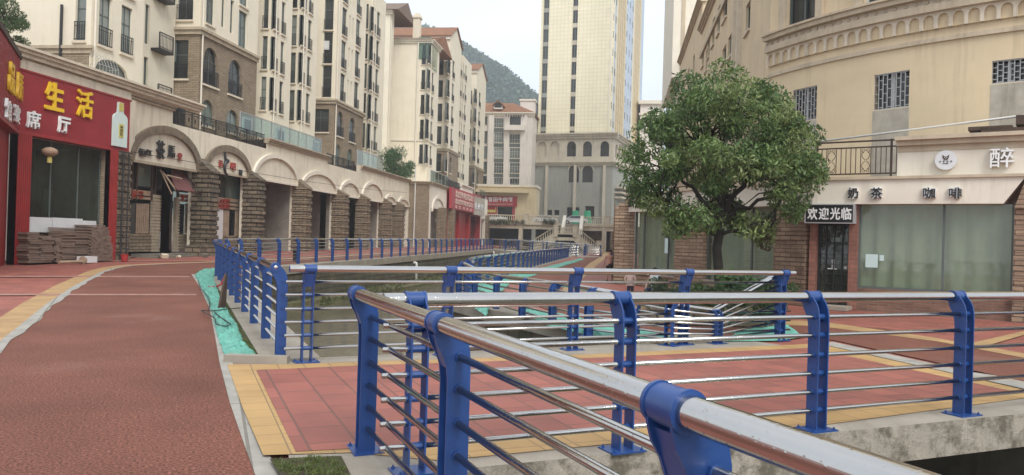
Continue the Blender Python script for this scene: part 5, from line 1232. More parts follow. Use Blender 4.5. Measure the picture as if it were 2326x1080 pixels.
sb=thing('grey_slim_building','slim grey building seen in the gap beside the tower','building',((p0+p1_)/2,176,zdk)); m=MB(); m.box(p0,p1_,172,182,zdk,zb_); m.build('wall',M['podium'],sb)
m=MB()
for k in range(8): m.box(p0+.4,p1_-.4,171.94,172.0,zb_-2.2-3.2*k,zb_-.9-3.2*k)
m.build('window_band',M['panedark'],sb)

# --- podium and tower, turned twelve degrees
YT=156.; ct=atY(1389,487,YT); TA=rad(-12); TB=rad(78)
FT=Face((ct.x,ct.y),TA); FTs=Face((ct.x,ct.y),TB)
ty=lambda y:y/2.16
tx=lambda x:1180+x/2.16
def trect(F,x0,x1,y0,y1): return F.rect(tx(x0),tx(x1),ty(y0),ty(y1))
pd=thing('tower_podium','grey cement podium with round-arched windows under the high tower','building',(ct.x-7,ct.y+4,zdk))
ztp=FT.px(1380,305)[1]; zmid=FT.px(1300,372)[1]
uL=FT.px(1203,400)[0]-2
up_ops=[(trect(FT,a,b,694,769)+(.0,)) for a,b in ((90,133),(150,195),(232,277),(311,355),(396,440))]
up_ops=[(o[0],o[1],o[2],o[3],(o[1]-o[0])/2) for o in up_ops]
lo_ops=[trect(FT,a,b,812,896) for a,b in ((242,292),(308,360))]; lo_ops=[(o[0],o[1],o[2],o[3],(o[1]-o[0])/2) for o in lo_ops]
dr_ops=[trect(FT,a,b,c,1075) for a,b,c in ((232,293,1018),(322,367,1012))]
lw_ops=[trect(FT,a,b,1031,1056) for a,b in ((137,160),(170,195))]
m=MB(); wall(m,FT,uL,0,zmid,ztp,up_ops,.5)
so_=[trect(FTs,a,b,708,776) for a,b in ((470,480),(485,495),(500,508),(513,521))]; so_=[(o[0],o[1],o[2],o[3],(o[1]-o[0])/2) for o in so_]
wall(m,FTs,0,26,zmid,ztp,so_,.5); m.quad(FT.P(uL,0,ztp),FT.P(0,0,ztp),FTs.P(26,0,ztp),FT.P(uL,-26,ztp)); m.build('upper_wall',M['podiumtan'],pd)
m=MB(); wall(m,FT,uL,0,zdk,zmid,lo_ops+dr_ops+lw_ops,.5); wall(m,FTs,0,26,zdk,zmid,[trect(FTs,434,441,950,1040)+(0,),trect(FTs,446,453,955,1040)+(0,)],.5); m.build('lower_wall',M['podium'],pd)
q=trect(FT,178,340,694,769); m=MB()
for F,ol in ((FT,up_ops),(FT,lo_ops),(FTs,so_)):
    for i,o in enumerate(ol):
        blind=(F is FT and ol is up_ops and i<2)
        b=MB(); b.fbox(F,o[0]-.1,o[1]+.1,-.5,-.4,o[2],o[3]); b.build('blind_arch' if blind else 'arched_window',M['podiumtan' if blind else 'panedark'],pd)
        if o[1]-o[0]>1:
            b=MB(); n=12; c=(o[0]+o[1])/2; r=(o[1]-o[0])/2
            for k in range(n):
                t0,t1=math.pi*k/n,math.pi*(k+1)/n; pt=lambda t,rr,nn:F.P(c-math.cos(t)*rr,nn,o[3]-r+math.sin(t)*rr)
                b.hexa([pt(t0,r,-.02),pt(t1,r,-.02),pt(t1,r,.1),pt(t0,r,.1),pt(t0,r+.25,-.02),pt(t1,r+.25,-.02),pt(t1,r+.25,.1),pt(t0,r+.25,.1)])
            b.build('arch_trim',M['podiumtan'],pd)
for o in dr_ops+lw_ops:
    b=MB(); b.fbox(FT,o[0],o[1],-.5,-.4,o[2],o[3]); b.build('doorway',M['dark'],pd)
for z,s in ((ztp+.2,3.2),(zmid+.3,2.4)):
    for F,a,b_ in ((FT,uL,.3*s),(FTs,0,26)):
        b=MB(); cornice(b,F,a,b_,z,s); b.build('cornice',M['podiumtan'],pd)
for x0,x1_ in ((128,140),(267,279),(410,422)):
    o=trect(FT,x0,x1_,815,1060); b=MB(); b.fbox(FT,o[0],o[1],.02,.6,zdk,zmid-.4); b.build('column',M['podiumtan'],pd)
for z in (zdk+6.2,zdk+7.2,zdk+8.2): b=MB(); b.fbox(FTs,2,16,0,1.6,z,z+.35); b.build('ledge',M['podiumtan'],pd)
tw=thing('tower_block','very tall cream-tiled tower with two dark window strips and blue striped side','tower',(ct.x-7,ct.y+6,ztp))
ins=1.2; c2=FT.P(-.7,-1.2,0); FW1=Face((c2[0],c2[1]),TA); FW2=Face((c2[0],c2[1]),TB)
uL=FW1.px(tx(89),ty(640))[0]; ZT=92.
def wrect(F,x0,x1): return F.px(tx(x0),ty(400))[0],F.px(tx(x1),ty(400))[0]
s1=wrect(FW1,108,136); s2_=wrect(FW1,252,277)
m=MB(); wall(m,FW1,uL,0,ztp,ZT,[(s1[0],s1[1],ztp+.5,ZT-1),(s2_[0],s2_[1],ztp+.5,ZT-1)],.5); m.build('front_wall',M['tower'],tw)
SD=FW2.px(1459,ty(400))[0]
m=MB(); wall(m,FW2,0,SD,ztp,ZT); a=FW2.P(SD,0,0); b_=FW1.P(uL,-SD,0); l=FW1.P(uL,0,0)
m.quad((a[0],a[1],ztp),(b_[0],b_[1],ztp),(b_[0],b_[1],ZT),(a[0],a[1],ZT)); m.quad((b_[0],b_[1],ztp),(l[0],l[1],ztp),(l[0],l[1],ZT),(b_[0],b_[1],ZT)); m.quad(FW1.P(uL,0,ZT),FW1.P(0,0,ZT),(a[0],a[1],ZT),(b_[0],b_[1],ZT)); m.build('side_wall',M['towerblue'],tw)
for si,(a,b_) in enumerate((s1,s2_)):
    m=MB(); m.fbox(FW1,a,b_,-.5,-.42,ztp,ZT-1); m.build('window_strip',M['panedark'],tw)
    m=MB(); z=ztp+1
    while z<ZT-2: m.fbox(FW1,a,b_,-.42,-.2,z,z+.9); z+=3.55
    m.build('strip_spandrels',M['podiumtan' if si else 'podium'],tw)
    m=MB(); m.fbox(FW1,(a+b_)/2-.06,(a+b_)/2+.06,-.42,-.3,ztp,ZT-1); m.build('strip_mullion',M['frame'],tw)
for x0,x1_ in ((474,511),(554,584)):
    a,b_=FW2.px(tx(x0),ty(330))[0],FW2.px(tx(x1_),ty(330))[0]
    for k in range(4):
        m=MB(); m.fbox(FW2,a+(b_-a)*k/4+.1,a+(b_-a)*(k+.72)/4,.0,.35,ztp,ZT); m.build('tan_fin',M['towertan'],tw)
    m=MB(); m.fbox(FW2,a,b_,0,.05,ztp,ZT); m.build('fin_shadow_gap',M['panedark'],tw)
for x in (456,467,514,522,536,549,590):
    u=FW2.px(tx(x),ty(330))[0]; z=ztp+1.5
    while z<58: m=MB(); m.fbox(FW2,u-.25,u+.25,.0,.04,z,z+1.4); m.build('side_window',M['panedark'],tw); z+=3.55
for x in (441,470,512,553,586):
    u=FW2.px(tx(x),ty(330))[0]; m=MB(); m.fbox(FW2,u-.12,u+.12,0,.3,ztp,ZT); m.build('edge_rib',M['cream'],tw)
# pale building peeping between tower and tree
p0,p1_=atY(1446,540,180).x,atY(1500,540,180).x; zb_=atY(1460,232,180).z
sb=thing('pale_corniced_building','small pale corniced building seen between the tower and the leafy tree','building',((p0+p1_)/2,184,zdk)); m=MB(); m.box(p0,p1_,180,190,zdk,zb_); m.build('wall',M['pinkwall'],sb)
m=MB(); m.box(p0-.5,p1_,179.4,190,zb_-.5,zb_+.3); m.box(p0-.3,p1_,179.7,190,zb_-3,zb_-2.6); m.build('cornice',M['cream2'],sb)
# things on the raised street
def bag(px0,px1,y0,y1,lab):
    a=atY(px0,y1,131); b=atY(px1,y0,131); m=MB(); w=b.x-a.x; v=[]
    rqq=random.Random(int(px0))
    for z,k in ((zdk,1.05),(zdk+.5*(b.z-zdk),1.0),(b.z,.8)):
        for i in range(10): t=2*math.pi*i/10; v.append((a.x+w/2+math.cos(t)*w/2*k*rqq.uniform(.92,1.08),131+math.sin(t)*w/2*k,z+rqq.uniform(-.1,.1)))
    m.add(v,[(j*10+i,j*10+(i+1)%10,j*10+10+(i+1)%10,j*10+10+i) for j in (0,1) for i in range(10)]+[tuple(range(20,30))]); tag(m.build('netting_heap',M['greennet']),lab,'netting')
bag(1299,1316,480,493,'left heap wrapped in green netting on the raised street'); bag(1325,1343,480,493,'right heap wrapped in green netting on the raised street')
def car(x,y,z,rz,label,group=None):
    root=thing('parked_car',label,'car',(x,y,z),group,rz)
    def bld(mb,name,m,par=root,smooth=False):
        me=mb.local(name,M[m],smooth); o=bpy.data.objects.new(name,me); C.objects.link(o); o.parent=par; return o
    prof=[(-2.1,.35),(-2.15,.75),(-1.95,.95),(-1.35,1.02),(-.75,1.42),(.7,1.45),(1.35,1.05),(2.0,.98),(2.12,.7),(2.1,.35)]
    b=MB(); n=len(prof)
    def ring(yy,k): return [(px_,yy*(1 if pz<1.03 else k),pz) for px_,pz in prof]
    r0,r1=ring(-.85,.8),ring(.85,.8); b.add(r0+r1,[tuple(range(n))[::-1],tuple(range(n,2*n))]+[(i,(i+1)%n,n+(i+1)%n,n+i) for i in range(n)]); bld(b,'body','carpaint')
    b=MB()
    for s in (-1,1): b.add([(-1.2,s*.84,1.05),(1.2,s*.84,1.06),(.65,s*.70,1.39),(-.7,s*.70,1.37)],[(0,1,2,3)])
    b.add([(-1.36,-.72,1.05),(-1.36,.72,1.05),(-.8,.6,1.41),(-.8,-.6,1.41)],[(0,1,2,3)]); b.add([(1.36,-.72,1.07),(1.36,.72,1.07),(.76,.6,1.44),(.76,-.6,1.44)],[(0,1,2,3)]); bld(b,'windows','carglass')
    for xx in (-1.3,1.3):
        for yy in (-.8,.8):
            w=MB(); w.tube([(xx,yy-.1,.32),(xx,yy+.1,.32)],.32,14); o=bld(w,'wheel','rubber'); r=MB(); r.tube([(xx,yy-.115,.32),(xx,yy+.115,.32)],.19,12); bld(r,'rim','greymetal',o)
    for s in (-1,1): h=MB(); h.box(-2.16,-2.05,s*.6-.18,s*.6+.18,.68,.82); bld(h,'headlight','wframe')
    return root
p=atY(1303,500,127.6); car(p.x+.3,128.2,zdk,0,'white car parked on the raised street at the head of the stair')
p=atY(1236,500,128); car(p.x,129,zdk,rad(4),'white car half hidden behind the balustrade left of the stair')
p=atY(1122,490,130); car(p.x,131,zdk,rad(-6),'pale car in front of the red restaurant at the left end of the raised street')
m=MB(); 
for k,(a,b_) in enumerate(((1318,1310),)): pass
# trailing weeds on the parapet ledge are built with the plants
# ---------------------------------------------------------------- hill
ridge=[(700,32),(900,57),(1000,90),(1035,108),(1058,119),(1085,141),(1108,155),(1140,172),(1165,190),(1195,213),(1222,236),(1250,280),(1285,380),(1330,520),(1900,560)]
YH=650.
rx=[atY(a,b,YH) for a,b in ridge]; rxx=[p.x for p in rx]; rzz=[p.z for p in rx]
def hz(x,y):
    t=float(np.interp(x,rxx,rzz)); k=1-((y-YH)/227.)**2 if y<YH else 1-((y-YH)/390.)**2
    return max(-2,t*max(0,k)*(1+.10*math.sin(x*.04+y*.02)*(abs(y-YH)/227)))
v=[];f=[]; nx,ny=60,24; X0,X1=rxx[0]-40,rxx[-1]+20; Y0,Y1=426,968
for j in range(ny):
    for i in range(nx): x=X0+(X1-X0)*i/(nx-1); y=Y0+(Y1-Y0)*j/(ny-1); v.append((x,y,hz(x,y)-1.5))
for j in range(ny-1):
    for i in range(nx-1): a=j*nx+i; f.append((a,a+1,a+nx+1,a+nx))
m=MB(); m.add(v,f); struct(m.build('hill',M['hillground'],smooth=True))
def leaf_cloud(centers,nper,rad_,size,cols,flat=.8,droop=.0,aspect=.45,seed=1):
    """many small leaf faces spread through clumps; returns vertices, faces, per-vertex colours"""
    g=np.random.default_rng(seed); cs=np.asarray(centers,float); K=len(cs); n=K*nper
    c=np.repeat(cs,nper,axis=0); r=np.repeat(np.broadcast_to(np.asarray(rad_,float),(K,)),nper)
    d=g.normal(size=(n,3)); d/=np.linalg.norm(d,axis=1)[:,None]; rr=g.uniform(.25,1,n)**.5
    p=c+d*(rr*r)[:,None]*np.array([1,1,flat])
    ax=g.normal(size=(n,3))+d*.6; ax[:,2]-=droop; ax/=np.linalg.norm(ax,axis=1)[:,None]
    sd_=np.cross(ax,g.normal(size=(n,3))); sd_/=np.linalg.norm(sd_,axis=1)[:,None]
    L=size*g.uniform(.65,1.35,n)[:,None]; w=L*aspect
    nm=np.cross(ax,sd_)
    v0=p-ax*L*.5; v1=p+sd_*w*.5+nm*L*.08; v2=p+ax*L*.5; v3=p-sd_*w*.5+nm*L*.08
    V=np.stack([v0,v1,v2,v3],1).reshape(-1,3)
    F=np.arange(n*4).reshape(-1,4)
    cols=np.asarray(cols,float); ci=g.integers(0,len(cols),K); base=cols[np.repeat(ci,nper)]; alt=cols[g.integers(0,len(cols),n)]
    col=base*.6+alt*.4; col*=g.uniform(.7,1.3,(n,1)); col=np.concatenate([col,np.ones((n,1))],1)
    return V,F,np.repeat(col,4,axis=0)
def leaf_obj(name,parent,cloud,m='leaf'):
    V,F,Cc=cloud; L=root_loc(parent) if parent else Vector((0,0,0))
    me=bpy.data.meshes.new(name); me.from_pydata((V-np.array(L)).tolist(),[],F.tolist()); me.materials.append(M[m])
    at=me.color_attributes.new('tone','FLOAT_COLOR','POINT'); at.data.foreach_set('color',Cc.astype(np.float32).ravel()); me.update()
    o=bpy.data.objects.new(name,me); C.objects.link(o); o.parent=parent; return o
g=np.random.default_rng(3); cen=[];rs_=[]
while len(cen)<2600:
    x=g.uniform(atY(940,540,YH).x,atY(1330,540,YH).x); y=g.uniform(450,672); z=hz(x,y)
    if z>5: cen.append((x,y,z+g.uniform(-.8,3.2))); rs_.append(g.uniform(2.4,5.4))
hf=leaf_obj('hillside_forest',None,leaf_cloud(cen,14,rs_,3.3,[(.03,.07,.028),(.04,.09,.034),(.06,.11,.04),(.028,.06,.03)],aspect=.8,seed=4))
tag(hf,'dense dark wooded hillside fading into the haze behind the terracotta roofs','forest',kind='stuff')
# ---------------------------------------------------------------- right side: cafe row, terrace, curved building
P0,P1=Vector((.53,30.3)),Vector((5.33,22.0)); P2=Vector((9.33,19.86))
S1=Face(P0,math.atan2(P1.y-P0.y,P1.x-P0.x)); S2=Face(P1,math.atan2(P2.y-P1.y,P2.x-P1.x)); L1=(P1-P0).length; L2=11.
ZB=2.78; ZTOP=S2.px(2045,409)[1]; 
cf=thing('cafe_row','cream fronted cafe row with stone piers and curtained show windows on the right','building',(4,25,0))
def sp(F,x0,x1,y0,y1): return F.rect(x0,x1,y0,y1)
zwb=.42
# fascia band
def fasc(F,a,b,n0,n1,z0,z1,name,m,root=cf): q=MB(); q.fbox(F,a,b,n0,n1,z0,z1); return q.build(name,M[m],root)
ff=ZB
u_r=S2.px(2310,440)[0]
q=MB(); q.prism([S2.P(-.05,.30,ff),S2.P(u_r-.25,.30,ff),S2.P(u_r+.18,.30,ZTOP),S2.P(-.05,.30,ZTOP)],(S2.nn.x*-.6,S2.nn.y*-.6,0)); q.build('fascia',M['cream2'],cf)
q=MB(); q.fbox(S1,-.1,L1+.1,-.3,.25,ff,ZTOP); q.build('fascia',M['cream2'],cf)
q=MB(); q.fbox(S2,-.1,L2,-.28,.36,ZTOP,ZTOP+.07); q.fbox(S1,-.1,L1+.05,-.28,.33,ZTOP,ZTOP+.07); q.build('fascia_ledge',M['tantrim'],cf)
# parapet above with its cornice
zpt=S2.px(2200,330)[1]; up0=S2.px(2040,370)[0]
q=MB(); q.fbox(S2,up0,L2,-.35,.1,ZTOP+.07,zpt); q.build('parapet',M['cream2'],cf)
q=MB(); cornice(q,S2,up0,L2,zpt+.22,1.05); q.build('parapet_cornice',M['tantrim'],cf)
# roof terrace floor, solid body behind
q=MB(); q.add([S1.P(0,-.3,ZTOP+.02),S1.P(L1,-.3,ZTOP+.02),S2.P(L2,-.3,ZTOP+.02),S2.P(L2,-8,ZTOP+.02),S1.P(0,-12,ZTOP+.02)],[(0,1,2,3,4)]); q.build('terrace_floor',M['concrete'],cf)
q=MB(); wall(q,Face((-.2,62),-R90),0,32,0,ZTOP,[],.2); q.build('street_wall',M['stoner'],cf)
q=MB(); q.fbox(S1,0,L1,-2.6,-2.5,0,ZTOP); q.fbox(S2,0,L2,-2.6,-2.5,0,ZTOP); q.build('inner_wall',M['room'],cf)
# stone piers
def spier(F,px0,px1,y,n0=-.5,n1=.22,z1=None,m='stoner'):
    u0,u1=F.px(px0,y)[0],F.px(px1,y)[0]; b=MB(); z=-.02; h=.15; k=0; r=random.Random(int(px0))
    zt=z1 or ff
    while z<zt-.02:
        e=r.uniform(0,.035); b.fbox(F,u0,u1,n0,n1-e,z+.006,min(z+h-.006,zt)); z+=h
    b.fbox(F,u0+.01,u1-.01,n0,n1-.05,0,zt-.01); return b.build('stone_pier',M[m],cf)
spier(S1,1543,1608,560); spier(S1,1770,1842,560)
spier(S2,2303,2380,580,z1=ff+.05)
q=MB(); q.prism([S2.P(S2.px(2303,580)[0],.3,ff-.1),S2.P(S2.px(2303,580)[0]+1.2,.3,ff-.1),S2.P(S2.px(2303,580)[0]+1.2,.3,ZTOP),S2.P(u_r+.2,.3,ZTOP)],(S2.nn.x*-.5,S2.nn.y*-.5,0)); q.build('pier_cap',M['stoner'],cf)
# free end pier by the road with its stepped sloping head
fe=Face((atY(1395,560,30.2).x,30.2),0.); w=atY(1440,560,30.2).x-atY(1395,560,30.2).x
b=MB(); z=-.02; k=0; zl_,zr_=fe.px(1396,474)[1],fe.px(1436,450)[1]; r=random.Random(2)
while z<zr_:
    x0=0 if z<zl_ else min(w*.75,w*(z-zl_)/(zr_-zl_)); e=r.uniform(0,.03); b.fbox(fe,x0,w,-.8,.1-e,z+.006,z+.144); z+=.15
b.fbox(fe,.02,w-.02,-.78,.04,0,zl_); b.build('stone_pier',M['stoner'],cf)
# curtained windows
def showwin(F,u0,u1,z0,z1,mull,n=.0):
    b=MB(); b.fbox(F,u0,u1,n-.01,n,z0,z1); b.build('show_window',M['clear'],cf)
    c=MB(); k=int((u1-u0)/.035); r=random.Random(int(u0*10)); ph=0; pts=[]
    for i in range(k+1):
        ph+=r.uniform(.3,.75); pts.append((u0+(u1-u0)*i/k,n-.16+.028*math.sin(ph)))
    vv=[F.P(u,nn,z0+.05) for u,nn in pts]+[F.P(u,nn,z1) for u,nn in pts]; c.add(vv,[(i,i+1,k+2+i,k+1+i) for i in range(k)])
    vb=[F.P(u,nn-.008,z0+.05) for u,nn in pts]+[F.P(u,nn-.008,z1) for u,nn in pts]; c.add(vb,[(i+1,i,k+1+i,k+2+i) for i in range(k)])
    c.build('curtain',M['curtain'],cf,smooth=True)
    g=MB()
    for u in [u0,u1-.05]+mull: g.fbox(F,u,u+.05,n-.04,n+.03,z0,z1)
    g.fbox(F,u0+.051,u1-.051,n-.04,n+.03,z0,z0+.05); g.build('window_bars',M['frame'],cf)
a0,a1=S1.px(1444,560)[0],S1.px(1543,560)[0]; showwin(S1,a0,a1,zwb,ff,[S1.px(1462,560)[0],S1.px(1517,560)[0]])
b0,b1=S1.px(1608,560)[0],S1.px(1770,560)[0]; showwin(S1,b0,b1,zwb,ff,[S1.px(1707,560)[0]])
c0,c1,cz0,cz1=S2.rect(1949,2303,468,664); showwin(S2,c0,c1,cz0,ff,[S2.px(2140,560)[0]])
for F,a,b_ in ((S1,a0-.2,a1),(S1,b0,b1)):
    q=MB(); q.fbox(F,a,b_,-.4,.18,0,zwb); q.build('sill_wall',M['stoner'],cf); q=MB(); q.fbox(F,a,b_,-.02,.24,zwb,zwb+.05); q.build('sill',M['concrete'],cf)
q=MB(); q.fbox(S2,c0-.05,c1,-.4,.06,-.3,cz0); q.build('sill_wall',M['oldbrick'],cf)
# door
d0,d1=S2.px(1856,600)[0],S2.px(1929,600)[0]; zd=S2.px(1890,509)[1]
for x0,x1 in ((1840,1856),(1929,1949)):
    q=MB(); q.fbox(S2,S2.px(x0,600)[0],S2.px(x1,600)[0],-.3,.12,0,ff); q.build('tiled_jamb',M['tilered'],cf)
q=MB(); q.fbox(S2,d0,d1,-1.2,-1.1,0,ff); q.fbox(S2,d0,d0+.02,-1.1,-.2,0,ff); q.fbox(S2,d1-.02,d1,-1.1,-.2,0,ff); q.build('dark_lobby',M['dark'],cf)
dl=MB(); t=.05; zt_=S2.px(1890,556)[1]
for a,b_,z0,z1 in ((d0,d0+t,0,zd),(d1-t,d1,0,zd),(d0+t,d1-t,zt_,zt_+.07),(d0+t,d1-t,0.02,.1),(d0+t,d1-t,zd-.06,zd)): dl.fbox(S2,a,b_,-.12,-.04,z0,z1)
for k in range(1,4): u=d0+(d1-d0)*k/4; dl.fbox(S2,u-.012,u+.012,-.1,-.06,.1,zd-.06)
for k in range(1,6): z=.1+(zt_-.1)*k/6; dl.fbox(S2,d0+t,d1-t,-.098,-.062,z,z+.02)
door=dl.build('door',M['black'],cf)
q=MB(); q.fbox(S2,d0+t,d1-t,-.13,-.125,.1,zd-.06); gl=q.build('pane',M['clear'],door); 
q=MB(); u0,u1,z0,z1=S2.rect(1888,1910,540,550); q.fbox(S2,u0,u1,-.2,-.17,z0,z1); q.build('lobby_sign',M['whiteboard'],cf)
q=MB(); u,z=S2.px(1890,598); q.fbox(S2,u-.04,u+.04,-.115,-.108,z-.14,z+.1); q.fbox(S2,u-.14,u+.1,-.115,-.108,z-.17,z-.14); q.fbox(S2,u+.28,u+.36,-.115,-.108,z-.15,z-.07); q.build('door_sticker',M['whiteboard'],door)
q=MB(); u0,u1,z0,z1=S2.rect(1966,1994,578,608); q.fbox(S2,u0,u1,.002,.01,z0,z1); tag(q.build('notice',M['paper']),'larger pale blue paper notice stuck on the wide curtained window','notice')
q=MB(); u0,u1,z0,z1=S2.rect(1998,2008,580,593); q.fbox(S2,u0,u1,.002,.01,z0,z1); tag(q.build('notice',M['paper']),'tiny paper notice to the right of the larger one on the wide window','notice')
q=MB(); u0,u1,z0,z1=S1.rect(1512,1519,542,576); q.fbox(S1,u0,u1,.032,.04,z0,z1); tag(q.build('notice',M['paper']),'tall pale green notice on the curtained window behind the seated girl','notice')
q=MB(); q.fbox(S2,S2.px(1868,690)[0],S2.px(1938,690)[0],.1,.8,0,.1); tag(q.build('doorstep',M['concrete']),'low concrete doorstep at the black cafe door','doorstep')
# signs
sg=thing('welcome_sign','black board with white welcome characters above the black cafe door','sign',S2.P(.4,.3,S2.px(1890,508)[1]))
u0,u1,z0,z1=S2.rect(1840,1946,468,507); q=MB(); q.fbox(S2,u0,u1,.12,.42,z0,z1); q.build('board',M['black'],sg)
q=MB(); e=.025
for a,b_,c,d in ((u0-e,u1+e,z0-e,z0),(u0-e,u1+e,z1,z1+e),(u0-e,u0,z0,z1),(u1,u1+e,z0,z1)): q.fbox(S2,a,b_,.12,.44,c,d)
q.build('board_frame',M['greymetal'],sg)
for k,ch in enumerate('欢迎光临'):
    x0=1843+25.4*k; a,b_,c,d=S2.rect(x0+1,x0+23.5,474,501); letter(sg,S2,ch,(a+b_)/2,(c+d)/2,b_-a,d-c,.42,.02,'white',.02)
sg=thing('cafe_lettering','black white-edged characters for milk tea and coffee on the cafe fascia','sign',S2.P(2.5,.32,2.95))
for ch,x0,x1 in (('奶',1933,1957),('茶',1983,2012),('咖',2101,2130),('啡',2159,2189)):
    a,b_,c,d=S2.rect(x0,x1,428,454); letter(sg,S2,ch,(a+b_)/2,(c+d)/2,(b_-a)*1.04,(d-c)*1.06,.31,.06,'white',.06,name='letter_backing'); letter(sg,S2,ch,(a+b_)/2,(c+d)/2,(b_-a)*.94,(d-c)*.94,.371,.012,'blacktxt',.012)
sg=thing('large_character_sign','large white raised single character on the parapet at far right','sign',S2.P(6,.12,3.6))
a,b_,c,d=S2.rect(2250,2305,338,383); letter(sg,S2,'醉',(a+b_)/2,(c+d)/2,b_-a,d-c,.12,.12,'white',.006)
sg=thing('round_sign','round white disc sign with a small dark animal emblem on the parapet','sign',S2.P(4,.12,3.5))
u,z=S2.px(2151,366); r=(S2.px(2176,366)[0]-S2.px(2126,366)[0])/2
q=MB(); c_=Vector(S2.P(u,.1,z)); c2=Vector(S2.P(u,.22,z)); q.tube([c_,c2],r,32); q.build('disc',M['whiteboard'],sg)
q=MB(); em=[(-.28,.5),(-.2,.46),(-.13,.36),(0,.33),(.13,.36),(.2,.46),(.28,.5),(.24,.28),(.19,.1),(.1,.0),(-.1,.0),(-.19,.1),(-.24,.28)]
q.prism([S2.P(u+x*r*1.1,.222,z+y*r*1.05) for x,y in em],(S2.nn.x*.012,S2.nn.y*.012,0)); q.build('emblem',M['wood'],sg)
q=MB()
for x in (-.09,.09): q.fbox(S2,u+(x-.045)*r,u+(x+.045)*r,.234,.24,z+.22*r,z+.3*r)
q.fbox(S2,u-.05*r,u+.05*r,.234,.24,z+.08*r,z+.14*r); q.build('emblem_detail',M['whiteboard'],sg)
for k,ch in enumerate('来杯奶咖'): letter(sg,S2,ch,u+(-.5+.33*k)*r,z-.14*r,.14*r,.15*r,.222,.01,'blacktxt',.02)
for k in range(4): letter(sg,S2,'奶茶咖啡'[k],u+(-.2+.135*k)*r,z-.34*r,.1*r,.1*r,.222,.01,'blacktxt',.03)
sg=thing('cafe_lettering','pair of dark squeezed characters on the fascia behind the tree near the road','sign',S1.P(.5,.3,3))
for ch,x0,x1 in (('饰',1444,1452),('家',1460,1469)):
    a,b_,c,d=S1.rect(x0,x1,451,472); letter(sg,S1,ch,(a+b_)/2,(c+d)/2,b_-a,d-c,.28,.06,'wood',.03)
# terrace railing
tr=thing('terrace_railing','brown wrought iron terrace railing with scroll panels above the cafe fascia','railing',S2.P(0,.1,ZTOP))
zr0,zr1=ZTOP+.07,S2.px(1940,322)[1]
def scroll(mb,F,u,z0,z1,n):
    zc=(z0+z1)/2; hh=(z1-z0)/2
    for sx in (-1,1):
        for sz in (-1,1):
            pts=[F.P(u+sx*(.012+.085*math.sin(t*math.pi)*(1 if t<1 else 1)),n,zc+sz*hh*(.03+.8*t)) for t in [i/8 for i in range(9)]]
            e=[F.P(u+sx*(.05-.04*math.cos(t)),n,zc+sz*hh*(.78+.0)+sz*.05*math.sin(t)) for t in [i*.8 for i in range(7)]]
            mb.tube(pts,.008,4); mb.tube(e,.008,4)
def trail(F,u0,u1):
    b=MB(); n=.12; b.fbox(F,u0,u1,n-.025,n+.025,zr1-.04,zr1); b.fbox(F,u0,u1,n-.018,n+.018,zr1-.2,zr1-.165); b.fbox(F,u0,u1,n-.018,n+.018,zr0+.08,zr0+.115)
    k=int((u1-u0)/.115)
    for i in range(k+1):
        u=u0+(u1-u0)*i/k
        if i%15==0: b.fbox(F,u-.025,u+.025,n-.026,n+.026,zr0,zr1+.01)
        elif i%7 not in (3,): b.fbox(F,u-.009,u+.009,n-.009,n+.009,zr0+.1,zr1-.18)
        else: scroll(b,F,u,zr0+.12,zr1-.2,n)
    return b
trail(S2,0,up0-.02).build('railing_panel',M['rustiron'],tr); trail(S1,.2,L1-.02).build('railing_panel',M['rustiron'],tr)
# curved building behind
DP=[(5.3,28.5),(7.9,24.8),(10.8,22.5)]
dc,dr=circle3(*DP); th0=math.atan2(DP[0][1]-dc[1],DP[0][0]-dc[0])
if math.atan2(DP[2][1]-dc[1],DP[2][0]-dc[0])<th0: th0-=0
DR=Cyl(dc,dr,th0)
zD=lambda y,px=1900: DR.px(px,y)[1]
cb=thing('curved_building','tan plastered building with a curved corner, scalloped frieze and barred windows','building',(9,30,0))
uu=lambda px: DR.px(px,200)[0]
ua,ub=-.3,uu(2326)+9
zTop=16.5
zlow=zD(135); zfr0=zD(112); zfr1=zD(78); zled0=zD(50); zled1=zD(38)
ops=[]
for x0,x1,y0,y1 in ((1985,2065,165,247),(1800,1855,200,275),(2253,2330,135,188)):
    a=DR.px(x0,(y0+y1)/2)[0]; b_=DR.px(x1,(y0+y1)/2)[0]; xm=(x0+x1)/2; ops.append((a,b_,DR.px(xm,y1)[1],DR.px(xm,y0)[1],0))
upw=[]
for x0,x1,y1 in ((1788,1858,47),(1962,2040,0)):
    a,b_=DR.px(x0,20)[0],DR.px(x1,20)[0]; upw.append((a,b_,zled1+.12,zled1+2.6,0))
m=MB(); wall(m,DR,ua,ub,ZTOP-.2,zTop,ops+upw,.25); m.build('wall',M['tan'],cb)
for a,b_,z0,z1,_ in ops:
    q=MB(); q.fbox(DR,a,b_,-.25,-.2,z0,z1); win=q.build('window',M['panedark'],cb)
    q=MB(); k=int((b_-a)/.13); r=0
    for i in range(k+1):
        u=a+(b_-a)*i/k; q.fbox(DR,u-.012,u+.012,-.06,-.03,z0,z1)
        if i<k:
            n_=4
            for j in range(n_): z=z0+(z1-z0)*(j+(.25 if i%2 else .75))/n_; q.fbox(DR,u+.012,u+(b_-a)/k-.012,-.055,-.035,z,z+.02)
    for z in (z0,z1-.03): q.fbox(DR,a,b_,-.065,-.025,z,z+.03)
    bars=q.build('window_bars',M['greymetal'],cb); bars.parent=win; 
    q=MB(); q.fbox(DR,(a+b_)/2-.04,(a+b_)/2+.04,-.2,-.15,z0,z1); q.build('window_frame',M['wframe'],cb)
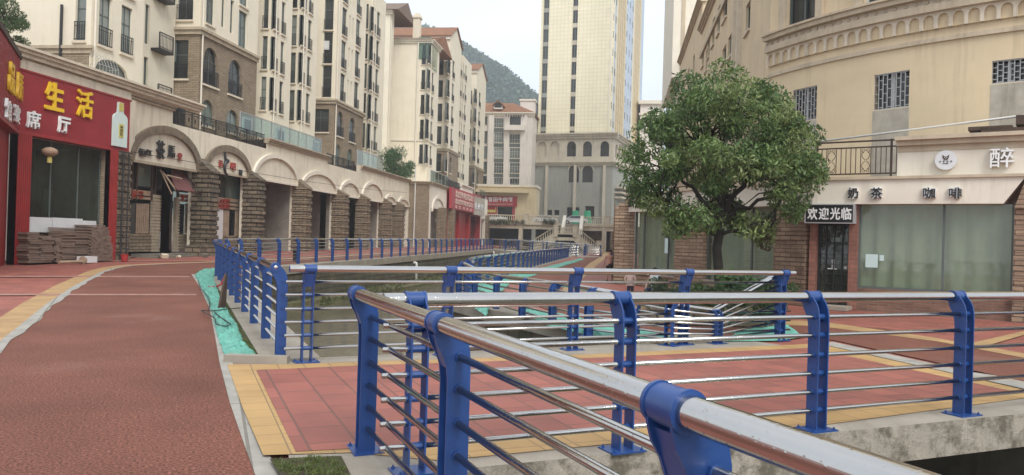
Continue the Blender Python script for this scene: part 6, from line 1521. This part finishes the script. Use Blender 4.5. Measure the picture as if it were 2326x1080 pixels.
for i,(a,b_,z0,z1,_) in enumerate(upw):
    q=MB(); q.fbox(DR,a,b_,-.25,-.2,z0,z1); q.build('window',M['panedark'],cb)
    q=MB()
    for u in (a,(a+b_)/2,b_-.06): q.fbox(DR,u,u+.06,-.2,-.12,z0,z1)
    q.build('window_frame',M['wframe'] if i else M['frame'],cb)
    for u in (a-.28,b_): q=MB(); q.fbox(DR,u,u+.28,.001,.14,zled1,zTop); q.build('pilaster',M['tantrim'],cb)
# grey patches below the windows
for i,(a,b_,z0,z1,_) in enumerate(ops):
    q=MB(); q.fbox(DR,a-.02,b_+.02,-.02,.008,ZTOP,z0-.02); q.build('render_patch',M['tanpatch'],cb)
# mouldings and scalloped frieze
def dtr(z0,z1,n,mm,name): q=MB(); q.fbox(DR,ua,ub,-.02,n,z0,z1); q.build(name,M[mm],cb)
dtr(zlow-.05,zlow+.05,.07,'tantrim','lower_moulding'); dtr(zlow+.05,zlow+.09,.04,'tantrim','lower_moulding')
dtr(zfr1,zfr1+.22,.22,'tantrim','frieze_moulding'); dtr(zfr1+.22,zled0,.1,'trimlight','rosette_band'); dtr(zled0,zled1-.02,.3,'tantrim','ledge'); dtr(zled1-.02,zled1+.05,.38,'tantrim','ledge_top')
sw=(DR.px(2236,80)[0]-DR.px(2200,80)[0]); k=int((ub-ua)/sw); so2=[(ua+i*sw+.05,ua+(i+1)*sw-.05,zfr0-.02,zfr1-.07,sw/2-.05) for i in range(k)]
class Off(Cyl):
    def P(s,u,n,z): return Cyl.P(s,u,n+.09,z)
DO=Off(dc,dr,th0)
m=MB(); wall(m,DO,ua,ua+k*sw,zfr0,zfr1,so2,.1); m.build('scalloped_frieze',M['trimlight'],cb)
for i in range(0,k*2):
    u=ua+i*sw/1.3
    if u>ub: break
    p=DR.P(u,.11,(zfr1+.22+zled0)/2); nn=Vector(DR.P(u,.14,0))-Vector(DR.P(u,.11,0)); q=MB(); q.tube([Vector(p),Vector(p)+nn],.055,10); q.build('rosette',M['tantrim'],cb)
# street wing
XW=6.0; YW=DR.P(0,0,0)[1]
WF=Face((XW,62),-R90); uw=lambda px,y: WF.px(px,y)[0]
wt_=18.4
lst=[]
for x0,x1,y0,y1,rise in ((1643,1652,-20,43,0),(1630,1635.5,17,76,0),(1618,1623,44,102,0),(1694,1704,8,72,0),(1654,1664,80,130,0),(1641,1649,108,140,0),(1608,1612,80,130,0),(1603,1606.5,115,160,0),(1595,1599,110,150,0)):
    a,b_,z0,z1=WF.rect(x0,x1,y0,y1); lst.append((min(a,b_),max(a,b_),z0,z1,rise))
m=MB(); wall(m,WF,0,62-YW,0,wt_,lst,.3); m.build('street_wall',M['tan'],cb)
for o in lst: window(cb,WF,o,'darkplain')
m=MB(); cornice(m,WF,0,62-YW,wt_+.1,1.2); m.fbox(WF,0,62-YW,.0,.15,wt_-2.2,wt_-1.9); m.build('roof_cornice',M['tantrim'],cb)
a,b_,z0,z1=WF.rect(1673,1685,0,130); q=MB(); c_=(a+b_)/2; q.fbox(WF,a,a+.25,.0,.25,6,wt_-3.5); q.fbox(WF,b_-.25,b_,.0,.25,6,wt_-3.5)
for k in range(10):
    t0,t1=math.pi*k/10,math.pi*(k+1)/10; r0,r1=(b_-a)/2-.25,(b_-a)/2; pt=lambda t,rr,n:WF.P(c_-math.cos(t)*rr,n,wt_-3.5+math.sin(t)*rr*1.3)
    q.hexa([pt(t0,r0,0),pt(t1,r0,0),pt(t1,r0,.25),pt(t0,r0,.25),pt(t0,r1,0),pt(t1,r1,0),pt(t1,r1,.25),pt(t0,r1,.25)])
q.build('arched_pilaster',M['trimlight'],cb)
q=MB(); p=DR.P(ua,0,0); q.quad((p[0],p[1],0),(XW,p[1]+.3,0),(XW,p[1]+.3,zTop),(p[0],p[1],zTop)); q.build('return_wall',M['tan'],cb); q=MB(); q.add([(XW,62,wt_),(XW,YW,wt_),(XW+12,YW,wt_),(XW+12,62,wt_)],[(0,1,2,3)]); q.add([(XW,62,0),(XW+12,62,0),(XW+12,62,wt_),(XW,62,wt_)],[(0,1,2,3)]); q.build('roof',M['concrete'],cb)
# lower far wing and the tall slab beyond
lw=thing('far_wing','lower tan wing with cornice continuing the curved building up the street','building',(XW+4,72,0))
WF2=Face((XW,84),-R90); m=MB(); h2=WF2.px(1569,76)[1]
wall(m,WF2,0,22,0,h2,[(4,5.5,h2-6,h2-3,0),(10,11.5,h2-6,h2-3,0),(15,16.5,h2-6,h2-3,0)],.3); m.quad((XW,84,0),(XW+10,84,0),(XW+10,84,h2),(XW,84,h2)); m.quad((XW,84,h2),(XW,62,h2),(XW+10,62,h2),(XW+10,84,h2)); m.quad((XW+10,62,0),(XW,62,0),(XW,62,h2),(XW+10,62,h2)); m.build('wall',M['tan'],lw)
for a in (4,10,15): window(lw,WF2,(a,a+1.5,h2-6,h2-3),'darkplain')
m=MB(); cornice(m,WF2,0,22.2,h2+.1,1.2); m.build('roof_cornice',M['tantrim'],lw)
sl_=thing('slab_tower','tall plain cream slab tower with a stepped overhanging base behind the tan wing','tower',(10,92,0))
x0=atY(1528,100,88).x; zb_=atY(1530,176,88).z
m=MB(); m.box(x0,x0+22,88,108,zb_,80); m.build('wall',M['cream2'],sl_)
m=MB(); m.box(x0+.9,x0+1.3,87.9,88,zb_,80); m.build('edge_groove',M['tantrim'],sl_)
m=MB(); m.box(x0+1.2,x0+20,89.5,106,0,zb_); m.build('lower_wall',M['cream2'],sl_)
m=MB(); m.box(x0+1,x0+3.2,87.6,89.4,zb_+1.3,zb_+2.6); m.build('bracket',M['tantrim'],sl_)
# pipe, planks above the parapet
m=MB(); a=Vector(S2.P(S2.px(1860,322)[0]-.2,-.5,0)); q0=S2.px(1858,322); q1=S2.px(2326,262); 
m.tube([S2.P(q0[0],-.05,q0[1]),S2.P(q1[0],-.05,q1[1]),S2.P(q1[0]*2-q0[0],-.05,q1[1]*2-q0[1])],.028,8); tag(m.build('service_pipe',M['pvc'],smooth=True),'thin white pipe rising diagonally to the right above the terrace railing','pipe')
m=MB(); 
for x0_,x1_,y0_,y1_ in ((2201,2300,289,297),(2230,2330,293,301)):
    a,b_,c,d=S2.rect(x0_,x1_,y0_,y1_); m.hexa([S2.P(a,-.6,c),S2.P(b_,-.6,c),S2.P(b_,.2,c),S2.P(a,.2,c),S2.P(a,-.6,d),S2.P(b_,-.6,d),S2.P(b_,.2,d),S2.P(a,.2,d)])
a,b_,c,d=S2.rect(2308,2350,262,284); m.fbox(S2,a,b_,-.5,.1,c,d); tag(m.build('roof_planks',M['wood']),'dark old roof planks overhanging the parapet at the top right','planks')
# ---------------------------------------------------------------- plants
GRN=[(.030,.070,.016),(.045,.095,.022),(.065,.12,.028),(.10,.155,.04),(.022,.05,.014),(.13,.17,.05)]
def in_poly(x,y,P):
    c=False; j=len(P)-1
    for i in range(len(P)):
        if (P[i][1]>y)!=(P[j][1]>y) and x<(P[j][0]-P[i][0])*(y-P[i][1])/(P[j][1]-P[i][1])+P[i][0]: c=not c
        j=i
    return c
def branchy(mb,a,b,r0,r1,n=6,wob=.08,seed=0):
    q=random.Random(seed); a=Vector(a); b=Vector(b); pts=[];rs=[]
    for i in range(n+1):
        t=i/n; p=a.lerp(b,t); k=math.sin(t*math.pi)*wob*(b-a).length
        pts.append(p+Vector((q.uniform(-k,k),q.uniform(-k,k),q.uniform(-k,k)+ (t*(1-t))*.3*(b-a).length*.3))); rs.append(r0+(r1-r0)*t)
    mb.tube(pts,rs,7); return pts
tb=G(1637,704); TY=tb.y
tree=thing('leafy_tree','round-crowned dark green street tree standing in the planter before the cafe row','tree',tb)
crown_px=[(1640,138),(1585,152),(1545,180),(1500,222),(1460,268),(1424,330),(1412,400),(1422,455),(1480,478),(1515,520),(1540,560),(1580,562),(1630,520),(1680,530),(1720,555),(1752,575),(1772,545),(1800,505),(1835,470),(1862,430),(1868,360),(1862,295),(1835,262),(1790,232),(1752,195),(1705,152)]
cxp,cyp=1648.,350.
q=random.Random(21); cen=[];rr_=[]
tries=0
holes=[(1560,420,22),(1600,455,20),(1545,300,15),(1680,440,20),(1740,470,20),(1620,310,13),(1780,400,14),(1500,430,16),(1715,300,13),(1590,375,14),(1800,330,10),(1500,330,12)]
while len(cen)<190 and tries<6000:
    tries+=1
    x=q.uniform(1425,1870); y=q.uniform(138,575)
    if not in_poly(x,y,crown_px): continue
    # keep a little inside the outline
    if not all(in_poly(x+dx,y+dy,crown_px) for dx,dy in ((12,0),(-12,0),(0,14),(0,-14))): continue
    if any((x-a)**2+(y-b)**2<(c*1.5)**2 for a,b,c in holes) and q.random()<.88: continue
    e=max(0,1-((x-cxp)/225)**2-((y-cyp)/225)**2); hd=2.3*math.sqrt(e)
    dep=q.choice((-1,1))*hd*q.uniform(.3,1) if q.random()<.75 else q.uniform(-hd,hd)
    cen.append(tuple(atY(x,y,TY+dep))); rr_.append(q.uniform(.26,.46))
trunk=MB(); S_=lambda px,py,d=0: atY(px,py,TY+d)
tp=[S_(1640,708),S_(1636,660),S_(1632,610),S_(1628,565),S_(1636,520),S_(1642,470)]
trunk.tube([tb+Vector((0,0,-.05))]+tp[1:],[.2,.135,.12,.115,.11,.10],10)
tips=[]
forks=[(S_(1642,470),S_(1640,330,.2),.10),(S_(1642,470),S_(1600,350,-.4),.09),(S_(1638,500),S_(1540,400,.5),.08),(S_(1640,490),S_(1720,380,-.5),.085),(S_(1634,540),S_(1500,450,-.4),.06),(S_(1640,500),S_(1780,430,.6),.07),(S_(1634,535),S_(1760,500,-.7),.05),(S_(1640,480),S_(1660,250,.8),.08)]
for i,(a,b,r) in enumerate(forks): tips.append(branchy(trunk,a,b,r,r*.45,7,.06,i)[-1])
trunk.build('trunk',M['bark'],tree,smooth=True)
lim=MB()
for i,c in enumerate(cen):
    c=Vector(c); s=min(tips+[S_(1640,430)],key=lambda t:(t-c).length)
    branchy(lim,s,c,.028,.008,4,.12,100+i)
lim.build('limbs',M['bark'],tree,smooth=True)
TG=[(.06,.12,.032),(.09,.165,.045),(.125,.205,.06),(.18,.25,.08),(.042,.088,.026),(.23,.28,.10)]
leaf_obj('crown',tree,leaf_cloud(cen,190,rr_,.125,TG,flat=.85,droop=.7,aspect=.36,seed=8))
# hanging dry sprig
leaf_obj('dry_sprig',tree,leaf_cloud([tuple(S_(1742,560,-.5)),tuple(S_(1740,540,-.5))],40,[.16,.12],.12,[(.08,.05,.025),(.06,.045,.02)],droop=.9,seed=3))
# raised planter round the tree
pc=[G(1476,738),G(1745,747),G(1790,700),G(1462,676)]; pl=[(p.x,p.y) for p in pc]
pb=thing('raised_planter','low brown stone planter round the tree and its shrubs','planter',(sum(p[0] for p in pl)/4,sum(p[1] for p in pl)/4,0))
m=MB(); HP=.32
for i in range(4):
    a,b=Vector(pl[i]),Vector(pl[(i+1)%4]); d=(b-a).normalized(); nrm=Vector((-d.y,d.x))*.16
    e=d*.0; m.hexa([(a.x,a.y,-.01),(b.x,b.y,-.01),(b.x+nrm.x-d.x*.16,b.y+nrm.y-d.y*.16,-.01),(a.x+nrm.x+d.x*.16,a.y+nrm.y+d.y*.16,-.01),(a.x,a.y,HP),(b.x,b.y,HP),(b.x+nrm.x-d.x*.16,b.y+nrm.y-d.y*.16,HP),(a.x+nrm.x+d.x*.16,a.y+nrm.y+d.y*.16,HP)])
m.build('rim',M['stoned'],pb)
m=MB(); m.add([(*p,HP-.06) for p in pl],[(0,1,2,3)]); m.build('soil',M['moss'],pb)
def shrub(px,py,w,h,label,cols,n=7,leaf=.09,asp=.35,seed=1,z=.25,per=160,nm='shrub',drp=.3):
    c=G(px,py,z); r=thing(nm,label,'shrub',c); q=random.Random(seed); cc=[];rs=[]
    for i in range(n): cc.append((c.x+q.uniform(-.5,.5)*w,c.y+q.uniform(-.35,.35)*w,c.z+q.uniform(.25,.85)*h)); rs.append(q.uniform(.3,.5)*min(h,w)*.7)
    leaf_obj('foliage',r,leaf_cloud(cc,per,rs,leaf,cols,flat=.8,droop=drp,aspect=asp,seed=seed))
    m=MB()
    for i,k in enumerate(cc): branchy(m,(c.x+q.uniform(-.1,.1),c.y+q.uniform(-.1,.1),c.z-.05),k,.018,.006,3,.1,i)
    m.build('stems',M['bark'],r); return r
DK=[(.025,.055,.016),(.04,.075,.02),(.055,.095,.025),(.02,.04,.014)]
LT=[(.06,.13,.03),(.085,.17,.04),(.045,.10,.025)]
shrub(1537,700,1.0,.62,'feathery dark shrub at the left end of the planter',DK,9,.08,.22,1)
shrub(1592,708,1.1,.68,'feathery dark shrub second from the left in the planter',DK,9,.08,.22,2)
shrub(1668,690,.9,.75,'bright broad-leaved shrub right beside the tree trunk',LT,8,.17,.5,3,per=60)
shrub(1640,722,1.1,.6,'low dark shrub in front of the tree trunk',DK,8,.09,.3,4)
shrub(1715,722,1.1,.75,'dark shrub at the right front of the planter under the slanting rails',DK,8,.09,.3,5)
shrub(1765,715,.9,.7,'sparse dark shrub at the right end of the planter by the brick pier',DK,7,.09,.3,6)
# bamboo on the terrace
bc=atX(900,400,-25.2); bm_=thing('bamboo_clump','bushy bamboo clump leaning over the terrace before the blank walled block','bamboo',(bc.x,bc.y,8))
q=random.Random(5); cc=[];rs=[]
for i in range(44):
    px=q.uniform(862,936); py=q.uniform(338,398); 
    if abs(px-898)/42+(400-py)/85>1.15: continue
    cc.append(tuple(atX(px,py,-25.2+q.uniform(-.8,.8)))); rs.append(q.uniform(.55,1.0))
leaf_obj('foliage',bm_,leaf_cloud(cc,120,rs,.42,[(.045,.105,.04),(.075,.14,.055),(.055,.115,.04)],droop=.5,aspect=.18,seed=6))
m=MB()
for i in range(14): t=atX(q.uniform(868,932),q.uniform(325,350),-25.2); branchy(m,(bc.x+q.uniform(-.6,.6),bc.y+q.uniform(-1,1),8),t,.03,.01,5,.05,i)
m.build('canes',M['moss'],bm_)
# tree over the red shop at the top left
lc=atY(20,60,31); tl=thing('overhanging_tree','pale green fine-leaved tree over the red shop at the top left corner','tree',(lc.x-.6,31,7.9))
cc=[];rs=[]
for i in range(80):
    px=q.uniform(-110,55); py=q.uniform(-60,112)
    if px>20 and py<30 and q.random()<.6: continue
    cc.append(tuple(atY(px,py,31+q.uniform(-1.2,1.2)))); rs.append(q.uniform(.3,.55))
leaf_obj('crown',tl,leaf_cloud(cc,260,rs,.13,[(.07,.12,.04),(.10,.15,.055),(.05,.09,.03)],droop=.4,aspect=.3,seed=7))
m=MB(); base=Vector((lc.x-.6,31,7.9)); top=atY(-10,20,31); branchy(m,base,top,.12,.05,5,.04,3)
for i,c in enumerate(cc[::2]): branchy(m,base.lerp(top,.6),c,.03,.008,4,.08,i)
m.build('trunk',M['bark'],tl)
# grass tufts in the soil strips, weeds on the viaduct edge
def tufts(name,label,pts,size,cols,per=10,rad_=.06,seed=1):
    o=leaf_obj(name,None,leaf_cloud(pts,per,rad_,size,cols,droop=-1.2,aspect=.14,seed=seed)); return tag(o,label,'grass',kind='stuff')
pts=[]
for i in range(420):
    px=q.uniform(610,800); py=q.uniform(1046,1090)
    if in_poly(px,py,[(618,1050),(660,1052),(700,1046),(765,1047),(790,1092),(650,1092)]) and (q.random()<.35 or math.sin(px*.09)+math.sin(py*.21+px*.05)>-.2): g_=G(px,py); pts.append((g_.x,g_.y,.03))
for i in range(1100):
    t=q.random(); e=[(592,812),(562,776),(524,706),(508,668),(494,640)]; k=min(3,int(t*4)); a=GL(*e[k]).lerp(GL(*e[k+1]),t*4-k)
    pts.append((a.x+q.uniform(-.10,.06),a.y+q.uniform(-.08,.08),a.z+.012))
tufts('grass','short green grass in the soil strips beside the left railing and by the nearest post',pts,.035,[(.11,.15,.035),(.14,.17,.05),(.08,.11,.03)],6,.02)
pts=[]
for i in range(420):
    x=q.uniform(-14.3,-12.5); y=q.uniform(32,95); pts.append((x,y,-1.42))
tufts('bank_weeds','scruffy weeds growing on the mud ledge below the far canal wall',pts,.3,[(.06,.09,.02),(.09,.10,.03),(.10,.085,.04)],9,.18,2)
pts=[]
for i in range(150):
    px=q.choice((q.uniform(1112,1140),q.uniform(1140,1190),q.uniform(1232,1262))); g_=atY(px,q.uniform(500,509),124.4); pts.append(tuple(g_))
tufts('ledge_weeds','trailing weeds along the edge of the raised street viaduct',pts,.45,[(.06,.09,.03),(.08,.09,.04),(.05,.06,.02)],8,.35,3)

# ---------------------------------------------------------------- people
def skin_obj(name,verts,edges,radii,m,parent,sub=1,rootv=0):
    me=bpy.data.meshes.new(name); me.from_pydata(verts,edges,[]); o=bpy.data.objects.new(name,me); C.objects.link(o)
    md=o.modifiers.new('s','SKIN'); md.use_smooth_shade=True
    for i,r in enumerate(radii):
        sv=me.skin_vertices[0].data[i]; sv.radius=(r,r) if not isinstance(r,tuple) else r; sv.use_root=(i==rootv)
    ss=o.modifiers.new('u','SUBSURF'); ss.levels=sub; ss.render_levels=sub
    bpy.context.view_layer.update()
    nm=bpy.data.meshes.new_from_object(o.evaluated_get(bpy.context.evaluated_depsgraph_get())); bpy.data.objects.remove(o); 
    nm.materials.clear(); nm.materials.append(M[m]); n=bpy.data.objects.new(name,nm); C.objects.link(n); n.parent=parent; return n
def person(label,loc,H,rz,J,skin,clothes,hair_len=0.):
    """J: joint name -> (x,y,z) in units of the standing height; x to the figure's right-hand side as seen from behind, y forward"""
    root=thing('person',label,'person',loc,None,rz)
    D=dict(pelvis=(0,0,.52),waist=(0,0,.60),chest=(0,.005,.72),neck=(0,0,.835),head0=(0,.012,.875),head1=(0,.02,.925),head2=(0,.01,.965))
    for s,k in ((-1,'l'),(1,'r')):
        D.update({'sh'+k:(s*.10,0,.80),'el'+k:(s*.135,-.01,.64),'wr'+k:(s*.14,.03,.49),'hp'+k:(s*.05,0,.50),'kn'+k:(s*.055,.01,.28),'an'+k:(s*.055,-.01,.045),'to'+k:(s*.06,.10,.018)})
    D.update(J)
    R_=dict(pelvis=.072,waist=.062,chest=.074,neck=.03,head0=.045,head1=.058,head2=.042,sh=.04,el=.025,wr=.018,hp=.055,kn=.036,an=.022,to=.02)
    names=list(D); idx={n:i for i,n in enumerate(names)}
    V=[Vector(D[n])*H for n in names]; Rr=[(R_.get(n) or R_[n[:2]])*H for n in names]
    Eg=[('pelvis','waist'),('waist','chest'),('chest','neck'),('neck','head0'),('head0','head1'),('head1','head2')]
    for k in 'lr': Eg+=[('chest','sh'+k),('sh'+k,'el'+k),('el'+k,'wr'+k),('pelvis','hp'+k),('hp'+k,'kn'+k),('kn'+k,'an'+k),('an'+k,'to'+k)]
    Eg=[(idx[a],idx[b]) for a,b in Eg]
    # hands: palm, four fingers and a thumb; nose
    for s,k in ((-1,'l'),(1,'r')):
        w=Vector(D['wr'+k])*H; e=Vector(D['el'+k])*H; d=(w-e).normalized(); side=Vector((0,1,0)) if abs(d.y)<.8 else Vector((1,0,0)); side=(side-d*side.dot(d)).normalized()
        pi=len(V); V.append(w+d*.035*H); Rr.append(.019*H); Eg.append((idx['wr'+k],pi))
        for f in range(4):
            a=len(V); o_=side*(.016-.0105*f)*H; V.append(w+d*(.068+.004*(1.5-abs(f-1.5)))*H+o_*1.2); Rr.append(.0058*H); Eg.append((pi,a))
            V.append(w+d*(.094+.006*(1.5-abs(f-1.5)))*H+o_*1.2+Vector((-s*.008*H,0,0))); Rr.append(.0048*H); Eg.append((a,a+1))
        a=len(V); V.append(w+d*.05*H+side*.03*H); Rr.append(.0065*H); Eg.append((pi,a)); V.append(w+d*.072*H+side*.036*H); Rr.append(.0052*H); Eg.append((a,a+1))
    hd=(Vector(D['head1'])-Vector(D['neck'])).normalized()
    fw=Vector((0,1,0)); fw=(fw-hd*fw.dot(hd)).normalized()
    skin_obj('body',V,Eg,Rr,skin,root,1)
    hc=Vector(D['head1'])*H
    f=MB(); nb_=hc+fw*.058*H
    f.add([nb_+Vector((-.008,0,-.012))*H,nb_+Vector((.008,0,-.012))*H,nb_+hd*.014*H,nb_+fw*.016*H-hd*.01*H],[(0,1,3),(1,2,3),(2,0,3)])
    me=f.local('nose',M[skin]); o=bpy.data.objects.new('nose',me); C.objects.link(o); o.parent=root
    for s in (-1,1):
        f=MB(); f.lathe([(.001,-.006*H),(.006*H,0),(.001,.006*H)],hc+fw*.055*H+Vector((s*.021*H,0,.004*H)),6); o=bpy.data.objects.new('eye',f.local('eye',M['hair'])); C.objects.link(o); o.parent=root
        f=MB(); f.lathe([(.002*H,-.014*H),(.01*H,0),(.002*H,.014*H)],hc+Vector((s*.06*H,-.003*H,-.004*H)),6); o=bpy.data.objects.new('ear',f.local('ear',M[skin])); C.objects.link(o); o.parent=root
    f=MB(); f.box(-.014*H,.014*H,-.002*H,.002*H,-.002*H,.002*H); f.v=[tuple(Vector(p)+hc+fw*.056*H-hd*.03*H) for p in f.v]; o=bpy.data.objects.new('mouth',f.local('mouth',M['redtxt'])); C.objects.link(o); o.parent=root
    # hair cap
    bm=bmesh.new(); bmesh.ops.create_uvsphere(bm,u_segments=16,v_segments=10,radius=.068*H)
    kill=[v for v in bm.verts if (v.co.z<-.012*H-hair_len*0 and v.co.y>-.01*H) or (v.co.y>.042*H and v.co.z<.03*H) or v.co.z<-.03*H]
    bmesh.ops.delete(bm,geom=kill,context='VERTS'); v=[tuple(x.co+hc+hd*.014*H-fw*.006*H) for x in bm.verts]; bm.verts.index_update(); fs=[tuple(x.index for x in g_.verts) for g_ in bm.faces]; bm.free()
    f=MB(); f.add(v,fs)
    if hair_len: f.tube([hc-fw*.05*H,hc-fw*.07*H-hd*hair_len*.5*H,hc-fw*.065*H-hd*hair_len*H],[.035*H,.035*H,.015*H],8)
    o=bpy.data.objects.new('hair',f.local('hair',M['hair'],True)); C.objects.link(o); o.parent=root
    for nm,m,chain in clothes:
        vv=[];ee=[];rr2=[];ix={}
        for a,b,ra,rb in chain:
            for n,r in ((a,ra),(b,rb)):
                if n not in ix:
                    ix[n]=len(vv)
                    if isinstance(n,tuple): p=Vector(D[n[0]]).lerp(Vector(D[n[1]]),n[2])
                    else: p=Vector(D[n])
                    vv.append(p*H); rr2.append(r*H)
            ee.append((ix[a],ix[b]))
        skin_obj(nm,vv,ee,rr2,m,root,1)
    return root
def shorts(ln=.75,r=.078): return [('pelvis','waist',.084,.072)]+[c for k in 'lr' for c in (('pelvis','hp'+k,.084,.066),('hp'+k,('hp'+k,'kn'+k,ln),.066,.056))]
def shirt(r=.012,sl=.6): return [('waist','chest',.07+r,.078+r),('pelvis','waist',.076+r,.07+r),('chest',('chest','neck',.75),.078+r,.04)]+[c for k in 'lr' for c in (('chest','sh'+k,.078+r,.046),('sh'+k,('sh'+k,'el'+k,sl),.046,.036))]
def trousers(r=.01): return [('pelvis','waist',.08,.07)]+[c for k in 'lr' for c in (('pelvis','hp'+k,.08,.062),('hp'+k,'kn'+k,.062,.045),('kn'+k,('kn'+k,'an'+k,.92),.045,.034))]
def shoes(): return [(('kn'+k,'an'+k,.95),'an'+k,.03,.03) for k in 'lr']+[('an'+k,'to'+k,.03,.024) for k in 'lr']
pb_=G(1383,641); H1=75*((pb_-Vector((0,0,EYE))).dot(CF))/FPX
person('shirtless boy in dark shorts walking away beside the end pier',pb_,H1,rad(4),dict(knl=(-.055,.05,.29),anl=(-.055,.02,.06),tol=(-.06,.13,.03),knr=(.055,-.005,.28),anr=(.055,-.06,.05),tor=(.06,.03,.015),ell=(-.15,-.02,.65),wrl=(-.165,.03,.5),head1=(0,.03,.92),head2=(0,.025,.958)),'skin',[('shorts','blackcloth',shorts(.8)),('shoes','blackcloth',shoes())])
p2_=G(1394,636); person('dark-haired person in a dark top mostly hidden by the end pier',(p2_.x+.02,p2_.y+1.0,0),H1*1.06,rad(-10),{},'skin',[('shirt','navycloth',shirt()),('trousers','blackcloth',trousers()),('shoes','blackcloth',shoes())],.06)
p3_=G(1431,687); H3=78*((p3_-Vector((0,0,EYE))).dot(CF))/FPX
person('small child in a puffy pink top and dark trousers standing on the path',p3_,H3,rad(165),dict(elr=(.17,.06,.66),wrr=(.10,.13,.60),ell=(-.17,.06,.66),wrl=(-.10,.13,.60)),'skinlight',[('pink_top','pinkcloth',shirt(.045,.95)),('trousers','navycloth',trousers()),('shoes','blackcloth',shoes())],.05)
p4_=G(1487,664,HP); H4=1.18
sit=-.5*H4
p4=person('child in a black and white top sitting on the back rim of the planter',(p4_.x,p4_.y-.05,HP-.455*H4),H4,rad(150),dict(knl=(-.06,.22,.50),anl=(-.06,.24,.27),tol=(-.06,.33,.25),knr=(.09,.22,.52),anr=(.10,.22,.28),tor=(.11,.31,.26),elr=(.17,.03,.68),wrr=(.13,.17,.57),ell=(-.16,.04,.67),wrl=(-.10,.17,.57)),'skinlight',[('white_top','whitecloth',shirt(.014,.1)),('sleeves','blackcloth',[(('chest','sh'+k,.8),'sh'+k,.05,.052) for k in 'lr']+[('sh'+k,'el'+k,.052,.04) for k in 'lr']),('trousers','navycloth',trousers()),('shoes','whitecloth',shoes())],.05)

# ---------------------------------------------------------------- haze
hb=MB(); hb.box(-540,540,-130,1110,-3.6,190)
hz_o=hb.build('haze',M['concrete']); hm=bpy.data.materials.new('haze'); hm.use_nodes=True; N=hm.node_tree.nodes; N.remove(N['Principled BSDF'])
pv=N.new('ShaderNodeVolumePrincipled'); pv.inputs['Color'].default_value=(.80,.86,.92,1); pv.inputs['Density'].default_value=.0007; pv.inputs['Anisotropy'].default_value=.2
hm.node_tree.links.new(pv.outputs[0],N['Material Output'].inputs['Volume']); hz_o.data.materials.clear(); hz_o.data.materials.append(hm)
tag(hz_o,'thin pale damp air between the street and the wooded hill','haze',kind='stuff')
scene.cycles.volume_bounces=1; scene.cycles.volume_step_rate=4
